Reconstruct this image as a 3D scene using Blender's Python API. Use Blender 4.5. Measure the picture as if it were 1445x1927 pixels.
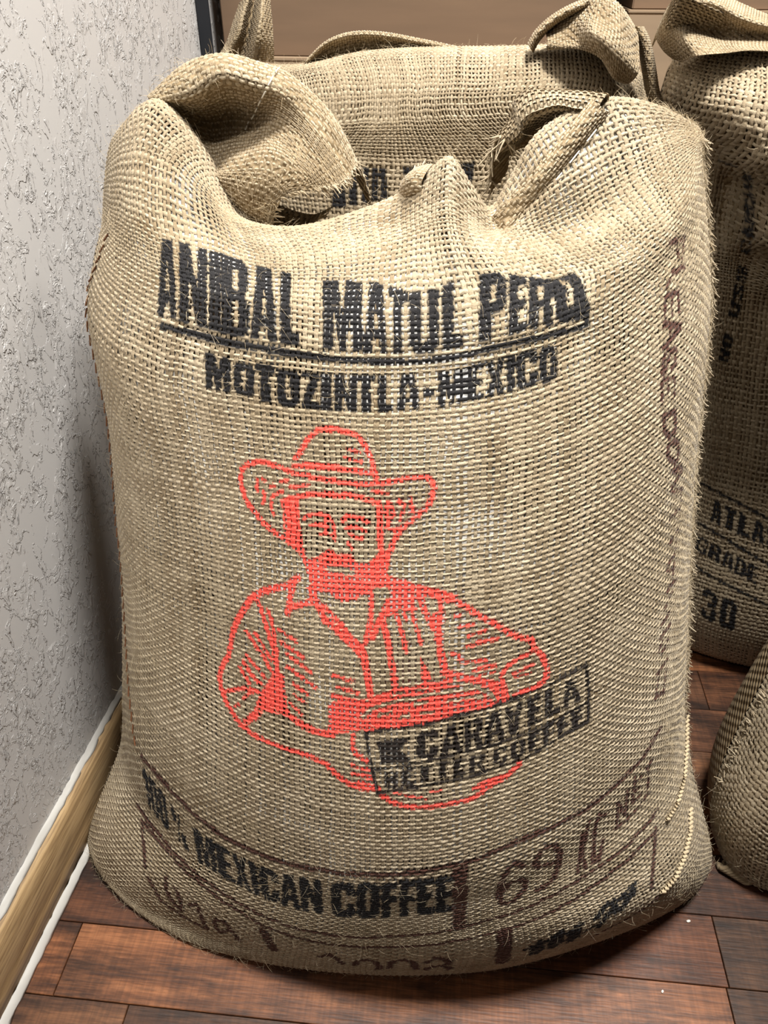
import bpy, math, random
import numpy as np
from mathutils import Matrix, Vector

for o in list(bpy.data.objects): bpy.data.objects.remove(o)
scene = bpy.context.scene
COL = scene.collection
rng = np.random.default_rng(7)
random.seed(7)
PI = math.pi

# ------------------------------------------------------------------ camera
PITCH, YAW, CAMH = math.radians(35.5), math.radians(8.1), .85
fw = Vector((-math.sin(YAW)*math.cos(PITCH), math.cos(YAW)*math.cos(PITCH), -math.sin(PITCH)))
rt = Vector((math.cos(YAW), math.sin(YAW), 0)); up = rt.cross(fw)
cam_d = bpy.data.cameras.new('camera'); cam = bpy.data.objects.new('camera', cam_d); COL.objects.link(cam)
cam_d.sensor_fit = 'VERTICAL'; cam_d.sensor_height = 36; cam_d.lens = 36*1447/1927
cam_d.clip_start = .01
m = Matrix((rt, up, -fw)).transposed().to_4x4(); m.translation = (0, 0, CAMH)
cam.matrix_world = m
scene.camera = cam

# ------------------------------------------------------------------ world, lights, exposure
world = bpy.data.worlds.new('world'); scene.world = world; world.use_nodes = True
world.node_tree.nodes['Background'].inputs[0].default_value = (1.0, .95, .88, 1)
world.node_tree.nodes['Background'].inputs[1].default_value = .02
def area(name, loc, target, size, power, color):
    d = bpy.data.lights.new(name, 'AREA'); d.shape = 'DISK'; d.size = size; d.energy = power; d.color = color
    o = bpy.data.objects.new(name, d); COL.objects.link(o); o.location = loc
    o.rotation_euler = (Vector(target) - Vector(loc)).to_track_quat('-Z', 'Y').to_euler()
    return o
def spot_light(name, loc, target, angle, blend, power, color, radius):
    d = bpy.data.lights.new(name, 'SPOT'); d.energy = power; d.color = color; d.spot_size = math.radians(angle); d.spot_blend = blend; d.shadow_soft_size = radius
    o = bpy.data.objects.new(name, d); COL.objects.link(o); o.location = loc
    o.rotation_euler = (Vector(target) - Vector(loc)).to_track_quat('-Z', 'Y').to_euler()
area('ceiling_lamp_over', (.28, .50, 2.30), (.0, .55, .5), .40, 80, (1, .975, .935))
spot_light('added_front_spot', (-.26, -.62, 2.20), (-.135, .50, .62), 22.5, 1., 135, (1, .96, .90), .10)  # added spot, no actual fixture; narrow cone brightens mainly the front sack
area('ceiling_lamp_far', (.78, 1.30, 2.40), (0, .5, .2), .30, 18, (1, .96, .90))
vs = scene.view_settings
vs.view_transform = 'Standard'; vs.look = 'None'; vs.gamma = 1; vs.use_curve_mapping = False
vs.exposure = 0.0

# ------------------------------------------------------------------ helpers
def tag(o, label=None, cat=None, group=None, kind=None):
    for k, v in (('label', label), ('category', cat), ('group', group), ('kind', kind)):
        if v: o[k] = v
    return o
def link(name, me, mat, parent=None, kind=None, label=None):
    o = bpy.data.objects.new(name, me); COL.objects.link(o)
    if mat is not None:
        me.materials.clear(); me.materials.append(mat)
    if parent is not None: o.parent = parent; o.matrix_parent_inverse = parent.matrix_world.inverted()
    if kind: o['kind'] = kind
    if label: o['label'] = label
    return o
def empty(name, loc):
    o = bpy.data.objects.new(name, None); COL.objects.link(o); o.location = loc; o.empty_display_size = .05
    o.matrix_world = Matrix.Translation(loc)
    return o
def np_mesh(name, V, F, smooth=True, attrs=None):
    """V (n,3), F (m,3|4)"""
    V = np.ascontiguousarray(V, dtype=np.float32); F = np.ascontiguousarray(F, dtype=np.int32)
    me = bpy.data.meshes.new(name); k = F.shape[1]
    me.vertices.add(len(V)); me.vertices.foreach_set('co', V.ravel())
    me.loops.add(F.size); me.loops.foreach_set('vertex_index', F.ravel())
    me.polygons.add(len(F)); me.polygons.foreach_set('loop_start', np.arange(0, F.size, k, dtype=np.int32))
    me.polygons.foreach_set('loop_total', np.full(len(F), k, dtype=np.int32))
    if smooth: me.polygons.foreach_set('use_smooth', np.ones(len(F), dtype=bool))
    me.update(calc_edges=True)
    for nm, (typ, arr) in (attrs or {}).items():
        a = me.attributes.new(nm, typ, 'POINT')
        a.data.foreach_set('color' if 'COLOR' in typ else 'value', np.ascontiguousarray(arr, dtype=np.float32).ravel())
    return me
def grid_faces(a, b, off=0, flip=False):
    i = np.arange(a-1)[:, None]; j = np.arange(b-1)[None]
    p = i*b + j + off
    q = [p, p+b, p+b+1, p+1]
    if flip: q = q[::-1]
    return np.stack([x.ravel() for x in q], 1)
def box_mesh(name, lo, hi, bevel=0, mat=None, parent=None, **k):
    import bmesh
    bm = bmesh.new(); bmesh.ops.create_cube(bm, size=1)
    lo = Vector(lo); hi = Vector(hi)
    for v in bm.verts: v.co = Vector([(lo[i]+hi[i])/2 + v.co[i]*(hi[i]-lo[i]) for i in range(3)])
    if bevel: bmesh.ops.bevel(bm, geom=bm.edges[:], offset=bevel, segments=2, affect='EDGES')
    me = bpy.data.meshes.new(name); bm.to_mesh(me); bm.free()
    return link(name, me, mat, parent, **k)

# ------------------------------------------------------------------ materials
def mat(name):
    m = bpy.data.materials.new(name); m.use_nodes = True
    nt = m.node_tree; b = nt.nodes['Principled BSDF']
    return m, nt, b
def N(nt, typ, **k):
    n = nt.nodes.new(typ)
    for a, v in k.items():
        if a.startswith('_'): n.inputs[int(a[1:])].default_value = v
        else: setattr(n, a, v)
    return n
def ramp(nt, fac, stops, interp='LINEAR'):
    r = nt.nodes.new('ShaderNodeValToRGB'); r.color_ramp.interpolation = interp
    e = r.color_ramp.elements
    while len(e) < len(stops): e.new(.5)
    for x, (p, c) in zip(e, stops): x.position = p; x.color = (*c, 1) if len(c) == 3 else c
    nt.links.new(fac, r.inputs[0]); return r.outputs[0]
def mix(nt, fac, a, b, mode='MIX'):
    n = nt.nodes.new('ShaderNodeMix'); n.data_type = 'RGBA'; n.blend_type = mode
    for s, v in ((0, fac), (6, a), (7, b)):
        if hasattr(v, 'is_linked') or hasattr(v, 'links'): nt.links.new(v, n.inputs[s])
        else: n.inputs[s].default_value = v if s == 0 else (*v, 1)
    return n.outputs[2]
def srgb(r, g, b): return tuple(((c/255+.055)/1.055)**2.4 if c > 10 else c/255/12.92 for c in (r, g, b))

def burlap_material(name, base=(170, 154, 128), hi=(203, 188, 162), lo=(130, 111, 83)):
    m, nt, b = mat(name); L = nt.links
    tc = N(nt, 'ShaderNodeTexCoord')
    n1 = N(nt, 'ShaderNodeTexNoise'); n1.inputs['Scale'].default_value = 420; n1.inputs['Detail'].default_value = 3
    L.new(tc.outputs['Object'], n1.inputs['Vector'])
    n2 = N(nt, 'ShaderNodeTexNoise'); n2.inputs['Scale'].default_value = 9; n2.inputs['Detail'].default_value = 4
    L.new(tc.outputs['Object'], n2.inputs['Vector'])
    tone = N(nt, 'ShaderNodeAttribute', attribute_name='tone')
    c = ramp(nt, tone.outputs['Fac'], [(0, srgb(*lo)), (.5, srgb(*base)), (1, srgb(*hi))])
    c = mix(nt, .35, c, ramp(nt, n1.outputs[0], [(.3, (.35, .33, .3)), (.7, (1, 1, 1))]), 'MULTIPLY')
    c = mix(nt, .5, c, ramp(nt, n2.outputs[0], [(.35, (.78, .75, .68)), (.65, (1, 1, 1))]), 'MULTIPLY')
    ink = N(nt, 'ShaderNodeAttribute', attribute_name='ink')
    inv = N(nt, 'ShaderNodeMath', operation='MULTIPLY'); L.new(ink.outputs['Alpha'], inv.inputs[0])
    wear = ramp(nt, n1.outputs[0], [(.22, (.8, .8, .8)), (.40, (1, 1, 1))]); L.new(wear, inv.inputs[1])
    c = mix(nt, inv.outputs[0], c, ink.outputs['Color'])
    L.new(c, b.inputs['Base Color'])
    b.inputs['Roughness'].default_value = .85
    b.inputs['Specular IOR Level'].default_value = .2
    b.inputs['Sheen Weight'].default_value = .12; b.inputs['Sheen Roughness'].default_value = .5
    bp = N(nt, 'ShaderNodeBump'); bp.inputs['Strength'].default_value = .5; bp.inputs['Distance'].default_value = .0012
    n3 = N(nt, 'ShaderNodeTexNoise'); n3.inputs['Scale'].default_value = 900; n3.inputs['Detail'].default_value = 2
    L.new(tc.outputs['Object'], n3.inputs['Vector'])
    L.new(n3.outputs[0], bp.inputs['Height']); L.new(bp.outputs[0], b.inputs['Normal'])
    return m
M_BURLAP = burlap_material('burlap_threads')

def plain_material(name, col, rough=.6, spec=.3):
    m, nt, b = mat(name); b.inputs['Base Color'].default_value = (*srgb(*col), 1)
    b.inputs['Roughness'].default_value = rough; b.inputs['Specular IOR Level'].default_value = spec
    return m

# cloth seen from its plain back side: woven relief by bump over generated thread coordinates
def burlap_back_material():
    m, nt, b = mat('burlap_cloth'); L = nt.links
    uv = N(nt, 'ShaderNodeAttribute', attribute_name='st')
    sep = N(nt, 'ShaderNodeSeparateXYZ'); L.new(uv.outputs['Vector'], sep.inputs[0])
    def wave(out, k):
        a = N(nt, 'ShaderNodeMath', operation='MULTIPLY', _1=k); L.new(out, a.inputs[0])
        s = N(nt, 'ShaderNodeMath', operation='SINE'); L.new(a.outputs[0], s.inputs[0]); return s.outputs[0]
    x = wave(sep.outputs[0], PI); y = wave(sep.outputs[1], PI)
    p = N(nt, 'ShaderNodeMath', operation='MULTIPLY'); L.new(x, p.inputs[0]); L.new(y, p.inputs[1])
    n1 = N(nt, 'ShaderNodeTexNoise'); n1.inputs['Scale'].default_value = 60
    tc = N(nt, 'ShaderNodeTexCoord'); L.new(tc.outputs['Object'], n1.inputs['Vector'])
    c = ramp(nt, n1.outputs[0], [(.3, srgb(112, 92, 62)), (.7, srgb(150, 130, 98))])
    c2 = ramp(nt, p.outputs[0], [(0, (.75, .75, .75)), (.5, (1, 1, 1))])
    L.new(mix(nt, .6, c, c2, 'MULTIPLY'), b.inputs['Base Color']); b.inputs['Roughness'].default_value = .9
    bp = N(nt, 'ShaderNodeBump'); bp.inputs['Distance'].default_value = .002; bp.inputs['Strength'].default_value = .8
    L.new(p.outputs[0], bp.inputs['Height']); L.new(bp.outputs[0], b.inputs['Normal'])
    return m
M_CLOTH = burlap_back_material()

def liner_material():
    m, nt, b = mat('liner_film'); L = nt.links
    tc = N(nt, 'ShaderNodeTexCoord')
    n = N(nt, 'ShaderNodeTexNoise'); n.inputs['Scale'].default_value = 10; n.inputs['Detail'].default_value = 5
    L.new(tc.outputs['Object'], n.inputs['Vector'])
    L.new(ramp(nt, n.outputs[0], [(.41, srgb(46, 36, 26)), (.50, srgb(246, 245, 241))]), b.inputs['Base Color'])
    b.inputs['Roughness'].default_value = .25
    n2 = N(nt, 'ShaderNodeTexNoise'); n2.inputs['Scale'].default_value = 260; n2.inputs['Detail'].default_value = 2
    L.new(tc.outputs['Object'], n2.inputs['Vector'])
    bp = N(nt, 'ShaderNodeBump'); bp.inputs['Distance'].default_value = .003; L.new(n2.outputs[0], bp.inputs['Height']); L.new(bp.outputs[0], b.inputs['Normal'])
    return m
M_LINER = liner_material()
# ------------------------------------------------------------------ room
def wall_material():
    m, nt, b = mat('trowelled_wall_paint'); L = nt.links
    tc = N(nt, 'ShaderNodeTexCoord')
    b.inputs['Base Color'].default_value = (*srgb(196, 193, 190), 1)
    b.inputs['Roughness'].default_value = .30; b.inputs['Specular IOR Level'].default_value = .6
    mp = N(nt, 'ShaderNodeMapping'); L.new(tc.outputs['Object'], mp.inputs[0]); mp.inputs['Rotation'].default_value = (.45, 0, 0); mp.inputs['Scale'].default_value = (1, 1.3, .85)
    def isl(scale, lo, hi, detail, rough):
        a = N(nt, 'ShaderNodeTexNoise'); a.inputs['Scale'].default_value = scale; a.inputs['Detail'].default_value = detail; a.inputs['Roughness'].default_value = rough; a.inputs['Distortion'].default_value = .6
        L.new(mp.outputs[0], a.inputs['Vector']); return ramp(nt, a.outputs[0], [(lo, (0, 0, 0)), (hi, (1, 1, 1))])
    a = isl(44, .545, .575, 5, .62); b2 = isl(95, .53, .58, 4, .6); c2 = isl(15, .44, .60, 3, .55)
    h = N(nt, 'ShaderNodeMath', operation='MULTIPLY'); L.new(b2, h.inputs[0]); L.new(c2, h.inputs[1])
    h2 = N(nt, 'ShaderNodeMath', operation='MULTIPLY_ADD', _1=.9); L.new(h.outputs[0], h2.inputs[0]); L.new(a, h2.inputs[2])
    bp = N(nt, 'ShaderNodeBump'); bp.inputs['Strength'].default_value = .9; bp.inputs['Distance'].default_value = .0015
    L.new(h2.outputs[0], bp.inputs['Height']); L.new(bp.outputs[0], b.inputs['Normal'])
    return m
M_WALL = wall_material()
def wood_material(name, cols, scale=(2.2, 30, 30), rough=.45, objcol=False, knots=False, bump=.4):
    m, nt, b = mat(name); L = nt.links
    tc = N(nt, 'ShaderNodeTexCoord'); oi = N(nt, 'ShaderNodeObjectInfo')
    mu = N(nt, 'ShaderNodeMath', operation='MULTIPLY', _1=37.); L.new(oi.outputs['Random'], mu.inputs[0])
    ad = N(nt, 'ShaderNodeVectorMath', operation='ADD'); L.new(tc.outputs['Object'], ad.inputs[0])
    cb = N(nt, 'ShaderNodeCombineXYZ'); L.new(mu.outputs[0], cb.inputs[0]); L.new(mu.outputs[0], cb.inputs[1]); L.new(cb.outputs[0], ad.inputs[1])
    mp = N(nt, 'ShaderNodeMapping'); mp.inputs['Scale'].default_value = scale; L.new(ad.outputs[0], mp.inputs[0])
    a = N(nt, 'ShaderNodeTexNoise'); a.inputs['Scale'].default_value = 1.6; a.inputs['Detail'].default_value = 8; a.inputs['Roughness'].default_value = .68; a.inputs['Distortion'].default_value = .5; L.new(mp.outputs[0], a.inputs['Vector'])
    mp2 = N(nt, 'ShaderNodeMapping'); mp2.inputs['Scale'].default_value = tuple(x*5 for x in scale); L.new(ad.outputs[0], mp2.inputs[0])
    g = N(nt, 'ShaderNodeTexNoise'); g.inputs['Scale'].default_value = 3; g.inputs['Detail'].default_value = 4; L.new(mp2.outputs[0], g.inputs['Vector'])
    c = ramp(nt, a.outputs[0], [(p, srgb(*q)) for p, q in cols])
    if objcol:      # rustic boards: burnt patches, saw marks across the grain
        mp3 = N(nt, 'ShaderNodeMapping'); mp3.inputs['Scale'].default_value = (5, 16, 1); L.new(ad.outputs[0], mp3.inputs[0])
        q = N(nt, 'ShaderNodeTexNoise'); q.inputs['Scale'].default_value = 1.3; q.inputs['Detail'].default_value = 6; q.inputs['Roughness'].default_value = .7; L.new(mp3.outputs[0], q.inputs['Vector'])
        c = mix(nt, .85, c, ramp(nt, q.outputs[0], [(.38, (.16, .14, .14)), (.48, (.62, .55, .52)), (.57, (1.15, 1.03, .93))]), 'MULTIPLY')
        mp4 = N(nt, 'ShaderNodeMapping'); mp4.inputs['Scale'].default_value = (230, 9, 1); L.new(ad.outputs[0], mp4.inputs[0])
        w4 = N(nt, 'ShaderNodeTexNoise'); w4.inputs['Scale'].default_value = 1; w4.inputs['Detail'].default_value = 2; L.new(mp4.outputs[0], w4.inputs['Vector'])
        c = mix(nt, .28, c, ramp(nt, w4.outputs[0], [(.42, (.3, .28, .27)), (.6, (1.15, 1.1, 1.05))]), 'MULTIPLY')
    c = mix(nt, .55, c, ramp(nt, g.outputs[0], [(.36, (.35, .3, .27)), (.56, (1, 1, 1))]), 'MULTIPLY')
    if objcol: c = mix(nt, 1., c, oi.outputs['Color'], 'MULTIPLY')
    L.new(c, b.inputs['Base Color'])
    b.inputs['Roughness'].default_value = rough; b.inputs['Specular IOR Level'].default_value = .4
    bp = N(nt, 'ShaderNodeBump'); bp.inputs['Strength'].default_value = bump; bp.inputs['Distance'].default_value = .0008
    L.new(g.outputs[0], bp.inputs['Height']); L.new(bp.outputs[0], b.inputs['Normal'])
    return m
M_PLANK = wood_material('laminate_plank', [(.30, (66, 46, 33)), (.44, (108, 76, 53)), (.56, (132, 95, 67)), (.75, (154, 116, 86))], objcol=True, rough=.5)
M_BASE = wood_material('raw_pine_trim', [(.3, (138, 112, 78)), (.5, (178, 148, 106)), (.75, (198, 170, 128))], scale=(30, 1.6, 26), rough=.6)
M_CAULK = plain_material('white_caulk', (196, 193, 186), .5)
WX = -.430
wall = box_mesh('wall_left', (WX-.12, -1.2, 0), (WX, 2.4, 2.6), 0, M_WALL); tag(wall, 'white wall with a rough trowelled texture left of the sacks', 'wall', kind='structure')
backw = box_mesh('wall_back', (WX-.12, 2.4, 0), (2.4, 2.5, 2.6), 0, M_WALL); tag(backw, 'white wall far behind the cartons', 'wall', kind='structure')
bb = empty('baseboard_left', (WX, .6, 0)); tag(bb, 'raw pine baseboard with white caulked edges along the white wall', 'baseboard', kind='structure')
def board_profile(name, prof, y0, y1, material, parent, n=60, jit=0., seed=5):
    """strip of constant section (x,z points) run along y, with a slightly uneven edge"""
    r = np.random.default_rng(seed); prof = np.array(prof); ys = np.linspace(y0, y1, n)
    j = r.standard_normal((n, len(prof), 2))*jit
    V = np.zeros((n, len(prof), 3)); V[..., 0] = prof[:, 0]+j[..., 0]; V[..., 2] = prof[:, 1]+j[..., 1]; V[..., 1] = ys[:, None]
    return link(name, np_mesh(name, V.reshape(-1, 3), grid_faces(n, len(prof)), False), material, parent)
board_profile('pine_board', [(WX, .0), (WX+.013, .0), (WX+.0135, .030), (WX+.0125, .034), (WX+.0135, .038), (WX+.0135, .078), (WX+.011, .086), (WX+.004, .089), (WX, .089)], -1.2, 1.19, M_BASE, bb, 4)
c = board_profile('caulk_bead', [(WX, .0945), (WX+.0018, .0935), (WX+.0045, .0905), (WX+.0062, .0885), (WX, .086)], -1.2, 1.19, M_CAULK, bb, 260, .0006); c['label'] = 'white caulk along the top edge'
c = board_profile('floor_caulk', [(WX+.013, .0095), (WX+.0155, .0085), (WX+.0195, .0045), (WX+.0205, .0), (WX+.013, .0)], -1.2, 1.19, M_CAULK, bb, 260, .0006, 6); c['label'] = 'white caulk strip along the floor'

floor_o = empty('floor', (0, .5, 0)); tag(floor_o, 'brown wood laminate floor of short rustic boards', 'floor', kind='structure')
sub = box_mesh('subfloor', (-.6, -1.2, -.03), (2.4, 2.4, -.0125), 0, plain_material('subfloor_dark', (40, 30, 24), .9), floor_o)
ROT = .045; RW = .0735
def plank(x0, x1, k, tint):
    y0 = .3155+RW*k
    g = .0004
    import bmesh
    bm = bmesh.new(); bmesh.ops.create_cube(bm, size=1)
    for v in bm.verts: v.co = Vector((v.co.x*(x1-x0-2*g), v.co.y*(RW-2*g), v.co.z*.012))
    bmesh.ops.bevel(bm, geom=[e for e in bm.edges if all(v.co.z > 0 for v in e.verts)], offset=.0006, segments=1, affect='EDGES')
    me = bpy.data.meshes.new('plank'); bm.to_mesh(me); bm.free()
    o = link('plank', me, M_PLANK, None)
    cx = (x0+x1)/2
    o.location = (cx*math.cos(ROT)-.0, y0+RW/2+cx*math.sin(ROT), -.006); o.rotation_euler = (0, 0, ROT)
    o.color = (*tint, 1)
    o.parent = floor_o; o.matrix_parent_inverse = floor_o.matrix_world.inverted()
    return o
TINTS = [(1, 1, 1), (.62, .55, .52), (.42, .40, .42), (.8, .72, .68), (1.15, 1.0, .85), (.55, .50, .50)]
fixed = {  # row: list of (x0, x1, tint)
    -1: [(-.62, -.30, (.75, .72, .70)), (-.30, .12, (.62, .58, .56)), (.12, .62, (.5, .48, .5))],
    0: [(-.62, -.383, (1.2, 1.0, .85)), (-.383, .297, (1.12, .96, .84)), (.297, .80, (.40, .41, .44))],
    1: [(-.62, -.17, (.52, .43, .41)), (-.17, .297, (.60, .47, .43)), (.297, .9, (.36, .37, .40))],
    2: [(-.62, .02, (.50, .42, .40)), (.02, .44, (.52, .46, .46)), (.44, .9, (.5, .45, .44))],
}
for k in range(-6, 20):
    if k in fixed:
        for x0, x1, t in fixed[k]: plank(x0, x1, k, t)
        continue
    x = -.62
    r = random.Random(k)
    x += 0
    while x < 1.2:
        w = r.uniform(.28, .6); x1 = x+w
        plank(x, x1, k, r.choice(TINTS)); x = x1

# ------------------------------------------------------------------ spline surfaces
def cr_basis(n, t):
    """Catmull-Rom basis: rows for parameters t (0..n-1); values and derivatives"""
    t = np.clip(np.asarray(t, float), 0, n - 1 - 1e-9)
    i = np.floor(t).astype(int); f = t - i
    B = np.zeros((len(t), n)); D = np.zeros((len(t), n)); r = np.arange(len(t))
    w = [(-f + 2*f**2 - f**3)/2, (2 - 5*f**2 + 3*f**3)/2, (f + 4*f**2 - 3*f**3)/2, (-f**2 + f**3)/2]
    d = [(-1 + 4*f - 3*f**2)/2, (-10*f + 9*f**2)/2, (1 + 8*f - 9*f**2)/2, (-2*f + 3*f**2)/2]
    for k in range(4):
        j = i - 1 + k
        lo = j < 0; hi = j > n - 1; mid = ~(lo | hi)
        np.add.at(B, (r[mid], j[mid]), w[k][mid]); np.add.at(D, (r[mid], j[mid]), d[k][mid])
        for q, a, b in ((lo, 0, 1), (hi, n-1, n-2)):
            np.add.at(B, (r[q], np.full(q.sum(), a)), 2*w[k][q]); np.add.at(B, (r[q], np.full(q.sum(), b)), -w[k][q])
            np.add.at(D, (r[q], np.full(q.sum(), a)), 2*d[k][q]); np.add.at(D, (r[q], np.full(q.sum(), b)), -d[k][q])
    return B, D
def arc_params(ctrl, lo=0.):
    """thread coordinates s (across) and t (along), even in cloth length, to control indices"""
    nr, nc = ctrl.shape[:2]
    uu = np.linspace(0, nc-1, 12*(nc-1)+1); vv = np.linspace(0, nr-1, 12*(nr-1)+1)
    P = np.einsum('tr,rcx,sc->tsx', cr_basis(nr, vv)[0], ctrl, cr_basis(nc, uu)[0])
    ds = np.linalg.norm(np.diff(P, axis=1), axis=2).mean(0); dt = np.percentile(np.linalg.norm(np.diff(P, axis=0), axis=2), 70, axis=1)
    s = np.concatenate([[0], np.cumsum(ds)]); t = np.concatenate([[0], np.cumsum(dt)])
    return (s/s[-1], uu), (t/t[-1], vv), (s[-1], t[-1])
def settle(ctrl):
    """refine the front's control net and press in the dents and soft lumps that the filling leaves (col, row, col radius, row radius, depth)"""
    nr, nc = ctrl.shape[:2]
    cu = np.linspace(0, nc-1, 2*nc-1); rv = np.linspace(0, nr-1, 2*nr-1)
    G = np.einsum('tr,rcx,sc->tsx', cr_basis(nr, rv)[0], ctrl, cr_basis(nc, cu)[0])
    Cc, Rr = np.meshgrid(cu, rv); d = np.zeros(Cc.shape)
    for c, r, a, b, h in ((9.0, 12.1, .9, .55, .020), (8.2, 11.2, .7, .5, .008), (3.6, 12.2, .5, .8, .014), (5.2, 12.0, .9, .5, -.004), (10.2, 9.9, .8, .5, .003),
                          (2.0, 8.4, .9, .7, -.006), (3.2, 6.6, 1.2, .8, .006), (8.8, 7.2, 1.4, .8, -.006), (6.2, 5.2, 1.5, .9, -.005), (9.6, 4.4, 1.0, .8, .005), (1.6, 3.6, .8, .7, .006), (7.0, 9.6, 1.4, .5, .004)):
        d += h*np.exp(-((Cc-c)/a)**2-((Rr-r)/b)**2)
    G[..., 1] += d
    return G

def surf_sample(ctrl, s, t, par):
    """tensor evaluation; returns P, dPs, dPt of shape (len(t), len(s), 3)"""
    u = np.interp(s, par[0][0], par[0][1]); v = np.interp(t, par[1][0], par[1][1])
    Bu, Du = cr_basis(ctrl.shape[1], u); Bv, Dv = cr_basis(ctrl.shape[0], v)
    P = np.einsum('tr,rcx,sc->tsx', Bv, ctrl, Bu); A = np.einsum('tr,rcx,sc->tsx', Bv, ctrl, Du); B = np.einsum('tr,rcx,sc->tsx', Dv, ctrl, Bu)
    return P, A, B
def A2(a, b): return np.array([a, b])
def unit(v): return v/np.maximum(np.linalg.norm(v, axis=-1, keepdims=True), 1e-9)
def smooth_noise(n, m, cell, r):
    """(n,m) value noise with cells of `cell` samples"""
    a = r.standard_normal((n//cell+3, m//cell+3))
    Bn, _ = cr_basis(a.shape[0], np.arange(n)/cell+.5); Bm, _ = cr_basis(a.shape[1], np.arange(m)/cell+.5)
    return Bn@a@Bm.T
def weave(name, ctrl, nu, nv, parent, ink=None, detail=2, flip=False, par=None, amp=1., seed=1, material=None, t0=0.):
    """warp and weft threads, each a raised ribbon of real geometry that goes over and under its neighbours"""
    r = np.random.default_rng(seed)
    par = par or arc_params(ctrl)
    sgn = -1. if flip else 1.
    Vs, Fs, Ts, STs = [], [], [], []; off = 0
    ps, pt = 1/nu, 1/nv
    lens = par[2]; pitch_u = lens[0]/nu; pitch_v = lens[1]*(1-t0)/nv; hgt = amp*.16*(pitch_u+pitch_v)/2
    open_f = smooth_noise(nv, 2*nu+1, 22, r)
    open_f = {1: open_f, 0: smooth_noise(nu, 2*nv+1, 26, r)}
    for kind in (0, 1):
        n_thr, n_x = (nu, nv) if kind == 0 else (nv, nu)
        if kind == 0: prof = np.array([-1, -.62, -.12, .12, .62, 1]) if detail >= 2 else np.array([-1, -.4, .4, 1]); ph = np.array([-.75, .0, -.3, -.3, .0, -.75]) if detail >= 2 else np.array([-.7, 0, 0, -.7]); half = .375
        else: prof = np.array([-1, -.5, .5, 1]) if detail >= 2 else np.array([-1, 0, 1]); ph = np.array([-.85, 0, 0, -.85]) if detail >= 2 else np.array([-.8, 0, -.8]); half = .29
        ns = 2*n_x+1; npf = len(prof)
        along = np.linspace(0, 1, ns)
        centers = (np.arange(n_thr)+.5)/n_thr
        wob = smooth_noise(n_thr, ns, 6, r)*.10 + r.standard_normal((n_thr, 1))*.07
        opn = 1-.13*np.clip(open_f[kind], -1, 1.5)
        wid = np.clip(half*opn*(1+.16*r.standard_normal((n_thr, 1))+.14*smooth_noise(n_thr, ns, 9, r)), .2, .49)
        # lateral position in thread units
        lat = centers[:, None, None] + (wob[:, :, None] + wid[:, :, None]*prof)/n_thr       # thr, along, prof
        # evaluate on a coarse lattice at centres and step sideways along the tangent
        ca, cc = (t0+(1-t0)*along, centers) if kind == 0 else (along, t0+(1-t0)*centers)
        cs = .5/n_thr*(1 if kind == 0 else 1-t0)
        if kind == 0: P, A, B = surf_sample(ctrl, cc, ca, par); P = P.transpose(1, 0, 2); A = A.transpose(1, 0, 2); B = B.transpose(1, 0, 2)
        else: P, A, B = surf_sample(ctrl, ca, cc, par)
        nrm = unit(np.cross(A, B))*sgn
        if kind == 0: P2, _, _ = surf_sample(ctrl, cc+cs, ca, par); step = (P2.transpose(1, 0, 2)-P)*2*n_thr
        else: P2, _, _ = surf_sample(ctrl, ca, cc+cs, par); step = (P2-P)*2*n_thr
        tt = np.arange(ns)/2-.5
        wave_ = np.cos(PI*(tt[None]+np.arange(n_thr)[:, None]))*(1 if kind == 0 else -1)
        h = hgt*(wave_[:, :, None]*1.0 + ph*1.5)
        X = P[:, :, None, :] + step[:, :, None, :]*(lat-centers[:, None, None])[..., None] + nrm[:, :, None, :]*h[..., None]
        base = np.arange(n_thr)*(ns*npf)
        F = grid_faces(ns, npf, 0, flip=(kind == 0) ^ flip)
        F = (F[None]+base[:, None, None]+off).reshape(-1, 4)
        off += n_thr*ns*npf
        Vs.append(X.reshape(-1, 3)); Fs.append(F)
        tone = .5+.09*r.standard_normal((n_thr, 1, 1))+.09*smooth_noise(n_thr, ns, 5, r)[:, :, None]+np.zeros((1, 1, npf))+(.18 if kind else -.08)
        Ts.append(np.clip(tone, 0, 1).ravel())
        al = np.broadcast_to(along[None, :, None], lat.shape)
        st = np.stack([lat, al], -1) if kind == 0 else np.stack([al, lat], -1)
        st = st.reshape(-1, 2)*A2(1, 1-t0)+A2(0, t0)
        STs.append(st)
    V = np.concatenate(Vs); F = np.concatenate(Fs); T = np.concatenate(Ts); ST = np.concatenate(STs)
    attrs = {'tone': ('FLOAT', T)}
    if ink is not None: attrs['ink'] = ('FLOAT_COLOR', ink(ST))
    return link(name, np_mesh(name, V, F, True, attrs), material or M_BURLAP, parent, kind='stuff')
def cloth(name, ctrl, a, b, parent, material, offset=0., par=None, flip=False, wob=0., seed=3, pitch=.0052):
    par = par or arc_params(ctrl)
    P, A, B = surf_sample(ctrl, np.linspace(0, 1, a), np.linspace(0, 1, b), par)
    nrm = unit(np.cross(A, B))*(-1. if flip else 1.)
    o = offset + (wob*np.abs(smooth_noise(b, a, 7, np.random.default_rng(seed))) if wob else 0)
    P = P + nrm*(o[..., None] if wob else o)
    S, Tt = np.meshgrid(np.linspace(0, 1, a)*par[2][0]/pitch, np.linspace(0, 1, b)*par[2][1]/pitch)
    me = np_mesh(name, P.reshape(-1, 3), grid_faces(b, a, flip=flip))
    at = me.attributes.new('st', 'FLOAT_VECTOR', 'POINT'); at.data.foreach_set('vector', np.stack([S, Tt, S*0], -1).astype(np.float32).ravel())
    return link(name, me, material, parent)
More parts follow.
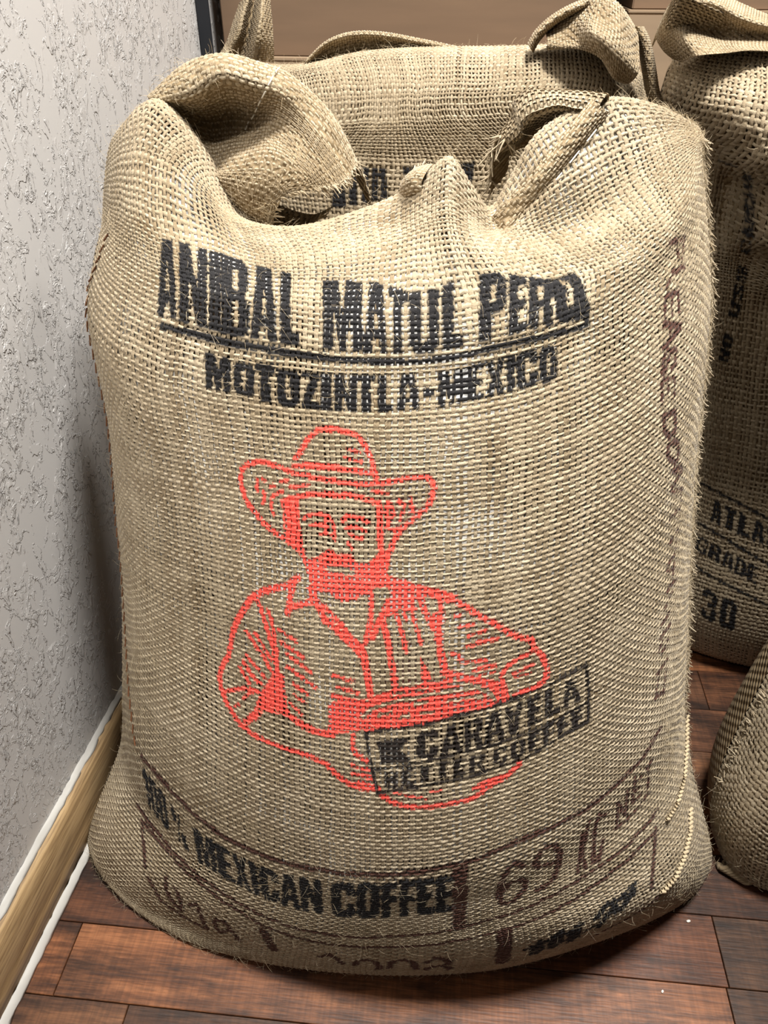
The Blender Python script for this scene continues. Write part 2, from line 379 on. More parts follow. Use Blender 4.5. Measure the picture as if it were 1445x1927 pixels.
DATA = {
 'body': [[[-0.3354,0.4584,0.006],[-0.3171,0.4411,0.006],[-0.2779,0.4147,0.006],[-0.2265,0.3945,0.006],[-0.175,0.3865,0.006],[-0.1201,0.3851,0.006],[-0.0562,0.3892,0.006],[0.0021,0.3983,0.006],[0.0497,0.4109,0.006],[0.1074,0.4345,0.006],[0.1633,0.4621,0.006],[0.206,0.4907,0.006],[0.2272,0.5186,0.006]],[[-0.4048,0.4496,0.004],[-0.3819,0.428,0.004],[-0.3329,0.395,0.004],[-0.2687,0.3697,0.004],[-0.2043,0.3598,0.004],[-0.1356,0.3579,0.004],[-0.0558,0.3631,0.004],[0.0171,0.3745,0.004],[0.0766,0.3902,0.004],[0.1487,0.4197,0.004],[0.2186,0.4542,0.004],[0.272,0.49,0.004],[0.2985,0.5248,0.004]],[[-0.4163,0.4642,0.0183],[-0.3866,0.4267,0.0184],[-0.3405,0.3986,0.0158],[-0.2784,0.3762,0.02],[-0.2059,0.3596,0.0319],[-0.1289,0.3494,0.0502],[-0.0531,0.346,0.0723],[0.0263,0.3518,0.0932],[0.0984,0.369,0.1039],[0.1628,0.397,0.1052],[0.2178,0.435,0.0988],[0.2607,0.4825,0.085],[0.2914,0.5458,0.0539]],[[-0.3978,0.4841,0.0713],[-0.3663,0.4403,0.0723],[-0.3208,0.4075,0.0698],[-0.2614,0.3813,0.0736],[-0.1931,0.3619,0.0844],[-0.1216,0.35,0.1007],[-0.0515,0.346,0.1201],[0.0212,0.3523,0.1389],[0.0872,0.3709,0.1501],[0.1461,0.4013,0.1549],[0.1961,0.4425,0.1549],[0.2345,0.494,0.1503],[0.2611,0.5626,0.1318]],[[-0.3741,0.5086,0.1307],[-0.3425,0.459,0.129],[-0.2988,0.4219,0.1237],[-0.243,0.3922,0.1245],[-0.1796,0.3703,0.1323],[-0.1135,0.3568,0.1456],[-0.0489,0.3523,0.162],[0.0192,0.3589,0.1794],[0.0809,0.3785,0.1928],[0.1355,0.4105,0.2027],[0.1813,0.4539,0.2105],[0.2157,0.5081,0.2166],[0.2387,0.5804,0.2118]],[[-0.3675,0.5303,0.1959],[-0.3351,0.4761,0.1889],[-0.2913,0.4355,0.1791],[-0.2357,0.403,0.176],[-0.1728,0.379,0.1804],[-0.1076,0.3643,0.191],[-0.0439,0.3593,0.2054],[0.0209,0.3662,0.2216],[0.0798,0.3865,0.2358],[0.1317,0.4195,0.2487],[0.175,0.4643,0.2614],[0.2071,0.5204,0.274],[0.2281,0.5952,0.2783]],[[-0.3607,0.5684,0.3113],[-0.327,0.5114,0.3071],[-0.2831,0.4686,0.301],[-0.2291,0.4344,0.3001],[-0.1693,0.4092,0.3045],[-0.1081,0.3937,0.313],[-0.0485,0.3885,0.3235],[0.013,0.3952,0.3353],[0.0691,0.415,0.3461],[0.1189,0.4474,0.3566],[0.1606,0.4912,0.3677],[0.1918,0.5461,0.3795],[0.212,0.6193,0.3856]],[[-0.3605,0.5873,0.3745],[-0.3251,0.5345,0.3863],[-0.2802,0.4948,0.3948],[-0.2266,0.4631,0.4048],[-0.1688,0.4397,0.4157],[-0.1102,0.4253,0.4262],[-0.0535,0.4205,0.435],[0.0057,0.427,0.4437],[0.0599,0.4462,0.4526],[0.1081,0.4775,0.4623],[0.1485,0.5199,0.4733],[0.1787,0.573,0.4856],[0.1979,0.6438,0.4948]],[[-0.3615,0.6208,0.4862],[-0.3258,0.5681,0.4976],[-0.2809,0.5286,0.5063],[-0.228,0.497,0.5154],[-0.1713,0.4737,0.5245],[-0.1141,0.4594,0.5326],[-0.0587,0.4546,0.5388],[-0.0002,0.4608,0.5459],[0.0532,0.4791,0.5552],[0.1004,0.509,0.567],[0.1395,0.5496,0.5815],[0.1682,0.6004,0.5986],[0.1857,0.668,0.6152]],[[-0.3725,0.646,0.5788],[-0.3368,0.5921,0.5804],[-0.2914,0.5517,0.5811],[-0.2373,0.5194,0.5834],[-0.1788,0.4956,0.5872],[-0.1196,0.481,0.5916],[-0.0619,0.476,0.596],[-0.0056,0.482,0.6023],[0.0457,0.4999,0.6121],[0.0908,0.529,0.6256],[0.1277,0.5684,0.6426],[0.1543,0.6178,0.663],[0.1697,0.6836,0.6845]],[[-0.3613,0.6596,0.6297],[-0.3276,0.6056,0.6257],[-0.2845,0.565,0.6218],[-0.233,0.5327,0.6202],[-0.1768,0.5088,0.6207],[-0.1197,0.4941,0.6229],[-0.0639,0.4892,0.6261],[-0.0088,0.495,0.6317],[0.0415,0.5123,0.6409],[0.0856,0.5405,0.6538],[0.1216,0.5787,0.6703],[0.1474,0.6266,0.6901],[0.1622,0.6903,0.7113]],[[-0.3514,0.6666,0.6564],[-0.3201,0.6166,0.6537],[-0.2793,0.5791,0.6508],[-0.2301,0.5491,0.6497],[-0.1762,0.527,0.6503],[-0.1209,0.5134,0.6521],[-0.0667,0.5088,0.6547],[-0.0118,0.5142,0.6595],[0.0382,0.5303,0.6677],[0.0821,0.5563,0.6791],[0.1178,0.5917,0.6938],[0.1432,0.636,0.7113],[0.1575,0.695,0.73]],[[-0.3558,0.69,0.6757],[-0.3268,0.645,0.683],[-0.2893,0.605,0.6858],[-0.2475,0.585,0.6784],[-0.1871,0.565,0.6687],[-0.1271,0.555,0.6763],[-0.0684,0.555,0.6864],[-0.0306,0.55,0.6967],[0.005,0.565,0.6865],[0.0508,0.57,0.6943],[0.0956,0.61,0.7152],[0.1328,0.655,0.7328],[0.1553,0.69,0.7374]],[[-0.3532,0.7,0.6985],[-0.3256,0.665,0.7148],[-0.2916,0.635,0.7273],[-0.2561,0.625,0.7173],[-0.2032,0.6,0.6793],[-0.1415,0.585,0.681],[-0.0737,0.58,0.6962],[-0.0348,0.57,0.7147],[-0.0016,0.595,0.6884],[0.0377,0.6,0.7192],[0.0828,0.635,0.7388],[0.1273,0.675,0.7459],[0.1554,0.7,0.7399]],[[-0.346,0.715,0.7233],[-0.3189,0.69,0.7421],[-0.2803,0.665,0.7597],[-0.2419,0.65,0.7239],[-0.2129,0.625,0.6847],[-0.1526,0.615,0.6805],[-0.0742,0.605,0.7094],[-0.0362,0.59,0.7379],[-0.0063,0.62,0.6981],[0.022,0.63,0.7446],[0.0669,0.66,0.7674],[0.1145,0.69,0.7611],[0.1539,0.715,0.7421]],[[-0.336,0.74,0.7013],[-0.3189,0.725,0.7201],[-0.2803,0.7,0.7377],[-0.2419,0.685,0.7019],[-0.2129,0.66,0.6627],[-0.1526,0.65,0.6585],[-0.0742,0.64,0.6874],[-0.0362,0.625,0.7159],[-0.0063,0.655,0.6761],[0.022,0.665,0.7226],[0.0669,0.695,0.7454],[0.1145,0.725,0.7391],[0.1539,0.75,0.7201]],[[-0.346,0.765,0.6333],[-0.3189,0.74,0.6521],[-0.2803,0.715,0.6697],[-0.2419,0.7,0.6339],[-0.2129,0.675,0.5947],[-0.1526,0.665,0.5905],[-0.0742,0.655,0.6194],[-0.0362,0.64,0.6479],[-0.0063,0.67,0.6081],[0.022,0.68,0.6546],[0.0669,0.71,0.6774],[0.1145,0.74,0.6711],[0.1539,0.765,0.6521]]],
 'body_back': [[[0.2272,0.5186,0.006],[0.2176,0.5588,0.006],[0.1895,0.5867,0.006],[0.1448,0.6066,0.006],[0.0866,0.6186,0.006],[0.0187,0.6225,0.006],[-0.0541,0.6185,0.006],[-0.1269,0.6069,0.006],[-0.1948,0.5885,0.006],[-0.253,0.564,0.006],[-0.2977,0.5345,0.006],[-0.3259,0.5006,0.006],[-0.3354,0.4584,0.006]],[[0.2985,0.5248,0.004],[0.2865,0.5648,0.004],[0.2514,0.5919,0.004],[0.1955,0.6106,0.004],[0.1227,0.6211,0.004],[0.0379,0.6232,0.004],[-0.0532,0.6172,0.004],[-0.1442,0.6037,0.004],[-0.229,0.5834,0.004],[-0.3018,0.5574,0.004],[-0.3577,0.5267,0.004],[-0.3928,0.4921,0.004],[-0.4048,0.4496,0.004]],[[0.2914,0.5458,0.0539],[0.2793,0.5857,0.0533],[0.244,0.6125,0.0515],[0.1877,0.6307,0.0487],[0.1144,0.6405,0.045],[0.0291,0.6418,0.0407],[-0.0625,0.635,0.0361],[-0.1541,0.6207,0.0315],[-0.2394,0.5997,0.0272],[-0.3127,0.573,0.0235],[-0.3689,0.5418,0.0207],[-0.4043,0.5068,0.0189],[-0.4163,0.4642,0.0183]],[[0.2611,0.5626,0.1318],[0.2499,0.6025,0.1308],[0.217,0.6295,0.1277],[0.1646,0.648,0.1229],[0.0964,0.658,0.1167],[0.017,0.6598,0.1094],[-0.0683,0.6534,0.1015],[-0.1536,0.6394,0.0937],[-0.233,0.6188,0.0864],[-0.3013,0.5924,0.0801],[-0.3536,0.5615,0.0753],[-0.3865,0.5267,0.0723],[-0.3978,0.4841,0.0713]],[[0.2387,0.5804,0.2118],[0.2282,0.6204,0.2104],[0.1976,0.6477,0.2064],[0.1489,0.6667,0.1999],[0.0855,0.6775,0.1915],[0.0116,0.68,0.1817],[-0.0677,0.6745,0.1713],[-0.147,0.6614,0.1608],[-0.2209,0.6416,0.151],[-0.2843,0.6159,0.1426],[-0.333,0.5855,0.1361],[-0.3636,0.551,0.1321],[-0.3741,0.5086,0.1307]],[[0.2281,0.5952,0.2783],[0.218,0.6353,0.2769],[0.1882,0.6629,0.2727],[0.1409,0.6825,0.2662],[0.0792,0.694,0.2577],[0.0074,0.6974,0.2478],[-0.0697,0.6927,0.2371],[-0.1468,0.6806,0.2264],[-0.2186,0.6616,0.2165],[-0.2803,0.6366,0.208],[-0.3276,0.6068,0.2015],[-0.3573,0.5726,0.1973],[-0.3675,0.5303,0.1959]],[[0.212,0.6193,0.3856],[0.2022,0.6596,0.3844],[0.1736,0.688,0.3807],[0.1281,0.7086,0.3748],[0.0688,0.7216,0.3671],[-0.0003,0.7266,0.3581],[-0.0744,0.7238,0.3485],[-0.1485,0.7135,0.3389],[-0.2176,0.6962,0.3299],[-0.2769,0.6727,0.3222],[-0.3224,0.6439,0.3163],[-0.351,0.6105,0.3126],[-0.3607,0.5684,0.3113]],[[0.1979,0.6438,0.4948],[0.1884,0.6841,0.4928],[0.1605,0.7122,0.4868],[0.1162,0.7324,0.4772],[0.0583,0.7448,0.4648],[-0.009,0.7491,0.4502],[-0.0813,0.7456,0.4347],[-0.1535,0.7345,0.4191],[-0.2209,0.7165,0.4046],[-0.2787,0.6925,0.3921],[-0.3231,0.6633,0.3826],[-0.3509,0.6295,0.3765],[-0.3605,0.5873,0.3745]],[[0.1857,0.668,0.6152],[0.1764,0.7084,0.613],[0.149,0.737,0.6066],[0.1056,0.758,0.5963],[0.0489,0.7713,0.5829],[-0.0171,0.7768,0.5674],[-0.0879,0.7744,0.5507],[-0.1587,0.7646,0.534],[-0.2247,0.7477,0.5184],[-0.2813,0.7246,0.5051],[-0.3248,0.6961,0.4948],[-0.3522,0.6629,0.4884],[-0.3615,0.6208,0.4862]],[[0.1697,0.6836,0.6845],[0.1605,0.7242,0.6764],[0.1334,0.7532,0.6652],[0.0903,0.7749,0.6517],[0.0342,0.7893,0.6369],[-0.0312,0.7959,0.6217],[-0.1014,0.7948,0.6072],[-0.1715,0.7862,0.5943],[-0.2369,0.7705,0.584],[-0.2931,0.7484,0.577],[-0.3362,0.7207,0.5736],[-0.3632,0.6879,0.5743],[-0.3725,0.646,0.5788]],[[0.1622,0.6903,0.7113],[0.1533,0.731,0.6972],[0.1272,0.7604,0.6814],[0.0856,0.7827,0.6647],[0.0314,0.7977,0.6485],[-0.0318,0.8052,0.6337],[-0.0995,0.805,0.6215],[-0.1673,0.7972,0.6126],[-0.2304,0.7823,0.6077],[-0.2846,0.7609,0.607],[-0.3262,0.7338,0.6106],[-0.3524,0.7013,0.6184],[-0.3613,0.6596,0.6297]],[[0.1575,0.695,0.73],[0.1489,0.7357,0.7106],[0.1234,0.7652,0.6901],[0.083,0.7877,0.6697],[0.0303,0.8029,0.651],[-0.0311,0.8107,0.6351],[-0.0969,0.8108,0.6232],[-0.1628,0.8034,0.6161],[-0.2241,0.7887,0.6142],[-0.2768,0.7676,0.6177],[-0.3173,0.7406,0.6264],[-0.3427,0.7083,0.6396],[-0.3514,0.6666,0.6564]],[[0.1564,0.715,0.7243],[0.1317,0.7579,0.677],[0.0951,0.7576,0.6662],[0.0525,0.7538,0.6416],[0.012,0.7565,0.6066],[-0.0336,0.7454,0.617],[-0.0856,0.7529,0.5963],[-0.1577,0.7542,0.5788],[-0.2185,0.7519,0.5815],[-0.2594,0.7538,0.6052],[-0.2988,0.7478,0.6305],[-0.3308,0.7441,0.6319],[-0.3529,0.7008,0.6618]],[[0.1553,0.695,0.7386],[0.1145,0.74,0.6634],[0.0669,0.71,0.6624],[0.022,0.68,0.6334],[-0.0063,0.67,0.5821],[-0.0362,0.64,0.619],[-0.0742,0.655,0.5894],[-0.1526,0.665,0.5615],[-0.2129,0.675,0.5688],[-0.2419,0.7,0.6127],[-0.2803,0.715,0.6547],[-0.3189,0.74,0.6443],[-0.3545,0.695,0.6871]]],
 'ear_l': [[[-0.3266,0.95,0.7602],[-0.3055,0.93,0.7653],[-0.2953,0.945,0.7641],[-0.27,0.92,0.7656],[-0.2573,0.95,0.7611]],[[-0.3101,0.95,0.7796],[-0.2898,0.925,0.7854],[-0.2862,0.945,0.7812],[-0.2619,0.915,0.7863],[-0.2547,0.945,0.7824]],[[-0.3015,0.955,0.799],[-0.2828,0.93,0.8042],[-0.2811,0.95,0.7985],[-0.2592,0.92,0.8058],[-0.2561,0.95,0.802]],[[-0.294,0.96,0.8157],[-0.277,0.94,0.8211],[-0.2774,0.96,0.8172],[-0.2604,0.935,0.8246],[-0.258,0.955,0.8222]]],
 'ear_r': [[[0.0348,0.92,0.7813],[0.0613,0.9,0.7843],[0.0832,0.89,0.7782],[0.0995,0.89,0.7616],[0.1153,0.91,0.754]],[[0.0348,0.89,0.7813],[0.0613,0.87,0.7843],[0.0832,0.86,0.7782],[0.0995,0.86,0.7616],[0.1153,0.88,0.754]],[[0.0339,0.89,0.7886],[0.058,0.885,0.794],[0.0738,0.845,0.7967],[0.097,0.845,0.7831],[0.1206,0.86,0.7643]],[[0.0337,0.92,0.7978],[0.0594,0.9,0.8099],[0.0764,0.87,0.809],[0.0985,0.86,0.7983],[0.1221,0.88,0.7782]],[[0.0499,0.93,0.8085],[0.0678,0.92,0.8182],[0.0793,0.9,0.8236],[0.0954,0.89,0.8187],[0.1185,0.91,0.7966]],[[0.0499,0.97,0.7485],[0.0678,0.96,0.7582],[0.0793,0.94,0.7636],[0.0954,0.93,0.7587],[0.1185,0.95,0.7366]]],
 'ear_rim': [[[0.0221,0.915,0.7763],[0.0288,0.915,0.7882],[0.0405,0.915,0.799],[0.0563,0.915,0.8081],[0.0748,0.915,0.8154]],[[0.0206,0.898,0.779],[0.0272,0.898,0.7907],[0.0386,0.898,0.8013],[0.0541,0.898,0.8102],[0.0723,0.898,0.8173]],[[0.0183,0.892,0.7822],[0.0249,0.892,0.7937],[0.0362,0.892,0.8042],[0.0516,0.892,0.813],[0.0697,0.892,0.8201]],[[0.0163,0.898,0.7844],[0.0229,0.898,0.796],[0.0343,0.898,0.8064],[0.0498,0.898,0.8153],[0.068,0.898,0.8224]],[[0.0155,0.915,0.7845],[0.0223,0.915,0.7963],[0.0339,0.915,0.8069],[0.0497,0.915,0.8159],[0.0682,0.915,0.8232]]],
 'ear_rope': [[[0.1128,0.92,0.7996],[0.1202,0.92,0.7899],[0.1273,0.92,0.7749],[0.133,0.92,0.7597],[0.1389,0.92,0.7441],[0.1467,0.92,0.7309]],[[0.1132,0.903,0.8006],[0.1205,0.903,0.791],[0.1274,0.903,0.7764],[0.1331,0.903,0.7614],[0.1389,0.903,0.7461],[0.1466,0.903,0.7332]],[[0.1168,0.896,0.801],[0.1241,0.896,0.7915],[0.131,0.896,0.777],[0.1366,0.896,0.7621],[0.1424,0.896,0.747],[0.1501,0.896,0.7341]],[[0.1222,0.903,0.8007],[0.1296,0.903,0.7911],[0.1366,0.903,0.7765],[0.1423,0.903,0.7615],[0.1482,0.903,0.7463],[0.1559,0.903,0.7333]],[[0.1271,0.92,0.7997],[0.1345,0.92,0.79],[0.1417,0.92,0.7751],[0.1476,0.92,0.7599],[0.1536,0.92,0.7443],[0.1615,0.92,0.7312]]],
 'flap_c': [[[0.1623,0.93,0.7711],[0.1665,0.9,0.7719],[0.1705,0.86,0.7802],[0.1959,0.86,0.7827],[0.2165,0.86,0.785],[0.2446,0.86,0.7841]],[[0.1503,0.93,0.7792],[0.1555,0.905,0.7848],[0.1612,0.88,0.7944],[0.1914,0.88,0.7887],[0.2133,0.87,0.788],[0.2465,0.87,0.7867]],[[0.1432,0.94,0.7904],[0.1454,0.91,0.8037],[0.1622,0.9,0.8052],[0.1931,0.91,0.7963],[0.2186,0.9,0.7936],[0.2503,0.89,0.7916]],[[0.1481,0.95,0.8044],[0.1471,0.91,0.8192],[0.1504,0.87,0.825],[0.1872,0.89,0.8143],[0.216,0.9,0.8035],[0.2513,0.9,0.7974]],[[0.1481,0.99,0.7744],[0.1471,0.95,0.7892],[0.1504,0.91,0.795],[0.1872,0.93,0.7843],[0.216,0.94,0.7735],[0.2513,0.94,0.7674]]],
 'flap_c_top': [[[0.1626,0.93,0.8081],[0.1845,0.92,0.8096],[0.2126,0.9,0.7979],[0.2429,0.9,0.793],[0.2671,0.9,0.7924]],[[0.161,0.94,0.8186],[0.1803,0.9,0.8213],[0.2084,0.885,0.8105],[0.2387,0.885,0.8032],[0.26,0.885,0.8025]],[[0.1689,0.97,0.8288],[0.1933,0.95,0.8285],[0.2191,0.93,0.818],[0.2486,0.93,0.8087],[0.2712,0.93,0.8066]]],
 'hem': [[[0.0065,0.59,0.6845],[0.023,0.6005,0.7019],[0.04,0.6068,0.7219],[0.0553,0.6232,0.7391],[0.067,0.637,0.7516],[0.0757,0.6514,0.76]],[[0.0034,0.5904,0.6868],[0.0198,0.5974,0.705],[0.0365,0.6023,0.7251],[0.0515,0.6163,0.7424],[0.063,0.63,0.7548],[0.0715,0.6438,0.7631]],[[-0.0003,0.5986,0.6876],[0.0161,0.5979,0.7078],[0.0326,0.6002,0.7282],[0.0474,0.6136,0.7454],[0.0588,0.6266,0.7578],[0.0672,0.6404,0.7661]],[[-0.0041,0.603,0.6894],[0.0124,0.5996,0.7102],[0.0289,0.6018,0.7305],[0.0436,0.614,0.7478],[0.055,0.6274,0.7602],[0.0633,0.6407,0.7685]],[[-0.0073,0.6061,0.6911],[0.0094,0.6056,0.7112],[0.0261,0.6076,0.7316],[0.0408,0.6191,0.7491],[0.0521,0.6324,0.7616],[0.0605,0.6456,0.77]]],
 'hood': [[[-0.2617,0.73,0.6985],[-0.2466,0.73,0.6918],[-0.2317,0.73,0.6813],[-0.2166,0.73,0.6726],[-0.1983,0.72,0.6682],[-0.1784,0.71,0.6658],[-0.1617,0.705,0.6658],[-0.145,0.7,0.674]],[[-0.2594,0.71,0.6955],[-0.2452,0.7,0.6893],[-0.2279,0.69,0.6798],[-0.2155,0.69,0.6695],[-0.2027,0.69,0.6627],[-0.1915,0.69,0.6577],[-0.1802,0.69,0.6545],[-0.1684,0.69,0.6586]],[[-0.2561,0.69,0.6981],[-0.2423,0.67,0.6951],[-0.2272,0.66,0.6869],[-0.2138,0.655,0.6783],[-0.2017,0.655,0.671],[-0.1928,0.655,0.667],[-0.1893,0.655,0.6654],[-0.1866,0.655,0.6647]],[[-0.2573,0.69,0.7032],[-0.245,0.665,0.7036],[-0.2278,0.652,0.7052],[-0.2107,0.648,0.7034],[-0.1941,0.645,0.7013],[-0.1857,0.645,0.6967],[-0.1816,0.645,0.6936],[-0.1772,0.645,0.6929]],[[-0.2658,0.7,0.7078],[-0.2438,0.68,0.7089],[-0.2262,0.668,0.7154],[-0.2071,0.66,0.7208],[-0.1877,0.655,0.7246],[-0.1725,0.652,0.7196],[-0.1597,0.65,0.7093],[-0.1516,0.65,0.6996]],[[-0.2938,0.695,0.7508],[-0.2581,0.712,0.7378],[-0.2343,0.715,0.7395],[-0.2127,0.705,0.7398],[-0.1905,0.685,0.7433],[-0.1712,0.67,0.7383],[-0.1508,0.66,0.7218],[-0.1342,0.655,0.7018]],[[-0.2882,0.675,0.7574],[-0.2522,0.665,0.7646],[-0.2212,0.66,0.7781],[-0.1962,0.665,0.7729],[-0.1776,0.67,0.7675],[-0.1627,0.675,0.7545],[-0.1419,0.67,0.7343],[-0.1228,0.665,0.7073]],[[-0.3005,0.7,0.7556],[-0.2677,0.7,0.7808],[-0.2326,0.7,0.7894],[-0.2015,0.7,0.7839],[-0.1776,0.7,0.776],[-0.1563,0.695,0.7626],[-0.1368,0.69,0.7437],[-0.1173,0.68,0.7125]],[[-0.2955,0.745,0.7056],[-0.2627,0.745,0.7308],[-0.2276,0.745,0.7394],[-0.1965,0.745,0.7339],[-0.1726,0.745,0.726],[-0.1513,0.74,0.7126],[-0.1318,0.735,0.6937],[-0.1123,0.725,0.6625]]],
 'lip': [[[0.0581,0.69,0.7473],[0.0516,0.69,0.7451],[0.0402,0.69,0.7448],[0.0289,0.69,0.7425],[0.0202,0.69,0.738],[0.016,0.69,0.7336],[0.0117,0.69,0.7292]],[[0.0638,0.645,0.761],[0.0509,0.645,0.7627],[0.0359,0.645,0.7643],[0.0215,0.645,0.7601],[0.0127,0.645,0.7521],[0.0113,0.645,0.7451],[0.0042,0.65,0.738]],[[0.0742,0.66,0.7698],[0.0531,0.665,0.7707],[0.0318,0.67,0.7701],[0.0153,0.67,0.771],[0.0056,0.67,0.7644],[0.0045,0.665,0.753],[-0.0071,0.66,0.7381]],[[0.0742,0.69,0.7248],[0.0531,0.695,0.7257],[0.0318,0.7,0.7251],[0.0153,0.7,0.726],[0.0056,0.7,0.7194],[0.0045,0.695,0.708],[-0.0071,0.69,0.6931]]],
 'lip_b': [[[-0.2302,0.955,0.7445],[-0.2088,0.985,0.7533],[-0.1749,0.985,0.7621],[-0.135,0.98,0.7661],[-0.0927,0.97,0.7704],[-0.0542,0.955,0.7711]],[[-0.2278,0.955,0.7539],[-0.2072,0.985,0.7617],[-0.1747,0.985,0.7693],[-0.138,0.98,0.7731],[-0.0957,0.97,0.7744],[-0.056,0.955,0.773]],[[-0.222,0.95,0.7615],[-0.2003,0.955,0.7779],[-0.172,0.955,0.7865],[-0.1374,0.955,0.7868],[-0.0969,0.952,0.7816],[-0.0546,0.95,0.7749]],[[-0.222,0.962,0.7615],[-0.2003,0.967,0.7779],[-0.172,0.967,0.7865],[-0.1374,0.967,0.7868],[-0.0969,0.964,0.7816],[-0.0546,0.962,0.7749]],[[-0.222,0.98,0.7215],[-0.2003,0.985,0.7379],[-0.172,0.985,0.7465],[-0.1374,0.985,0.7468],[-0.0969,0.982,0.7416],[-0.0546,0.98,0.7349]]],
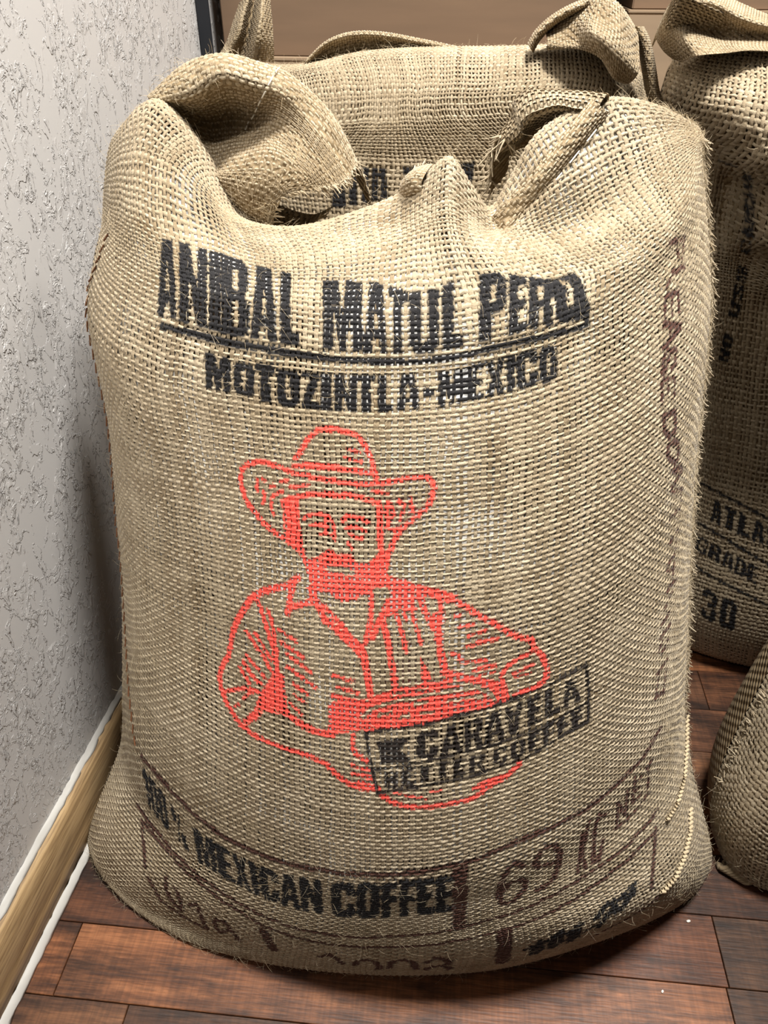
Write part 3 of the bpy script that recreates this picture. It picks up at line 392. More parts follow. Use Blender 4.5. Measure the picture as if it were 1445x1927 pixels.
 'sack_b': [[[-0.29,1.0105,0.006],[-0.2842,0.9913,0.006],[-0.267,0.9769,0.006],[-0.239,0.9654,0.006],[-0.201,0.957,0.006],[-0.1534,0.9518,0.006],[-0.09,0.95,0.006],[-0.0266,0.9518,0.006],[0.021,0.957,0.006],[0.059,0.9654,0.006],[0.087,0.9769,0.006],[0.1042,0.9913,0.006],[0.11,1.0105,0.006]],[[-0.315,1.0143,0.0],[-0.3085,0.9733,0.0],[-0.2891,0.9425,0.0],[-0.2576,0.918,0.0],[-0.2148,0.8999,0.0],[-0.1613,0.8888,0.0],[-0.09,0.885,0.0],[-0.0187,0.8888,0.0],[0.0348,0.8999,0.0],[0.0776,0.918,0.0],[0.1091,0.9425,0.0],[0.1285,0.9733,0.0],[0.135,1.0142,0.0]],[[-0.325,1.0172,0.04],[-0.3182,0.9658,0.04],[-0.298,0.9272,0.04],[-0.265,0.8964,0.04],[-0.2204,0.8737,0.04],[-0.1645,0.8597,0.04],[-0.09,0.855,0.04],[-0.0155,0.8597,0.04],[0.0404,0.8737,0.04],[0.085,0.8964,0.04],[0.118,0.9272,0.04],[0.1382,0.9658,0.04],[0.145,1.0172,0.04]],[[-0.33,1.0183,0.1],[-0.323,0.9633,0.1],[-0.3024,0.9221,0.1],[-0.2688,0.8892,0.1],[-0.2231,0.8649,0.1],[-0.1661,0.85,0.1],[-0.09,0.845,0.1],[-0.0139,0.85,0.1],[0.0431,0.8649,0.1],[0.0888,0.8892,0.1],[0.1224,0.9221,0.1],[0.143,0.9633,0.1],[0.15,1.0182,0.1]],[[-0.33,1.016,0.2],[-0.323,0.9602,0.2],[-0.3024,0.9184,0.2],[-0.2688,0.8849,0.2],[-0.2231,0.8603,0.2],[-0.1661,0.8451,0.2],[-0.09,0.84,0.2],[-0.0139,0.8451,0.2],[0.0431,0.8603,0.2],[0.0888,0.8849,0.2],[0.1224,0.9184,0.2],[0.143,0.9602,0.2],[0.15,1.016,0.2]],[[-0.33,1.0082,0.32],[-0.323,0.9533,0.32],[-0.3024,0.9121,0.32],[-0.2688,0.8792,0.32],[-0.2231,0.8549,0.32],[-0.1661,0.84,0.32],[-0.09,0.835,0.32],[-0.0139,0.84,0.32],[0.0431,0.8549,0.32],[0.0888,0.8792,0.32],[0.1224,0.9121,0.32],[0.143,0.9533,0.32],[0.15,1.0082,0.32]],[[-0.33,1.0082,0.44],[-0.323,0.9533,0.44],[-0.3024,0.9121,0.44],[-0.2688,0.8792,0.44],[-0.2231,0.8549,0.44],[-0.1661,0.84,0.44],[-0.09,0.835,0.44],[-0.0139,0.84,0.44],[0.0431,0.8549,0.44],[0.0888,0.8792,0.44],[0.1224,0.9121,0.44],[0.143,0.9533,0.44],[0.15,1.0082,0.44]],[[-0.332,1.0096,0.55],[-0.325,0.9552,0.55],[-0.3041,0.9144,0.55],[-0.2703,0.8818,0.55],[-0.2243,0.8577,0.55],[-0.1667,0.843,0.55],[-0.09,0.838,0.55],[-0.0133,0.843,0.55],[0.0443,0.8577,0.55],[0.0903,0.8818,0.55],[0.1241,0.9144,0.55],[0.145,0.9552,0.55],[0.152,1.0096,0.55]],[[-0.338,1.0128,0.62],[-0.3308,0.9596,0.62],[-0.3095,0.9197,0.62],[-0.2747,0.8878,0.62],[-0.2276,0.8643,0.62],[-0.1686,0.8499,0.62],[-0.09,0.845,0.62],[-0.0114,0.8499,0.62],[0.0476,0.8643,0.62],[0.0947,0.8878,0.62],[0.1295,0.9197,0.62],[0.1508,0.9596,0.62],[0.158,1.0127,0.62]],[[-0.342,1.0172,0.68],[-0.3347,0.9658,0.68],[-0.313,0.9272,0.68],[-0.2777,0.8964,0.68],[-0.2298,0.8737,0.68],[-0.1699,0.8597,0.68],[-0.09,0.855,0.68],[-0.0101,0.8597,0.68],[0.0498,0.8737,0.68],[0.0977,0.8964,0.68],[0.133,0.9272,0.68],[0.1547,0.9658,0.68],[0.162,1.0172,0.68]],[[-0.3415,1.0,0.6809],[-0.3119,0.95,0.6868],[-0.274,0.91,0.6969],[-0.2295,0.88,0.7079],[-0.1924,0.87,0.7153],[-0.1465,0.865,0.7195],[-0.1022,0.862,0.7224],[-0.0539,0.862,0.7253],[-0.0063,0.865,0.7273],[0.0407,0.87,0.7299],[0.0886,0.88,0.727],[0.129,0.91,0.7236],[0.1572,0.97,0.7157]],[[-0.3394,1.0,0.7242],[-0.3132,0.96,0.7294],[-0.2744,0.925,0.7358],[-0.2318,0.9,0.743],[-0.1948,0.89,0.751],[-0.1493,0.885,0.7542],[-0.1052,0.882,0.7566],[-0.0569,0.882,0.7582],[-0.0095,0.885,0.7591],[0.0373,0.89,0.7625],[0.085,0.9,0.7599],[0.1273,0.93,0.7454],[0.1525,0.97,0.7311]],[[-0.3419,1.01,0.7453],[-0.3168,0.98,0.7513],[-0.281,0.955,0.7552],[-0.2437,0.94,0.7571],[-0.2087,0.93,0.7615],[-0.1642,0.925,0.7708],[-0.1159,0.922,0.7755],[-0.0607,0.922,0.7775],[-0.0119,0.925,0.7783],[0.0364,0.93,0.7798],[0.0796,0.94,0.7805],[0.1205,0.955,0.7693],[0.1467,0.98,0.7476]],[[-0.3419,1.06,0.7353],[-0.3168,1.03,0.7413],[-0.281,1.005,0.7452],[-0.2437,0.99,0.7471],[-0.2087,0.98,0.7515],[-0.1642,0.975,0.7608],[-0.1159,0.972,0.7655],[-0.0607,0.972,0.7675],[-0.0119,0.975,0.7683],[0.0364,0.98,0.7698],[0.0796,0.99,0.7705],[0.1205,1.005,0.7593],[0.1467,1.03,0.7376]],[[-0.3419,1.1,0.6553],[-0.3168,1.07,0.6613],[-0.281,1.045,0.6652],[-0.2437,1.03,0.6671],[-0.2087,1.02,0.6715],[-0.1642,1.015,0.6808],[-0.1159,1.012,0.6855],[-0.0607,1.012,0.6875],[-0.0119,1.015,0.6883],[0.0364,1.02,0.6898],[0.0796,1.03,0.6905],[0.1205,1.045,0.6793],[0.1467,1.07,0.6576]]],
 'sack_b_back': [[[0.11,1.0105,0.006],[0.1042,1.0262,0.006],[0.087,1.038,0.006],[0.059,1.0474,0.006],[0.021,1.0543,0.006],[-0.0266,1.0586,0.006],[-0.09,1.06,0.006],[-0.1534,1.0586,0.006],[-0.201,1.0543,0.006],[-0.239,1.0474,0.006],[-0.267,1.038,0.006],[-0.2842,1.0262,0.006],[-0.29,1.0105,0.006]],[[0.135,1.0143,0.0],[0.1285,1.0478,0.0],[0.1091,1.0729,0.0],[0.0776,1.093,0.0],[0.0348,1.1078,0.0],[-0.0187,1.1169,0.0],[-0.09,1.12,0.0],[-0.1613,1.1169,0.0],[-0.2148,1.1078,0.0],[-0.2576,1.093,0.0],[-0.2891,1.0729,0.0],[-0.3085,1.0478,0.0],[-0.315,1.0143,0.0]],[[0.145,1.0172,0.04],[0.1382,1.0593,0.04],[0.118,1.0909,0.04],[0.085,1.1161,0.04],[0.0404,1.1347,0.04],[-0.0155,1.1461,0.04],[-0.09,1.15,0.04],[-0.1645,1.1461,0.04],[-0.2204,1.1347,0.04],[-0.265,1.1161,0.04],[-0.298,1.0909,0.04],[-0.3182,1.0593,0.04],[-0.325,1.0173,0.04]],[[0.15,1.0183,0.1],[0.143,1.0632,0.1],[0.1224,1.0969,0.1],[0.0888,1.1238,0.1],[0.0431,1.1437,0.1],[-0.0139,1.1559,0.1],[-0.09,1.16,0.1],[-0.1661,1.1559,0.1],[-0.2231,1.1437,0.1],[-0.2688,1.1238,0.1],[-0.3024,1.0969,0.1],[-0.323,1.0632,0.1],[-0.33,1.0183,0.1]],[[0.15,1.016,0.2],[0.143,1.0616,0.2],[0.1224,1.0959,0.2],[0.0888,1.1233,0.2],[0.0431,1.1434,0.2],[-0.0139,1.1558,0.2],[-0.09,1.16,0.2],[-0.1661,1.1558,0.2],[-0.2231,1.1434,0.2],[-0.2688,1.1233,0.2],[-0.3024,1.0959,0.2],[-0.323,1.0616,0.2],[-0.33,1.016,0.2]],[[0.15,1.0082,0.32],[0.143,1.0532,0.32],[0.1224,1.0869,0.32],[0.0888,1.1138,0.32],[0.0431,1.1337,0.32],[-0.0139,1.1459,0.32],[-0.09,1.15,0.32],[-0.1661,1.1459,0.32],[-0.2231,1.1337,0.32],[-0.2688,1.1138,0.32],[-0.3024,1.0869,0.32],[-0.323,1.0532,0.32],[-0.33,1.0083,0.32]],[[0.15,1.0082,0.44],[0.143,1.0532,0.44],[0.1224,1.0869,0.44],[0.0888,1.1138,0.44],[0.0431,1.1337,0.44],[-0.0139,1.1459,0.44],[-0.09,1.15,0.44],[-0.1661,1.1459,0.44],[-0.2231,1.1337,0.44],[-0.2688,1.1138,0.44],[-0.3024,1.0869,0.44],[-0.323,1.0532,0.44],[-0.33,1.0083,0.44]],[[0.152,1.0096,0.55],[0.145,1.0541,0.55],[0.1241,1.0875,0.55],[0.0903,1.1142,0.55],[0.0443,1.1338,0.55],[-0.0133,1.1459,0.55],[-0.09,1.15,0.55],[-0.1667,1.1459,0.55],[-0.2243,1.1338,0.55],[-0.2703,1.1142,0.55],[-0.3041,1.0875,0.55],[-0.325,1.0541,0.55],[-0.332,1.0096,0.55]],[[0.158,1.0128,0.62],[0.1508,1.0563,0.62],[0.1295,1.0889,0.62],[0.0947,1.115,0.62],[0.0476,1.1342,0.62],[-0.0114,1.146,0.62],[-0.09,1.15,0.62],[-0.1686,1.146,0.62],[-0.2276,1.1342,0.62],[-0.2747,1.115,0.62],[-0.3095,1.0889,0.62],[-0.3308,1.0563,0.62],[-0.338,1.0128,0.62]],[[0.162,1.0172,0.68],[0.1547,1.0593,0.68],[0.133,1.0909,0.68],[0.0977,1.1161,0.68],[0.0498,1.1347,0.68],[-0.0101,1.1461,0.68],[-0.09,1.15,0.68],[-0.1699,1.1461,0.68],[-0.2298,1.1347,0.68],[-0.2777,1.1161,0.68],[-0.313,1.0909,0.68],[-0.3347,1.0593,0.68],[-0.342,1.0173,0.68]],[[0.1528,1.0789,0.6866],[0.1341,1.0807,0.6996],[0.101,1.0844,0.7063],[0.0609,1.0885,0.7059],[0.0128,1.0929,0.705],[-0.0405,1.0957,0.7045],[-0.1055,1.0972,0.7033],[-0.1665,1.0975,0.7005],[-0.2171,1.0959,0.6949],[-0.2573,1.0945,0.6923],[-0.2938,1.0934,0.6911],[-0.3239,1.0957,0.6888],[-0.3419,1.0969,0.6852]],[[0.1467,1.07,0.6576],[0.1205,1.045,0.6793],[0.0796,1.03,0.6905],[0.0364,1.02,0.6898],[-0.0119,1.015,0.6883],[-0.0607,1.012,0.6875],[-0.1159,1.012,0.6855],[-0.1642,1.015,0.6808],[-0.2087,1.02,0.6715],[-0.2437,1.03,0.6671],[-0.281,1.045,0.6652],[-0.3168,1.07,0.6613],[-0.3419,1.1,0.6553]]],
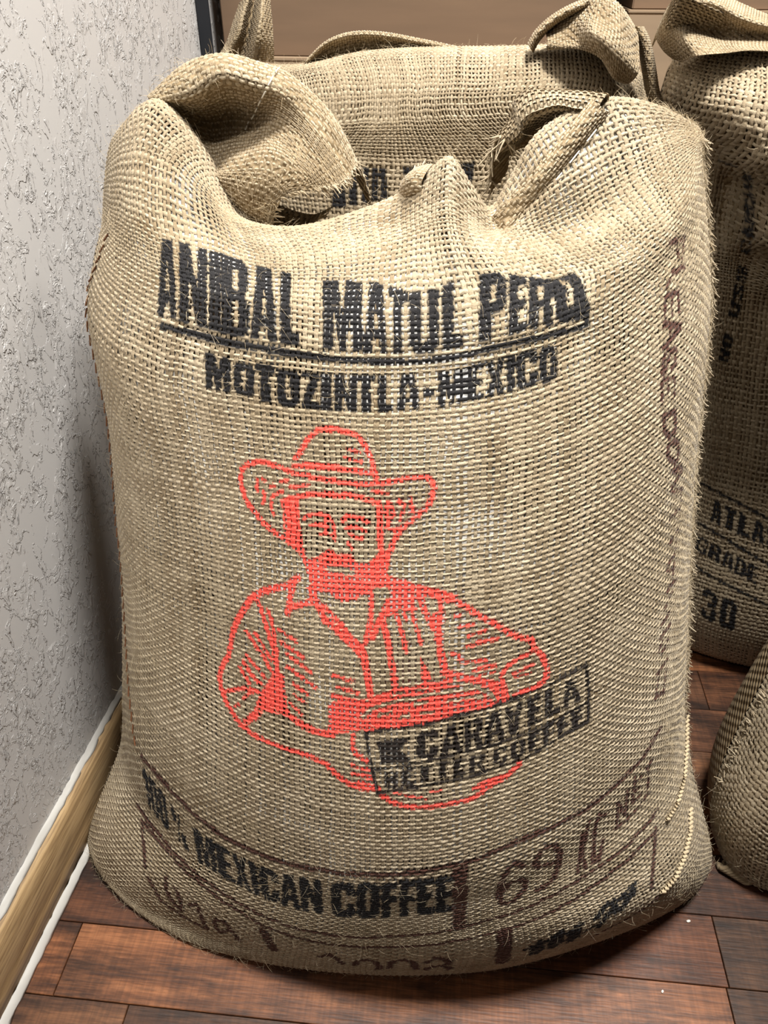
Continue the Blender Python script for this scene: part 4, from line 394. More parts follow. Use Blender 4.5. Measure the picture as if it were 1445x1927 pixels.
 'sack_c': [[[0.325,0.9775,0.006],[0.3271,0.973,0.006],[0.3305,0.9688,0.006],[0.3374,0.9653,0.006],[0.3469,0.9622,0.006],[0.3589,0.9595,0.006],[0.3735,0.957,0.006],[0.3904,0.9549,0.006],[0.4096,0.9532,0.006],[0.4307,0.9518,0.006],[0.4548,0.9508,0.006],[0.4839,0.9502,0.006],[0.515,0.95,0.006],[0.5461,0.9502,0.006],[0.5752,0.9508,0.006],[0.5993,0.9518,0.006],[0.6204,0.9532,0.006],[0.6396,0.9549,0.006],[0.6565,0.957,0.006],[0.6711,0.9595,0.006],[0.6831,0.9622,0.006],[0.6926,0.9653,0.006],[0.6995,0.9688,0.006],[0.7029,0.973,0.006],[0.705,0.9775,0.006]],[[0.3016,0.9805,0.0001],[0.3039,0.968,0.0001],[0.3078,0.9563,0.0001],[0.3155,0.9466,0.0001],[0.3261,0.9381,0.0001],[0.3397,0.9304,0.0001],[0.356,0.9236,0.0001],[0.375,0.9177,0.0001],[0.3966,0.9129,0.0001],[0.4203,0.909,0.0001],[0.4473,0.9063,0.0001],[0.4801,0.9046,0.0001],[0.515,0.9041,0.0001],[0.5499,0.9046,0.0001],[0.5827,0.9063,0.0001],[0.6097,0.909,0.0001],[0.6334,0.9129,0.0001],[0.655,0.9177,0.0001],[0.674,0.9236,0.0001],[0.6903,0.9304,0.0001],[0.7039,0.9381,0.0001],[0.7145,0.9466,0.0001],[0.7222,0.9563,0.0001],[0.7261,0.968,0.0001],[0.7284,0.9805,0.0001]],[[0.28,0.9832,0.0],[0.2826,0.9639,0.0],[0.2868,0.9458,0.0],[0.2953,0.9308,0.0],[0.307,0.9176,0.0],[0.322,0.9057,0.0],[0.34,0.8952,0.0],[0.3609,0.8861,0.0],[0.3846,0.8786,0.0],[0.4107,0.8727,0.0],[0.4405,0.8684,0.0],[0.4766,0.8659,0.0],[0.515,0.865,0.0],[0.5534,0.8659,0.0],[0.5895,0.8684,0.0],[0.6193,0.8727,0.0],[0.6454,0.8786,0.0],[0.6691,0.8861,0.0],[0.69,0.8952,0.0],[0.708,0.9057,0.0],[0.723,0.9176,0.0],[0.7347,0.9308,0.0],[0.7432,0.9458,0.0],[0.7474,0.9639,0.0],[0.75,0.9832,0.0]],[[0.2631,0.985,0.0159],[0.2659,0.9622,0.0159],[0.2704,0.9408,0.0159],[0.2795,0.923,0.0159],[0.2921,0.9075,0.0159],[0.3082,0.8934,0.0159],[0.3275,0.881,0.0159],[0.3499,0.8703,0.0159],[0.3754,0.8614,0.0159],[0.4034,0.8544,0.0159],[0.4354,0.8494,0.0159],[0.4741,0.8463,0.0159],[0.5153,0.8453,0.0159],[0.5565,0.8463,0.0159],[0.5953,0.8494,0.0159],[0.6272,0.8544,0.0159],[0.6552,0.8614,0.0159],[0.6807,0.8703,0.0159],[0.7032,0.881,0.0159],[0.7225,0.8934,0.0159],[0.7385,0.9075,0.0159],[0.7511,0.923,0.0159],[0.7602,0.9408,0.0159],[0.7647,0.9622,0.0159],[0.7675,0.985,0.0159]],[[0.25,0.9862,0.04],[0.2529,0.9615,0.04],[0.2577,0.9383,0.04],[0.2673,0.9191,0.04],[0.2805,0.9023,0.04],[0.2973,0.887,0.04],[0.3176,0.8736,0.04],[0.3412,0.862,0.04],[0.368,0.8524,0.04],[0.3974,0.8448,0.04],[0.431,0.8394,0.04],[0.4717,0.8361,0.04],[0.515,0.835,0.04],[0.5583,0.8361,0.04],[0.599,0.8394,0.04],[0.6326,0.8448,0.04],[0.662,0.8524,0.04],[0.6888,0.862,0.04],[0.7124,0.8736,0.04],[0.7327,0.887,0.04],[0.7495,0.9023,0.04],[0.7627,0.9191,0.04],[0.7723,0.9383,0.04],[0.7771,0.9615,0.04],[0.78,0.9862,0.04]],[[0.2409,0.9871,0.0662],[0.2439,0.9611,0.0662],[0.2488,0.9368,0.0662],[0.2586,0.9167,0.0662],[0.2722,0.8991,0.0662],[0.2895,0.883,0.0662],[0.3103,0.8689,0.0662],[0.3345,0.8568,0.0662],[0.362,0.8467,0.0662],[0.3921,0.8388,0.0662],[0.4266,0.833,0.0662],[0.4684,0.8296,0.0662],[0.5128,0.8284,0.0662],[0.5572,0.8296,0.0662],[0.599,0.833,0.0662],[0.6335,0.8388,0.0662],[0.6636,0.8467,0.0662],[0.6911,0.8568,0.0662],[0.7153,0.8689,0.0662],[0.7361,0.883,0.0662],[0.7534,0.8991,0.0662],[0.767,0.9167,0.0662],[0.7768,0.9368,0.0662],[0.7817,0.9611,0.0662],[0.7847,0.9871,0.0662]],[[0.235,0.9872,0.1],[0.238,0.9607,0.1],[0.243,0.9358,0.1],[0.2529,0.9152,0.1],[0.2666,0.8972,0.1],[0.2841,0.8808,0.1],[0.3052,0.8664,0.1],[0.3296,0.854,0.1],[0.3574,0.8437,0.1],[0.3879,0.8356,0.1],[0.4228,0.8297,0.1],[0.4651,0.8262,0.1],[0.51,0.825,0.1],[0.5549,0.8262,0.1],[0.5972,0.8297,0.1],[0.6321,0.8356,0.1],[0.6626,0.8437,0.1],[0.6904,0.854,0.1],[0.7148,0.8664,0.1],[0.7359,0.8808,0.1],[0.7534,0.8972,0.1],[0.7671,0.9152,0.1],[0.777,0.9358,0.1],[0.782,0.9607,0.1],[0.785,0.9872,0.1]],[[0.232,0.986,0.1463],[0.235,0.9606,0.1462],[0.24,0.9359,0.1463],[0.25,0.9155,0.1462],[0.2637,0.8976,0.1463],[0.2813,0.8812,0.1462],[0.3024,0.8668,0.1463],[0.3269,0.8545,0.1462],[0.3548,0.8442,0.1463],[0.3854,0.8361,0.1462],[0.4204,0.8302,0.1463],[0.4627,0.8267,0.1462],[0.5078,0.8255,0.1463],[0.5529,0.8267,0.1462],[0.5952,0.8302,0.1463],[0.6302,0.8361,0.1462],[0.6608,0.8442,0.1463],[0.6887,0.8545,0.1462],[0.7132,0.8668,0.1463],[0.7344,0.8812,0.1462],[0.7519,0.8976,0.1463],[0.7657,0.9155,0.1462],[0.7756,0.9359,0.1463],[0.7806,0.9606,0.1462],[0.7836,0.986,0.1463]],[[0.23,0.985,0.2],[0.233,0.9624,0.2],[0.238,0.9388,0.2],[0.2479,0.9192,0.2],[0.2616,0.9019,0.2],[0.2791,0.8861,0.2],[0.3002,0.8722,0.2],[0.3246,0.8602,0.2],[0.3524,0.8502,0.2],[0.3829,0.8423,0.2],[0.4178,0.8366,0.2],[0.4601,0.8332,0.2],[0.505,0.832,0.2],[0.5499,0.8332,0.2],[0.5922,0.8366,0.2],[0.6271,0.8423,0.2],[0.6576,0.8502,0.2],[0.6854,0.8602,0.2],[0.7098,0.8722,0.2],[0.7309,0.8861,0.2],[0.7484,0.9019,0.2],[0.7621,0.9192,0.2],[0.772,0.9388,0.2],[0.777,0.9624,0.2],[0.78,0.985,0.2]],[[0.227,0.9857,0.2588],[0.23,0.9664,0.2588],[0.2349,0.9443,0.2588],[0.2448,0.9257,0.2588],[0.2585,0.9094,0.2588],[0.2759,0.8943,0.2588],[0.2968,0.8809,0.2588],[0.3211,0.8694,0.2588],[0.3488,0.8598,0.2588],[0.3792,0.8523,0.2588],[0.4139,0.8468,0.2588],[0.4559,0.8435,0.2588],[0.5006,0.8424,0.2588],[0.5453,0.8435,0.2588],[0.5874,0.8468,0.2588],[0.6221,0.8523,0.2588],[0.6524,0.8598,0.2588],[0.6801,0.8694,0.2588],[0.7044,0.8809,0.2588],[0.7254,0.8943,0.2588],[0.7428,0.9094,0.2588],[0.7564,0.9257,0.2588],[0.7663,0.9443,0.2588],[0.7713,0.9664,0.2588],[0.7742,0.9857,0.2588]],[[0.223,0.9872,0.32],[0.226,0.9716,0.32],[0.2309,0.9511,0.32],[0.2407,0.9338,0.32],[0.2543,0.9184,0.32],[0.2716,0.9042,0.32],[0.2924,0.8916,0.32],[0.3166,0.8807,0.32],[0.3441,0.8716,0.32],[0.3743,0.8644,0.32],[0.4088,0.8592,0.32],[0.4505,0.8561,0.32],[0.495,0.855,0.32],[0.5395,0.8561,0.32],[0.5812,0.8592,0.32],[0.6157,0.8644,0.32],[0.6459,0.8716,0.32],[0.6734,0.8807,0.32],[0.6976,0.8916,0.32],[0.7184,0.9042,0.32],[0.7357,0.9184,0.32],[0.7493,0.9338,0.32],[0.7591,0.9511,0.32],[0.764,0.9716,0.32],[0.767,0.9873,0.32]],[[0.2169,0.9894,0.3812],[0.2198,0.9774,0.3812],[0.2247,0.9587,0.3812],[0.2345,0.9427,0.3813],[0.2481,0.9285,0.3812],[0.2653,0.9152,0.3813],[0.286,0.9034,0.3812],[0.3101,0.8931,0.3813],[0.3375,0.8845,0.3812],[0.3676,0.8778,0.3813],[0.4019,0.8728,0.3812],[0.4435,0.8699,0.3813],[0.4878,0.8689,0.3812],[0.5321,0.8699,0.3813],[0.5737,0.8728,0.3812],[0.6081,0.8778,0.3813],[0.6381,0.8845,0.3812],[0.6655,0.8931,0.3813],[0.6896,0.9034,0.3812],[0.7104,0.9152,0.3813],[0.7276,0.9285,0.3812],[0.7411,0.9427,0.3813],[0.7509,0.9587,0.3812],[0.7558,0.9774,0.3812],[0.7587,0.9894,0.3812]],[[0.21,0.9918,0.44],[0.213,0.9824,0.44],[0.2178,0.965,0.44],[0.2276,0.95,0.44],[0.2411,0.9366,0.44],[0.2582,0.924,0.44],[0.2789,0.9128,0.44],[0.3029,0.9031,0.44],[0.3302,0.8949,0.44],[0.3602,0.8885,0.44],[0.3944,0.8838,0.44],[0.4359,0.881,0.44],[0.48,0.88,0.44],[0.5241,0.881,0.44],[0.5656,0.8838,0.44],[0.5998,0.8885,0.44],[0.6298,0.8949,0.44],[0.6571,0.9031,0.44],[0.6811,0.9128,0.44],[0.7018,0.924,0.44],[0.7189,0.9366,0.44],[0.7324,0.95,0.44],[0.7422,0.965,0.44],[0.747,0.9824,0.44],[0.75,0.9918,0.44]],[[0.2034,0.9941,0.4925],[0.2063,0.9853,0.4925],[0.2112,0.9683,0.4925],[0.2209,0.9537,0.4925],[0.2344,0.9406,0.4925],[0.2515,0.9284,0.4925],[0.2721,0.9174,0.4925],[0.296,0.9079,0.4925],[0.3232,0.8999,0.4925],[0.3531,0.8936,0.4925],[0.3873,0.889,0.4925],[0.4286,0.8862,0.4925],[0.4726,0.8853,0.4925],[0.5166,0.8862,0.4925],[0.558,0.889,0.4925],[0.5921,0.8936,0.4925],[0.622,0.8999,0.4925],[0.6492,0.9079,0.4925],[0.6732,0.9174,0.4925],[0.6938,0.9283,0.4925],[0.7109,0.9406,0.4925],[0.7243,0.9536,0.4925],[0.7341,0.9681,0.4925],[0.7389,0.985,0.4925],[0.7419,0.9941,0.4925]],[[0.197,0.9962,0.54],[0.1999,0.9878,0.54],[0.2048,0.9712,0.54],[0.2145,0.957,0.54],[0.2278,0.9442,0.54],[0.2449,0.9322,0.54],[0.2654,0.9214,0.54],[0.2892,0.9121,0.54],[0.3163,0.9038,0.54],[0.3461,0.8965,0.54],[0.38,0.8916,0.54],[0.4212,0.8879,0.54],[0.465,0.8873,0.54],[0.5088,0.8887,0.54],[0.55,0.8917,0.54],[0.5839,0.8962,0.54],[0.6137,0.9021,0.54],[0.6408,0.9094,0.54],[0.6646,0.9178,0.54],[0.6851,0.927,0.54],[0.7022,0.9364,0.54],[0.7155,0.9454,0.54],[0.7252,0.9548,0.54],[0.7301,0.9685,0.54],[0.733,0.9962,0.54]],[[0.1911,0.9981,0.5834],[0.194,0.99,0.5834],[0.1988,0.9737,0.5834],[0.2084,0.9598,0.5834],[0.2216,0.9472,0.5834],[0.2384,0.9354,0.5834],[0.2587,0.9249,0.5834],[0.2823,0.9084,0.5834],[0.3091,0.8535,0.5834],[0.3384,0.8279,0.5834],[0.372,0.8175,0.5834],[0.4127,0.808,0.5834],[0.456,0.8087,0.5834],[0.4993,0.8127,0.5834],[0.54,0.818,0.5834],[0.5736,0.8238,0.5834],[0.6029,0.8305,0.5834],[0.6297,0.8389,0.5834],[0.6533,0.8494,0.5834],[0.6736,0.8629,0.5834],[0.6904,0.8796,0.5834],[0.7036,0.8995,0.5834],[0.7132,0.9236,0.5834],[0.718,0.9541,0.5834],[0.7209,0.9981,0.5834]],[[0.186,0.9985,0.62],[0.1889,0.9905,0.62],[0.1936,0.9743,0.62],[0.2031,0.9604,0.62],[0.2162,0.9479,0.62],[0.2328,0.9362,0.62],[0.2529,0.9257,0.62],[0.2761,0.8314,0.62],[0.3026,0.8164,0.62],[0.3317,0.8071,0.62],[0.3649,0.8005,0.62],[0.4052,0.7965,0.62],[0.448,0.7952,0.62],[0.4908,0.7965,0.62],[0.5311,0.8005,0.62],[0.5643,0.807,0.62],[0.5934,0.8161,0.62],[0.6199,0.8277,0.62],[0.6431,0.8417,0.62],[0.6632,0.8582,0.62],[0.6798,0.8773,0.62],[0.6929,0.8986,0.62],[0.7024,0.9235,0.62],[0.7071,0.9544,0.62],[0.71,0.9985,0.62]],[[0.1826,0.996,0.6453],[0.1854,0.9874,0.6453],[0.1901,0.9708,0.6453],[0.1996,0.9565,0.6453],[0.2126,0.9437,0.6453],[0.2292,0.9316,0.6453],[0.2492,0.9208,0.6453],[0.2724,0.8226,0.6453],[0.2988,0.8107,0.6453],[0.3278,0.8014,0.6453],[0.3609,0.7947,0.6453],[0.401,0.7907,0.6453],[0.4437,0.7894,0.6453],[0.4864,0.7907,0.6453],[0.5265,0.7947,0.6453],[0.5596,0.8014,0.6453],[0.5886,0.8106,0.6453],[0.615,0.8225,0.6453],[0.6382,0.8368,0.6453],[0.6582,0.8536,0.6453],[0.6748,0.873,0.6453],[0.6878,0.8947,0.6453],[0.6972,0.9199,0.6453],[0.702,0.9513,0.6453],[0.7048,0.996,0.6453]],[[0.179,0.9918,0.665],[0.1819,0.9824,0.665],[0.1866,0.9649,0.665],[0.1961,0.95,0.665],[0.2092,0.9365,0.665],[0.2258,0.9237,0.665],[0.2459,0.9087,0.665],[0.2691,0.814,0.665],[0.2956,0.8019,0.665],[0.3247,0.7923,0.665],[0.3579,0.7855,0.665],[0.3982,0.7814,0.665],[0.441,0.78,0.665],[0.4838,0.7814,0.665],[0.5241,0.7855,0.665],[0.5573,0.7923,0.665],[0.5864,0.8019,0.665],[0.6129,0.814,0.665],[0.6361,0.8287,0.665],[0.6562,0.846,0.665],[0.6728,0.8659,0.665],[0.6859,0.8882,0.665],[0.6954,0.9141,0.665],[0.7001,0.9463,0.665],[0.703,0.9917,0.665]],[[0.1727,0.9857,0.6831],[0.1756,0.975,0.6831],[0.1804,0.9564,0.6831],[0.19,0.9404,0.6831],[0.2033,0.9256,0.6831],[0.2202,0.9101,0.6831],[0.2406,0.8543,0.6831],[0.2642,0.8019,0.6831],[0.2911,0.7893,0.6831],[0.3206,0.7794,0.6831],[0.3544,0.7723,0.6831],[0.3952,0.768,0.6831],[0.4387,0.7666,0.6831],[0.4822,0.768,0.6831],[0.523,0.7723,0.6831],[0.5567,0.7794,0.6831],[0.5863,0.7893,0.6831],[0.6132,0.8019,0.6831],[0.6368,0.8172,0.6831],[0.6572,0.8351,0.6831],[0.6741,0.8557,0.6831],[0.6874,0.8788,0.6831],[0.697,0.9057,0.6831],[0.7018,0.939,0.6831],[0.7047,0.9857,0.6831]],[[0.167,0.9805,0.7],[0.17,0.9681,0.7],[0.1748,0.9481,0.7],[0.1846,0.9302,0.7],[0.1981,0.9117,0.7],[0.2152,0.8837,0.7],[0.2359,0.8099,0.7],[0.2599,0.7915,0.7],[0.2872,0.7784,0.7],[0.3172,0.7682,0.7],[0.3514,0.7609,0.7],[0.3929,0.7565,0.7],[0.437,0.755,0.7],[0.4811,0.7565,0.7],[0.5226,0.7609,0.7],[0.5568,0.7682,0.7],[0.5868,0.7784,0.7],[0.6141,0.7915,0.7],[0.6381,0.8073,0.7],[0.6588,0.8258,0.7],[0.6759,0.847,0.7],[0.6894,0.8708,0.7],[0.6992,0.8985,0.7],[0.704,0.9328,0.7],[0.707,0.9805,0.7]],[[0.1647,0.9795,0.7175],[0.1677,0.9605,0.7175],[0.1726,0.9364,0.7175],[0.1824,0.9102,0.7175],[0.1959,0.8769,0.7175],[0.2132,0.8362,0.7175],[0.2339,0.8042,0.7175],[0.258,0.7882,0.7175],[0.2854,0.775,0.7175],[0.3155,0.7647,0.7175],[0.3498,0.7572,0.7175],[0.3915,0.7528,0.7175],[0.4357,0.7513,0.7175],[0.48,0.7528,0.7175],[0.5217,0.7572,0.7175],[0.556,0.7647,0.7175],[0.5861,0.775,0.7175],[0.6135,0.7882,0.7175],[0.6376,0.8042,0.7175],[0.6583,0.8229,0.7175],[0.6756,0.8445,0.7175],[0.6891,0.8686,0.7175],[0.6989,0.8966,0.7175],[0.7038,0.9313,0.7175],[0.7067,0.9795,0.7175]],[[0.165,0.9805,0.735],[0.168,0.9413,0.735],[0.1728,0.9086,0.735],[0.1826,0.878,0.735],[0.1961,0.8504,0.735],[0.2132,0.8266,0.735],[0.2339,0.8073,0.735],[0.2579,0.7915,0.735],[0.2852,0.7784,0.735],[0.3152,0.7682,0.735],[0.3494,0.7609,0.735],[0.3909,0.7565,0.735],[0.435,0.755,0.735],[0.4791,0.7565,0.735],[0.5206,0.7609,0.735],[0.5548,0.7682,0.735],[0.5848,0.7784,0.735],[0.6121,0.7915,0.735],[0.6361,0.8073,0.735],[0.6568,0.8258,0.735],[0.6739,0.847,0.735],[0.6874,0.8708,0.735],[0.6972,0.8985,0.735],[0.702,0.9328,0.735],[0.705,0.9805,0.735]],[[0.1675,0.9817,0.7534],[0.1704,0.9379,0.7534],[0.1753,0.9061,0.7534],[0.1849,0.8801,0.7534],[0.1983,0.8578,0.7534],[0.2153,0.838,0.7534],[0.2357,0.8208,0.7534],[0.2595,0.8061,0.7534],[0.2865,0.794,0.7534],[0.3162,0.7845,0.7534],[0.3501,0.7777,0.7534],[0.3912,0.7736,0.7534],[0.4349,0.7722,0.7534],[0.4786,0.7736,0.7534],[0.5196,0.7777,0.7534],[0.5535,0.7845,0.7534],[0.5832,0.794,0.7534],[0.6103,0.8061,0.7534],[0.634,0.8208,0.7534],[0.6545,0.8379,0.7534],[0.6715,0.8577,0.7534],[0.6848,0.8798,0.7534],[0.6945,0.9055,0.7534],[0.6993,0.9374,0.7534],[0.7022,0.9817,0.7534]],[[0.173,0.9852,0.77],[0.1759,0.9504,0.77],[0.1806,0.924,0.77],[0.1901,0.9026,0.77],[0.2032,0.8841,0.77],[0.2198,0.8675,0.77],[0.2399,0.853,0.77],[0.2631,0.8407,0.77],[0.2896,0.8304,0.77],[0.3187,0.8224,0.77],[0.3519,0.8166,0.77],[0.3922,0.8132,0.77],[0.435,0.812,0.77],[0.4778,0.8132,0.77],[0.5181,0.8166,0.77],[0.5513,0.8224,0.77],[0.5804,0.8304,0.77],[0.6069,0.8407,0.77],[0.6301,0.853,0.77],[0.6502,0.8675,0.77],[0.6668,0.8841,0.77],[0.6799,0.9026,0.77],[0.6894,0.924,0.77],[0.6941,0.9504,0.77],[0.697,0.9852,0.77]],[[0.1833,0.9949,0.7831],[0.186,0.9684,0.7831],[0.1906,0.9471,0.7831],[0.1996,0.9298,0.7831],[0.2122,0.9147,0.7831],[0.2282,0.9012,0.7831],[0.2475,0.8893,0.7831],[0.2699,0.8791,0.7831],[0.2953,0.8707,0.7831],[0.3233,0.8641,0.7831],[0.3552,0.8593,0.7831],[0.3939,0.8565,0.7831],[0.435,0.8555,0.7831],[0.4761,0.8565,0.7831],[0.5148,0.8593,0.7831],[0.5467,0.8641,0.7831],[0.5747,0.8707,0.7831],[0.6001,0.8791,0.7831],[0.6225,0.8893,0.7831],[0.6418,0.9012,0.7831],[0.6578,0.9147,0.7831],[0.6704,0.9298,0.7831],[0.6794,0.9471,0.7831],[0.684,0.9684,0.7831],[0.6867,0.9949,0.7831]],[[0.195,1.0035,0.79],[0.1976,0.9842,0.79],[0.202,0.9683,0.79],[0.2106,0.9552,0.79],[0.2226,0.9438,0.79],[0.2379,0.9336,0.79],[0.2562,0.9246,0.79],[0.2776,0.9169,0.79],[0.3019,0.9105,0.79],[0.3285,0.9055,0.79],[0.3589,0.9019,0.79],[0.3958,0.8997,0.79],[0.435,0.899,0.79],[0.4742,0.8997,0.79],[0.5111,0.9019,0.79],[0.5415,0.9055,0.79],[0.5681,0.9105,0.79],[0.5924,0.9169,0.79],[0.6138,0.9246,0.79],[0.6321,0.9336,0.79],[0.6474,0.9438,0.79],[0.6594,0.9552,0.79],[0.668,0.9683,0.79],[0.6724,0.9842,0.79],[0.675,1.0035,0.79]],[[0.2051,1.0031,0.7847],[0.2076,0.9889,0.7847],[0.2118,0.9788,0.7847],[0.2201,0.9706,0.7847],[0.2316,0.9636,0.7847],[0.2462,0.9574,0.7847],[0.2638,0.9519,0.7847],[0.2842,0.9473,0.7847],[0.3075,0.9435,0.7847],[0.333,0.9405,0.7847],[0.3621,0.9383,0.7847],[0.3974,0.937,0.7847],[0.435,0.9366,0.7847],[0.4726,0.937,0.7847],[0.5079,0.9383,0.7847],[0.537,0.9405,0.7847],[0.5625,0.9435,0.7847],[0.5858,0.9473,0.7847],[0.6062,0.9519,0.7847],[0.6238,0.9574,0.7847],[0.6384,0.9636,0.7847],[0.6499,0.9706,0.7847],[0.6582,0.9788,0.7847],[0.6624,0.9889,0.7847],[0.6649,1.0031,0.7847]],[[0.215,1.0,0.775],[0.2174,0.9901,0.775],[0.2214,0.986,0.775],[0.2293,0.983,0.775],[0.2403,0.9806,0.775],[0.2543,0.9785,0.775],[0.2711,0.9769,0.775],[0.2907,0.9755,0.775],[0.3129,0.9744,0.775],[0.3374,0.9736,0.775],[0.3653,0.973,0.775],[0.399,0.9726,0.775],[0.435,0.9725,0.775],[0.471,0.9726,0.775],[0.5047,0.973,0.775],[0.5326,0.9736,0.775],[0.5571,0.9744,0.775],[0.5793,0.9755,0.775],[0.5989,0.9769,0.775],[0.6157,0.9785,0.775],[0.6297,0.9806,0.775],[0.6407,0.983,0.775],[0.6486,0.986,0.775],[0.6526,0.9901,0.775],[0.655,1.0,0.775]]],
 'sack_c_back': [[[0.705,0.9775,0.006],[0.6995,0.9846,0.006],[0.6831,0.99,0.006],[0.6565,0.9943,0.006],[0.6204,0.9974,0.006],[0.5752,0.9993,0.006],[0.515,1.0,0.006],[0.4548,0.9993,0.006],[0.4096,0.9974,0.006],[0.3735,0.9943,0.006],[0.3469,0.99,0.006],[0.3305,0.9846,0.006],[0.325,0.9775,0.006]],[[0.75,0.9832,0.0],[0.7432,1.0139,0.0],[0.723,1.0369,0.0],[0.69,1.0553,0.0],[0.6454,1.0689,0.0],[0.5895,1.0772,0.0],[0.515,1.08,0.0],[0.4405,1.0772,0.0],[0.3846,1.0689,0.0],[0.34,1.0553,0.0],[0.307,1.0369,0.0],[0.2868,1.0139,0.0],[0.28,0.9833,0.0]],[[0.78,0.9862,0.04],[0.7723,1.0255,0.04],[0.7495,1.0549,0.04],[0.7124,1.0784,0.04],[0.662,1.0958,0.04],[0.599,1.1064,0.04],[0.515,1.11,0.04],[0.431,1.1064,0.04],[0.368,1.0958,0.04],[0.3176,1.0784,0.04],[0.2805,1.0549,0.04],[0.2577,1.0255,0.04],[0.25,0.9863,0.04]],[[0.785,0.9872,0.1],[0.777,1.0293,0.1],[0.7534,1.0609,0.1],[0.7148,1.0861,0.1],[0.6626,1.1047,0.1],[0.5972,1.1161,0.1],[0.51,1.12,0.1],[0.4228,1.1161,0.1],[0.3574,1.1047,0.1],[0.3052,1.0861,0.1],[0.2666,1.0609,0.1],[0.243,1.0293,0.1],[0.235,0.9873,0.1]],[[0.78,0.985,0.2],[0.772,1.0278,0.2],[0.7484,1.0599,0.2],[0.7098,1.0856,0.2],[0.6576,1.1045,0.2],[0.5922,1.1161,0.2],[0.505,1.12,0.2],[0.4178,1.1161,0.2],[0.3524,1.1045,0.2],[0.3002,1.0856,0.2],[0.2616,1.0599,0.2],[0.238,1.0278,0.2],[0.23,0.985,0.2]],[[0.767,0.9872,0.32],[0.7591,1.0293,0.32],[0.7357,1.0609,0.32],[0.6976,1.0861,0.32],[0.6459,1.1047,0.32],[0.5812,1.1161,0.32],[0.495,1.12,0.32],[0.4088,1.1161,0.32],[0.3441,1.1047,0.32],[0.2924,1.0861,0.32],[0.2543,1.0609,0.32],[0.2309,1.0293,0.32],[0.223,0.9873,0.32]],[[0.75,0.9918,0.44],[0.7422,1.0324,0.44],[0.7189,1.0629,0.44],[0.6811,1.0873,0.44],[0.6298,1.1052,0.44],[0.5656,1.1163,0.44],[0.48,1.12,0.44],[0.3944,1.1163,0.44],[0.3302,1.1052,0.44],[0.2789,1.0873,0.44],[0.2411,1.0629,0.44],[0.2178,1.0324,0.44],[0.21,0.9918,0.44]],[[0.733,0.9962,0.54],[0.7252,1.0355,0.54],[0.7022,1.0649,0.54],[0.6646,1.0884,0.54],[0.6137,1.1058,0.54],[0.55,1.1164,0.54],[0.465,1.12,0.54],[0.38,1.1164,0.54],[0.3163,1.1058,0.54],[0.2654,1.0884,0.54],[0.2278,1.0649,0.54],[0.2048,1.0355,0.54],[0.197,0.9963,0.54]],[[0.71,0.9985,0.62],[0.7024,1.037,0.62],[0.6798,1.0659,0.62],[0.6431,1.089,0.62],[0.5934,1.106,0.62],[0.5311,1.1165,0.62],[0.448,1.12,0.62],[0.3649,1.1165,0.62],[0.3026,1.106,0.62],[0.2529,1.089,0.62],[0.2162,1.0659,0.62],[0.1936,1.037,0.62],[0.186,0.9985,0.62]],[[0.703,0.9918,0.665],[0.6954,1.0324,0.665],[0.6728,1.0629,0.665],[0.6361,1.0873,0.665],[0.5864,1.1052,0.665],[0.5241,1.1163,0.665],[0.441,1.12,0.665],[0.3579,1.1163,0.665],[0.2956,1.1052,0.665],[0.2459,1.0873,0.665],[0.2092,1.0629,0.665],[0.1866,1.0324,0.665],[0.179,0.9918,0.665]],[[0.707,0.9805,0.7],[0.6992,1.0247,0.7],[0.6759,1.0579,0.7],[0.6381,1.0844,0.7],[0.5868,1.1039,0.7],[0.5226,1.1159,0.7],[0.437,1.12,0.7],[0.3514,1.1159,0.7],[0.2872,1.1039,0.7],[0.2359,1.0844,0.7],[0.1981,1.0579,0.7],[0.1748,1.0247,0.7],[0.167,0.9805,0.7]],[[0.705,0.9805,0.735],[0.6972,1.0247,0.735],[0.6739,1.0579,0.735],[0.6361,1.0844,0.735],[0.5848,1.1039,0.735],[0.5206,1.1159,0.735],[0.435,1.12,0.735],[0.3494,1.1159,0.735],[0.2852,1.1039,0.735],[0.2339,1.0844,0.735],[0.1961,1.0579,0.735],[0.1728,1.0247,0.735],[0.165,0.9805,0.735]],[[0.697,0.9852,0.77],[0.6894,1.0216,0.77],[0.6668,1.0489,0.77],[0.6301,1.0707,0.77],[0.5804,1.0868,0.77],[0.5181,1.0967,0.77],[0.435,1.1,0.77],[0.3519,1.0967,0.77],[0.2896,1.0868,0.77],[0.2399,1.0707,0.77],[0.2032,1.0489,0.77],[0.1806,1.0216,0.77],[0.173,0.9853,0.77]],[[0.675,1.0035,0.79],[0.668,1.0277,0.79],[0.6474,1.0459,0.79],[0.6138,1.0605,0.79],[0.5681,1.0712,0.79],[0.5111,1.0778,0.79],[0.435,1.08,0.79],[0.3589,1.0778,0.79],[0.3019,1.0712,0.79],[0.2562,1.0605,0.79],[0.2226,1.0459,0.79],[0.202,1.0277,0.79],[0.195,1.0035,0.79]],[[0.655,1.0,0.775],[0.6486,1.0,0.775],[0.6297,1.0,0.775],[0.5989,1.0,0.775],[0.5571,1.0,0.775],[0.5047,1.0,0.775],[0.435,1.0,0.775],[0.3653,1.0,0.775],[0.3129,1.0,0.775],[0.2711,1.0,0.775],[0.2403,1.0,0.775],[0.2214,1.0,0.775],[0.215,1.0,0.775]]],
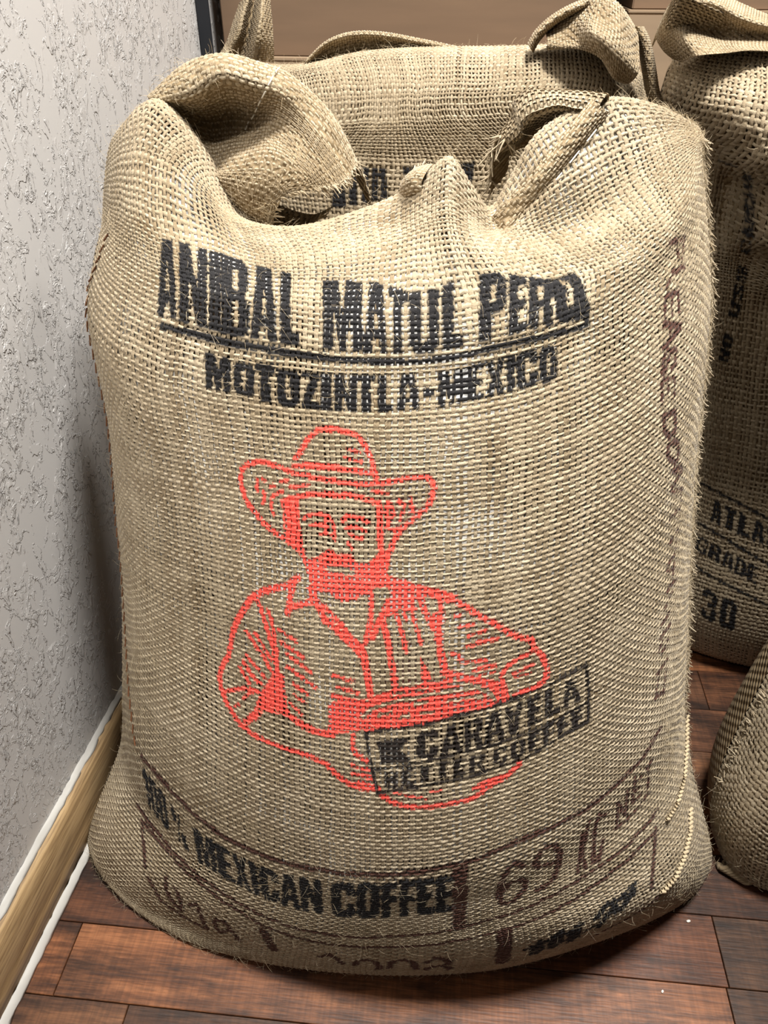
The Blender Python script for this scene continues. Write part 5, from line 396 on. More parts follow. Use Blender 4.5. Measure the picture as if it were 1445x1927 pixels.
 'sack_d': [[[0.378,0.615,0.006],[0.3838,0.5976,0.006],[0.401,0.5845,0.006],[0.429,0.574,0.006],[0.467,0.5663,0.006],[0.5146,0.5616,0.006],[0.578,0.56,0.006],[0.6414,0.5616,0.006],[0.689,0.5663,0.006],[0.727,0.574,0.006],[0.755,0.5845,0.006],[0.7722,0.5976,0.006],[0.778,0.615,0.006]],[[0.322,0.5758,0.0],[0.3293,0.5421,0.0],[0.3511,0.5216,0.0],[0.3861,0.5149,0.0],[0.4344,0.5117,0.0],[0.4956,0.5083,0.0],[0.578,0.505,0.0],[0.6604,0.5083,0.0],[0.7222,0.518,0.0],[0.7717,0.5338,0.0],[0.8081,0.5552,0.0],[0.8305,0.582,0.0],[0.838,0.6177,0.0]],[[0.304,0.5805,0.04],[0.3119,0.539,0.04],[0.3352,0.5126,0.04],[0.3727,0.5012,0.04],[0.4244,0.4945,0.04],[0.4899,0.489,0.04],[0.578,0.485,0.04],[0.6661,0.489,0.04],[0.7322,0.5008,0.04],[0.7851,0.5201,0.04],[0.824,0.5462,0.04],[0.8479,0.5789,0.04],[0.856,0.6225,0.04]],[[0.302,0.592,0.1],[0.3099,0.5465,0.1],[0.3334,0.5159,0.1],[0.3713,0.4987,0.1],[0.4232,0.4874,0.1],[0.4889,0.4793,0.1],[0.577,0.475,0.1],[0.6651,0.4793,0.1],[0.7312,0.4921,0.1],[0.7841,0.5129,0.1],[0.823,0.5411,0.1],[0.8469,0.5764,0.1],[0.855,0.6235,0.1]],[[0.3152,0.6114,0.18],[0.3227,0.5632,0.18],[0.3451,0.5285,0.18],[0.3814,0.5036,0.18],[0.4308,0.4858,0.18],[0.4929,0.4745,0.18],[0.576,0.47,0.18],[0.6591,0.4745,0.18],[0.7214,0.4877,0.18],[0.7711,0.5093,0.18],[0.8078,0.5386,0.18],[0.8304,0.5752,0.18],[0.838,0.624,0.18]],[[0.334,0.6285,0.28],[0.3413,0.5814,0.28],[0.3628,0.5461,0.28],[0.3978,0.5179,0.28],[0.4453,0.4971,0.28],[0.5048,0.4843,0.28],[0.584,0.48,0.28],[0.6632,0.4843,0.28],[0.7227,0.4971,0.28],[0.7702,0.5179,0.28],[0.8052,0.5461,0.28],[0.8267,0.5814,0.28],[0.834,0.6285,0.28]],[[0.345,0.633,0.38],[0.3523,0.5877,0.38],[0.3738,0.5537,0.38],[0.4088,0.5265,0.38],[0.4563,0.5065,0.38],[0.5158,0.4942,0.38],[0.595,0.49,0.38],[0.6742,0.4942,0.38],[0.7337,0.5065,0.38],[0.7812,0.5265,0.38],[0.8162,0.5537,0.38],[0.8377,0.5877,0.38],[0.845,0.633,0.38]],[[0.35,0.642,0.48],[0.3573,0.6002,0.48],[0.3788,0.5688,0.48],[0.4138,0.5437,0.48],[0.4613,0.5252,0.48],[0.5208,0.5138,0.48],[0.6,0.51,0.48],[0.6792,0.5138,0.48],[0.7387,0.5252,0.48],[0.7862,0.5437,0.48],[0.8212,0.5688,0.48],[0.8427,0.6002,0.48],[0.85,0.642,0.48]],[[0.365,0.65,0.56],[0.372,0.6151,0.56],[0.3926,0.589,0.56],[0.4262,0.5681,0.56],[0.4719,0.5527,0.56],[0.5289,0.5432,0.56],[0.605,0.54,0.56],[0.6811,0.5432,0.56],[0.7381,0.5527,0.56],[0.7838,0.5681,0.56],[0.8174,0.589,0.56],[0.838,0.6151,0.56],[0.845,0.65,0.56]],[[0.415,0.657,0.62],[0.4205,0.6326,0.62],[0.4369,0.6143,0.62],[0.4635,0.5996,0.62],[0.4996,0.5889,0.62],[0.5448,0.5822,0.62],[0.605,0.58,0.62],[0.6652,0.5822,0.62],[0.7104,0.5889,0.62],[0.7465,0.5996,0.62],[0.7731,0.6143,0.62],[0.7895,0.6326,0.62],[0.795,0.657,0.62]],[[0.485,0.65,0.66],[0.4885,0.65,0.66],[0.4988,0.65,0.66],[0.5156,0.65,0.66],[0.5384,0.65,0.66],[0.567,0.65,0.66],[0.605,0.65,0.66],[0.643,0.65,0.66],[0.6716,0.65,0.66],[0.6944,0.65,0.66],[0.7112,0.65,0.66],[0.7215,0.65,0.66],[0.725,0.65,0.66]]],
 'sack_d_back': [[[0.778,0.615,0.006],[0.7722,0.6293,0.006],[0.755,0.64,0.006],[0.727,0.6485,0.006],[0.689,0.6548,0.006],[0.6414,0.6587,0.006],[0.578,0.66,0.006],[0.5146,0.6587,0.006],[0.467,0.6548,0.006],[0.429,0.6485,0.006],[0.401,0.64,0.006],[0.3838,0.6293,0.006],[0.378,0.615,0.006]],[[0.838,0.6178,0.0],[0.8305,0.647,0.0],[0.8081,0.6689,0.0],[0.7717,0.6865,0.0],[0.7222,0.6994,0.0],[0.6604,0.7073,0.0],[0.578,0.71,0.0],[0.4956,0.7073,0.0],[0.4338,0.6994,0.0],[0.3843,0.6865,0.0],[0.3491,0.6563,0.0],[0.3283,0.6176,0.0],[0.322,0.5758,0.0]],[[0.856,0.6225,0.04],[0.8479,0.6582,0.04],[0.824,0.6849,0.04],[0.7851,0.7063,0.04],[0.7322,0.7221,0.04],[0.6661,0.7317,0.04],[0.578,0.735,0.04],[0.4899,0.7317,0.04],[0.4238,0.7221,0.04],[0.3709,0.7063,0.04],[0.3332,0.6723,0.04],[0.3109,0.6288,0.04],[0.304,0.5805,0.04]],[[0.855,0.6235,0.1],[0.8469,0.662,0.1],[0.823,0.6909,0.1],[0.7841,0.714,0.1],[0.7312,0.731,0.1],[0.6651,0.7415,0.1],[0.577,0.745,0.1],[0.4889,0.7415,0.1],[0.4228,0.731,0.1],[0.3699,0.714,0.1],[0.3319,0.6815,0.1],[0.3092,0.64,0.1],[0.302,0.592,0.1]],[[0.838,0.624,0.18],[0.8304,0.6639,0.18],[0.8078,0.6939,0.18],[0.7711,0.7178,0.18],[0.7214,0.7355,0.18],[0.6591,0.7463,0.18],[0.576,0.75,0.18],[0.4929,0.7463,0.18],[0.4306,0.7355,0.18],[0.3809,0.7178,0.18],[0.3445,0.6901,0.18],[0.3224,0.6551,0.18],[0.3152,0.6114,0.18]],[[0.834,0.6285,0.28],[0.8267,0.667,0.28],[0.8052,0.6959,0.28],[0.7702,0.719,0.28],[0.7227,0.736,0.28],[0.6632,0.7465,0.28],[0.584,0.75,0.28],[0.5048,0.7465,0.28],[0.4453,0.736,0.28],[0.3978,0.719,0.28],[0.3628,0.6959,0.28],[0.3413,0.667,0.28],[0.334,0.6285,0.28]],[[0.845,0.633,0.38],[0.8377,0.6701,0.38],[0.8162,0.6979,0.38],[0.7812,0.7201,0.38],[0.7337,0.7365,0.38],[0.6742,0.7466,0.38],[0.595,0.75,0.38],[0.5158,0.7466,0.38],[0.4563,0.7365,0.38],[0.4088,0.7201,0.38],[0.3738,0.6979,0.38],[0.3523,0.6701,0.38],[0.345,0.633,0.38]],[[0.85,0.642,0.48],[0.8427,0.6762,0.48],[0.8212,0.7019,0.48],[0.7862,0.7224,0.48],[0.7387,0.7376,0.48],[0.6792,0.7469,0.48],[0.6,0.75,0.48],[0.5208,0.7469,0.48],[0.4613,0.7376,0.48],[0.4138,0.7224,0.48],[0.3788,0.7019,0.48],[0.3573,0.6762,0.48],[0.35,0.642,0.48]],[[0.845,0.65,0.56],[0.838,0.6785,0.56],[0.8174,0.6999,0.56],[0.7838,0.717,0.56],[0.7381,0.7296,0.56],[0.6811,0.7374,0.56],[0.605,0.74,0.56],[0.5289,0.7374,0.56],[0.4719,0.7296,0.56],[0.4262,0.717,0.56],[0.3926,0.6999,0.56],[0.372,0.6785,0.56],[0.365,0.65,0.56]],[[0.795,0.657,0.62],[0.7895,0.677,0.62],[0.7731,0.692,0.62],[0.7465,0.7039,0.62],[0.7104,0.7127,0.62],[0.6652,0.7182,0.62],[0.605,0.72,0.62],[0.5448,0.7182,0.62],[0.4996,0.7127,0.62],[0.4635,0.7039,0.62],[0.4369,0.692,0.62],[0.4205,0.677,0.62],[0.415,0.657,0.62]],[[0.725,0.65,0.66],[0.7215,0.65,0.66],[0.7112,0.65,0.66],[0.6944,0.65,0.66],[0.6716,0.65,0.66],[0.643,0.65,0.66],[0.605,0.65,0.66],[0.567,0.65,0.66],[0.5384,0.65,0.66],[0.5156,0.65,0.66],[0.4988,0.65,0.66],[0.4885,0.65,0.66],[0.485,0.65,0.66]]],
 'tuft': [[[-0.0671,0.595,0.704],[-0.0649,0.595,0.7061],[-0.061,0.595,0.7063],[-0.0562,0.595,0.7044]],[[-0.0726,0.6,0.7084],[-0.0681,0.59,0.7117],[-0.0618,0.585,0.7147],[-0.0553,0.583,0.7153]],[[-0.0748,0.605,0.7122],[-0.0704,0.592,0.7189],[-0.0635,0.585,0.7236],[-0.0555,0.583,0.7233]],[[-0.0735,0.61,0.7169],[-0.0674,0.6,0.7243],[-0.0591,0.592,0.7291],[-0.0524,0.588,0.7292]],[[-0.0663,0.61,0.7229],[-0.062,0.61,0.7271],[-0.0556,0.61,0.7292],[-0.0502,0.61,0.7298]]],
}
PRINTS = [
 ["r","s",[[277.2,714.4],[278.8,716.2],[280.5,718.1],[282.2,720.0],[284.0,722.7],[285.9,725.4],[287.7,728.1],[289.7,730.4],[291.7,732.6],[293.7,734.9],[295.7,736.6],[297.6,738.2],[299.6,739.9],[302.7,740.6],[305.9,741.3],[308.5,741.4],[311.1,741.4],[313.8,741.5],[316.4,741.6],[319.0,740.8],[321.6,739.9],[324.1,739.6],[326.7,739.2],[329.2,738.8],[331.8,738.4],[333.5,737.2],[335.3,736.0],[337.1,734.7],[338.6,732.2],[340.1,729.7],[341.7,727.2],[342.8,725.0],[343.9,722.9],[345.0,720.8],[345.9,718.6],[346.8,716.5],[347.6,714.3],[348.1,711.7],[348.5,709.1],[348.9,706.5],[349.9,703.9],[350.9,701.3]],4.6],
 ["r","s",[[275.5,707.8],[278.2,708.1],[280.8,708.5],[283.5,708.9],[286.1,709.3],[288.8,709.3],[291.4,709.3],[294.1,709.4],[296.7,709.4],[299.7,709.4],[302.7,709.4],[305.7,709.3],[308.7,709.3],[311.7,709.3],[314.7,709.2],[317.8,708.8],[320.8,708.3],[323.8,707.8],[326.4,707.7],[329.1,707.6],[331.7,707.6],[334.3,707.5],[336.9,707.1],[339.6,706.7],[342.2,706.2],[344.8,705.8],[347.2,705.5],[349.6,705.2]],5.0],
 ["r","s",[[223.3,694.3],[224.4,697.0],[225.5,699.7],[227.8,701.5],[230.1,703.3],[232.4,705.1],[235.3,706.2],[238.1,707.3],[241.0,708.4],[243.7,708.4],[246.4,708.4],[249.1,708.4],[251.9,707.8],[254.8,707.3],[257.6,706.7],[260.4,705.9],[263.2,705.1],[266.0,704.3],[269.0,703.5],[272.0,702.7],[275.0,701.9],[277.6,701.6],[280.3,701.4],[282.9,701.1],[285.5,700.8],[288.1,700.4],[290.8,699.9],[293.4,699.5],[296.0,699.0],[299.0,698.8],[302.0,698.5],[305.0,698.3],[308.1,698.1],[311.1,697.8],[314.2,697.5],[317.3,697.3],[320.3,697.0],[323.4,696.7],[326.1,696.5],[328.8,696.3],[331.4,696.1],[334.0,695.8],[336.7,696.1],[339.4,696.3],[342.0,696.5],[344.6,696.7],[347.3,696.9],[349.9,697.1],[352.4,697.3],[355.0,697.5],[357.6,697.8],[360.2,698.1],[362.8,698.4],[365.4,698.7],[368.3,699.2],[371.1,699.8],[373.9,700.4],[376.2,700.8],[378.4,701.2],[380.6,701.5],[382.8,701.9],[385.3,701.8],[387.8,701.6],[390.3,701.4],[391.8,700.0],[393.3,698.6],[394.8,697.2],[395.7,694.6],[396.5,691.9],[395.7,689.1],[394.9,686.3],[394.3,683.8],[393.8,681.3],[392.7,679.3],[391.6,677.2],[390.4,675.2],[388.6,673.6],[386.6,672.0],[384.7,670.4],[383.0,668.9],[381.2,667.4],[379.5,665.9],[377.7,664.4],[376.1,663.0],[374.5,661.5],[372.9,660.1],[371.2,658.0],[369.6,655.9],[367.9,653.8],[366.9,651.7],[365.8,649.6],[364.7,647.5],[364.1,645.3],[363.5,643.2],[362.8,641.1],[361.1,639.0],[359.3,636.9],[357.5,634.7]],4.7],
 ["r","s",[[223.3,694.3],[222.6,691.6],[221.9,688.9],[222.5,686.8],[223.1,684.8],[223.7,682.7],[224.6,680.2],[225.4,677.7],[226.3,675.3],[227.7,673.3],[229.2,671.3],[230.6,669.3],[232.5,667.4],[234.5,665.5],[236.4,663.5],[238.4,661.6],[240.3,659.7],[242.3,657.8],[244.7,655.9],[247.2,654.0],[249.6,652.2],[252.6,650.8],[255.6,649.4],[258.5,648.0],[261.0,647.0],[263.4,645.9],[265.8,644.9],[268.2,643.4],[270.6,641.9],[273.0,640.4],[274.9,638.9],[276.8,637.4],[278.7,635.8],[280.1,633.3],[281.5,630.9],[282.6,629.1],[283.6,627.3]],4.9],
 ["r","s",[[262.6,677.0],[265.1,678.3],[267.6,679.6],[270.1,680.9],[272.8,681.5],[275.5,682.0],[278.2,682.6],[280.9,683.1],[283.6,683.8],[286.4,684.5],[289.1,685.2],[291.8,685.8],[294.7,686.0],[297.6,686.2],[300.5,686.4],[303.4,686.6],[306.4,686.8],[309.8,686.6],[313.3,686.4],[316.7,686.1],[319.9,686.6],[323.1,687.1],[325.8,686.9],[328.5,686.7],[331.2,686.4],[333.9,686.2],[336.9,685.2],[340.0,684.2],[343.1,683.2],[345.9,682.6],[348.7,682.0],[351.5,681.4]],4.7],
 ["r","p",[[[261.1,676.8],[264.1,678.2],[267.1,679.6],[270.1,680.9],[273.7,681.5],[277.3,682.2],[277.5,679.0],[277.8,675.8],[278.0,672.6],[278.2,669.4],[278.3,666.2],[278.4,663.0],[278.5,659.8],[278.6,656.5],[279.2,653.4],[279.8,650.2],[280.5,647.0],[280.9,643.8],[281.4,640.6],[281.9,637.4],[282.3,634.2],[282.6,630.7],[282.9,627.2],[280.7,629.6],[278.6,632.0],[276.5,634.3],[274.4,636.7],[272.0,639.5],[269.7,642.3],[267.3,645.1],[265.9,647.3],[264.5,649.5],[263.1,651.8],[262.7,655.0],[262.3,658.2],[262.0,661.4],[262.1,664.6],[262.2,667.9],[262.3,671.1],[261.7,674.0]]],0],
 ["r","s",[[352.8,680.8],[353.1,678.2],[353.3,675.7],[353.5,673.1],[353.5,670.6],[353.5,668.0],[353.5,665.5],[353.4,662.9],[353.4,660.3],[353.6,657.8],[353.7,655.2],[353.8,652.7],[354.0,650.1],[354.1,647.5],[354.2,645.1],[354.4,642.7],[354.6,640.3],[354.7,637.9],[354.7,635.8],[354.7,633.7],[354.7,631.5]],5.5],
 ["r","s",[[360.9,681.4],[362.5,679.5],[364.1,677.5],[364.5,675.4],[365.0,673.3],[365.4,671.1],[364.1,669.0],[362.8,666.9],[361.5,664.8],[360.9,662.6],[360.2,660.3],[362.8,659.0],[365.4,657.7],[366.7,659.0],[367.9,660.2]],3.5],
 ["r","s",[[359.6,678.2],[359.8,675.5],[360.0,672.7],[360.2,669.9],[360.4,667.5],[360.5,665.1],[360.7,662.7],[360.9,660.3]],3.5],
 ["r","p",[[[357.5,634.7],[354.0,636.6],[350.6,638.5],[348.0,636.0],[345.3,633.4],[342.7,630.8],[339.5,627.9],[336.3,625.0],[333.1,622.1],[336.8,620.4],[340.4,618.7],[344.0,617.0],[347.6,615.3],[350.8,617.0],[354.0,618.6],[357.1,620.2],[360.1,621.9],[360.8,625.1],[361.5,628.3],[362.1,631.5],[362.8,634.7],[362.2,637.9],[361.5,641.1],[359.5,637.9]]],0],
 ["r","s",[[281.7,664.5],[283.9,665.8],[286.1,667.0],[288.3,668.3],[291.2,668.7],[294.1,669.1],[297.0,669.6],[299.9,669.1],[302.9,668.7],[305.8,668.2],[307.7,665.8],[309.5,663.3],[309.9,660.8],[310.4,658.2],[310.8,655.7],[310.8,653.5],[310.8,651.4],[310.7,649.3]],3.6],
 ["r","s",[[288.0,659.2],[290.9,659.7],[293.9,660.1],[296.8,660.5],[299.5,660.1],[302.2,659.6],[304.9,659.2]],3.2],
 ["r","s",[[297.3,652.9],[299.9,653.4],[302.5,653.9],[305.2,653.1],[307.8,652.3]],3.2],
 ["r","s",[[303.6,667.4],[303.5,664.7],[303.5,662.0],[303.4,659.3],[303.4,656.6],[303.3,653.9]],4.0],
 ["r","s",[[319.0,665.1],[320.9,667.1],[322.8,669.2],[325.2,669.0],[327.6,668.9],[330.0,668.8],[332.7,668.5],[335.3,668.1],[337.9,667.8],[340.1,666.5],[342.2,665.3],[344.3,664.1]],3.9],
 ["r","s",[[322.6,659.5],[325.1,659.9],[327.5,660.2],[329.9,660.5],[332.6,659.8],[335.3,659.1],[338.0,658.3],[340.7,657.6]],3.5],
 ["r","s",[[325.5,655.2],[327.3,654.0],[329.1,652.8],[331.6,651.9],[334.1,651.0],[336.0,651.7],[337.8,652.4]],3.5],
 ["r","s",[[323.9,646.8],[325.7,644.9],[327.5,643.1]],3.2],
 ["r","s",[[239.2,692.4],[238.9,689.4],[238.6,686.3],[238.4,683.3]],3.3],
 ["r","s",[[244.6,694.3],[246.0,693.5],[247.4,692.7]],3.2],
 ["r","s",[[244.5,684.0],[245.1,681.5],[245.7,679.0],[244.3,675.9],[243.0,672.8]],3.3],
 ["r","s",[[250.7,688.0],[253.0,688.8],[255.3,689.7]],3.2],
 ["r","s",[[252.4,679.8],[255.5,681.7],[258.6,683.6],[260.8,684.8],[263.1,686.0]],3.2],
 ["r","s",[[252.4,679.8],[252.1,677.3],[251.8,674.9],[251.5,672.4],[251.2,669.9],[252.2,667.8],[253.2,665.6]],3.2],
 ["r","s",[[260.7,693.5],[263.7,694.2],[266.6,694.9],[269.5,695.6]],3.2],
 ["r","s",[[269.8,689.2],[272.8,689.9],[275.9,690.6],[278.9,691.3],[281.9,692.0],[284.9,692.6],[287.9,693.3]],3.2],
 ["r","s",[[348.1,691.0],[350.8,690.5],[353.6,690.0],[356.3,689.5],[358.9,689.0],[361.5,688.4]],3.3],
 ["r","s",[[369.1,683.8],[369.7,682.2],[370.3,680.6]],3.3],
 ["r","s",[[378.2,684.8],[378.6,681.9],[379.1,679.0],[379.6,676.1],[380.0,673.2]],3.3],
 ["r","s",[[374.0,679.9],[373.4,677.3],[372.8,674.8],[372.2,672.2],[371.6,669.7],[371.0,667.2]],3.3],
 ["r","s",[[325.9,725.4],[328.4,724.7],[331.0,724.0],[333.5,723.2],[336.1,722.5]],3.2],
 ["r","s",[[322.8,718.1],[325.9,717.6],[328.9,717.1],[331.9,716.5],[335.0,716.0],[338.0,715.4]],3.2],
 ["r","p",[[[278.3,638.1],[280.3,635.9],[282.4,633.8],[284.5,631.6],[287.7,632.3],[290.9,633.1],[294.1,633.8],[297.0,635.8],[299.9,637.8],[302.8,639.8],[305.7,641.7],[308.4,640.0],[311.2,638.3],[313.9,636.6],[318.3,637.4],[322.7,638.0],[327.0,638.7],[328.6,636.4],[330.2,634.2],[331.7,631.9],[335.7,630.9],[339.7,630.0],[342.9,631.3],[346.0,632.5],[349.2,633.7],[350.5,636.5],[351.8,639.3],[353.0,642.2],[356.3,642.2],[359.5,642.2],[362.7,642.1],[361.9,638.6],[361.2,635.1],[360.5,631.6],[359.7,628.1],[358.8,625.3],[357.8,622.5],[356.8,619.6],[359.4,617.9],[361.9,616.1],[364.4,614.3],[366.9,612.5],[363.5,612.0],[360.0,611.4],[356.4,610.9],[352.8,610.3],[349.0,609.7],[346.9,607.7],[344.8,605.8],[342.7,603.9],[339.5,603.8],[336.3,603.7],[333.9,601.5],[331.5,599.3],[327.8,598.9],[324.2,598.5],[320.4,598.2],[316.7,597.7],[312.8,599.6],[308.9,601.5],[305.0,603.3],[301.2,603.5],[297.3,603.6],[293.5,603.8],[292.4,600.8],[291.3,597.8],[290.2,594.8],[286.9,594.5],[283.7,594.1],[284.6,598.2],[285.4,602.2],[286.3,606.3],[287.2,610.3],[285.7,613.8],[284.1,617.2],[283.1,620.5],[282.1,623.7],[281.2,627.0],[280.2,630.7],[279.2,634.4]]],0],
 ["x","p",[[[299.6,625.0],[304.0,625.6],[308.3,626.2],[312.7,626.7],[317.1,627.2],[320.9,626.3],[324.6,625.3],[328.3,624.4],[332.0,623.4],[330.0,620.2],[326.3,620.5],[322.5,620.8],[318.6,621.1],[314.8,621.3],[310.9,621.5],[307.0,621.7],[303.3,623.4]]],0],
 ["r","s",[[274.8,613.6],[271.9,611.3],[269.0,609.1],[266.1,606.8],[262.9,605.7],[259.6,604.6],[256.3,603.5],[253.0,602.4],[250.0,601.1],[247.0,599.8],[244.0,598.5],[241.0,597.2],[237.9,595.9],[235.4,594.1],[232.9,592.3],[230.3,590.5],[227.7,588.6],[225.9,586.0],[224.0,583.5],[222.1,580.8],[220.2,578.2],[218.4,575.4],[216.7,572.6],[214.9,569.7],[213.1,566.9],[211.5,563.6],[209.9,560.4],[208.3,557.1],[206.7,553.7]],6.4],
 ["r","s",[[206.7,553.7],[205.9,550.6],[205.1,547.5],[204.3,544.3],[203.5,541.1],[202.7,537.9],[202.0,534.7],[201.2,531.5],[200.5,528.3],[199.7,525.1],[197.4,521.4],[195.0,517.6],[192.7,513.7],[191.7,510.4],[190.8,507.1],[189.9,503.8],[189.1,500.5],[189.5,497.6],[189.9,494.8],[190.3,492.0],[190.8,489.2],[192.1,486.8],[193.4,484.4],[194.7,482.0],[196.0,479.5],[197.7,477.7],[199.4,475.8],[201.1,474.0],[202.8,472.1],[204.8,470.3],[206.8,468.5],[208.8,466.7],[210.8,464.9],[212.8,463.1],[215.7,462.1],[218.6,461.1],[221.4,460.0],[224.2,459.0],[227.1,458.6],[229.9,458.3],[232.8,457.9],[235.5,457.5],[238.3,457.1],[241.4,457.0],[244.4,457.0],[247.5,456.9],[250.5,456.8],[253.5,456.6],[256.5,456.6],[259.5,456.6],[262.5,456.6],[265.4,456.5],[268.3,456.4],[271.2,456.2],[274.1,456.1],[277.0,455.9],[279.9,455.7],[282.8,455.4],[285.7,455.2],[288.6,454.9],[291.2,454.1],[293.8,453.2],[296.4,452.3],[299.0,451.4],[301.7,450.4],[304.2,448.4],[306.8,446.3],[309.4,444.2],[312.0,442.1],[315.0,440.4],[317.9,438.7],[320.9,436.9],[323.8,435.1],[326.7,434.6],[329.6,434.1],[332.4,433.6],[335.3,433.0],[338.1,432.4],[341.4,432.7],[344.7,433.0],[348.0,433.2]],5.5],
 ["r","s",[[270.5,609.3],[269.8,606.7],[269.2,604.1],[268.6,601.4],[267.9,598.8],[267.3,596.2],[266.6,593.3],[266.0,590.4],[265.4,587.5],[264.7,584.6],[264.1,581.7]],5.9],
 ["r","s",[[267.1,587.2],[269.9,588.5],[272.8,589.8],[275.7,591.0],[278.5,592.0],[281.3,592.9],[284.2,593.9],[287.0,594.8],[289.4,594.7],[291.7,594.5],[294.1,594.3]],5.8],
 ["r","s",[[287.2,606.1],[288.3,603.7],[289.5,601.3],[290.6,599.0],[291.7,596.6],[292.9,594.2],[294.0,591.8],[295.4,589.1],[296.8,586.4],[298.2,583.7],[299.6,581.1],[302.4,579.7],[305.3,578.2],[308.2,576.8],[310.2,575.0],[312.3,573.1],[314.3,571.3],[316.3,569.4],[318.4,567.6],[320.7,566.0],[323.0,564.4],[325.3,562.8],[327.5,561.2],[329.8,559.6],[331.9,557.5],[334.0,555.4],[336.1,553.3],[338.2,551.2],[338.7,548.5],[339.3,545.7],[339.8,543.0],[340.4,540.2],[340.9,537.5],[341.5,534.5],[342.1,531.4],[342.6,528.4],[343.2,525.4],[343.7,522.3],[344.7,519.8],[345.6,517.3],[346.5,514.8]],6.2],
 ["r","s",[[299.7,592.3],[301.8,590.3],[304.0,588.3],[306.1,586.3],[308.3,584.3],[310.5,582.6],[312.7,580.9],[314.8,579.2],[317.0,577.5],[318.8,575.4],[320.6,573.4],[322.4,571.3],[324.2,569.2],[326.3,567.5],[328.4,565.7],[330.5,564.0],[332.6,562.2]],4.9],
 ["r","s",[[346.1,603.6],[345.9,600.9],[345.8,598.1],[345.6,595.4],[345.5,592.7],[345.3,590.0],[345.0,586.9],[344.6,583.8],[344.3,580.7],[343.9,577.6],[343.1,574.8],[342.2,572.1],[341.4,569.3],[340.5,566.5],[339.6,563.8]],5.3],
 ["r","s",[[234.6,586.7],[235.7,584.0],[236.8,581.3],[237.9,578.6],[239.0,575.9],[240.1,573.2],[241.0,570.8],[241.8,568.3],[242.6,565.8],[243.4,563.3],[244.3,560.8],[245.3,558.3],[246.4,555.9],[247.4,553.4],[248.5,551.0],[249.0,548.4],[249.6,545.8],[250.1,543.2],[250.6,540.7],[251.2,538.1],[251.5,535.5],[251.8,532.8],[252.1,530.2],[252.5,527.5]],5.2],
 ["r","s",[[244.9,580.8],[245.7,578.4],[246.5,575.9],[247.4,573.4],[248.2,571.0],[249.0,568.5],[249.4,565.7],[249.8,562.9],[250.3,560.1],[250.7,557.3],[251.1,554.5],[251.5,551.7],[251.8,549.0],[252.1,546.4],[252.4,543.8],[252.8,541.2]],3.9],
 ["r","p",[[[252.5,530.3],[255.0,528.6],[257.4,527.0],[259.9,525.4],[260.2,521.7],[260.5,518.1],[260.9,514.4],[261.2,510.8],[261.5,507.5],[261.9,504.1],[262.2,500.8],[262.6,497.5],[264.5,494.3],[266.5,491.2],[268.4,488.0],[264.0,487.9],[259.6,487.7],[255.1,487.4],[250.6,487.1],[246.5,486.7],[242.4,486.3],[238.3,485.9],[235.8,481.7],[233.2,477.4],[230.6,473.1],[227.4,474.8],[224.2,476.4],[225.8,479.9],[227.4,483.4],[229.0,486.8],[230.6,491.0],[232.2,495.1],[233.7,499.1],[235.3,503.2],[237.9,507.7],[240.6,512.3],[243.2,516.7],[245.5,520.2],[247.9,523.6],[250.2,526.9]]],0],
 ["r","s",[[194.2,487.7],[198.0,489.8],[201.7,491.9],[205.4,494.0],[209.1,496.0],[212.8,498.0],[216.4,499.1],[220.1,500.1],[223.6,501.1],[227.2,502.1],[230.6,503.0]],4.1],
 ["r","s",[[216.1,489.2],[218.8,492.6],[221.6,496.0],[224.3,499.4],[227.5,500.5],[230.6,501.6],[233.8,502.6]],3.6],
 ["r","s",[[207.0,478.3],[209.0,479.9],[211.1,481.4]],3.2],
 ["r","s",[[219.4,467.3],[222.1,470.8],[224.8,474.2],[227.4,477.7]],6.5],
 ["r","s",[[220.8,556.3],[222.7,554.3],[224.5,552.3],[226.4,550.3],[228.2,548.3],[230.0,546.2],[232.1,544.0],[234.2,541.8],[236.3,539.6],[238.4,537.5],[240.5,535.3],[242.0,532.9],[243.4,530.6],[244.9,528.2],[246.4,525.9]],4.4],
 ["r","s",[[230.4,557.4],[232.2,555.1],[233.9,552.8],[235.7,550.5],[237.5,548.2],[239.3,546.0],[241.1,543.7],[242.9,541.4],[244.8,539.2],[246.6,536.9]],3.9],
 ["r","s",[[220.0,533.4],[222.0,531.9],[224.0,530.4],[225.9,528.9],[227.9,527.4],[229.9,525.7],[232.0,524.0],[234.0,522.3],[236.1,520.6],[238.1,518.9],[240.1,517.2]],3.6],
 ["r","s",[[216.5,526.6],[218.1,524.5],[219.7,522.5],[221.3,520.5],[222.9,518.4],[224.5,516.4],[227.2,514.9],[230.0,513.3],[232.7,511.8],[235.4,510.2]],4.5],
 ["r","s",[[213.0,518.2],[215.0,516.0],[216.9,513.9],[218.9,511.7],[220.8,509.5],[222.7,507.3]],4.1],
 ["r","s",[[254.9,565.7],[257.8,564.5],[260.7,563.3],[263.6,562.1],[266.5,560.9],[269.3,559.6],[272.2,558.4]],3.4],
 ["r","s",[[256.1,555.3],[259.0,554.1],[261.9,552.9],[264.8,551.6],[267.7,550.4],[270.5,549.1],[273.4,547.8],[276.2,546.5],[279.1,545.2]],3.9],
 ["r","s",[[263.2,544.9],[266.1,543.5],[269.0,542.0],[271.8,540.6],[274.7,539.2],[277.5,537.7],[280.4,536.2],[283.2,534.8],[286.0,533.3]],3.9],
 ["r","s",[[263.0,534.1],[265.8,532.9],[268.5,531.6],[271.2,530.3],[274.0,529.0],[276.7,527.7],[279.4,526.3],[282.1,525.0],[284.8,523.6],[287.5,522.2],[290.2,520.8]],3.9],
 ["r","s",[[268.6,519.3],[271.5,518.1],[274.4,516.8],[277.3,515.5],[280.1,514.3],[283.0,512.9]],3.9],
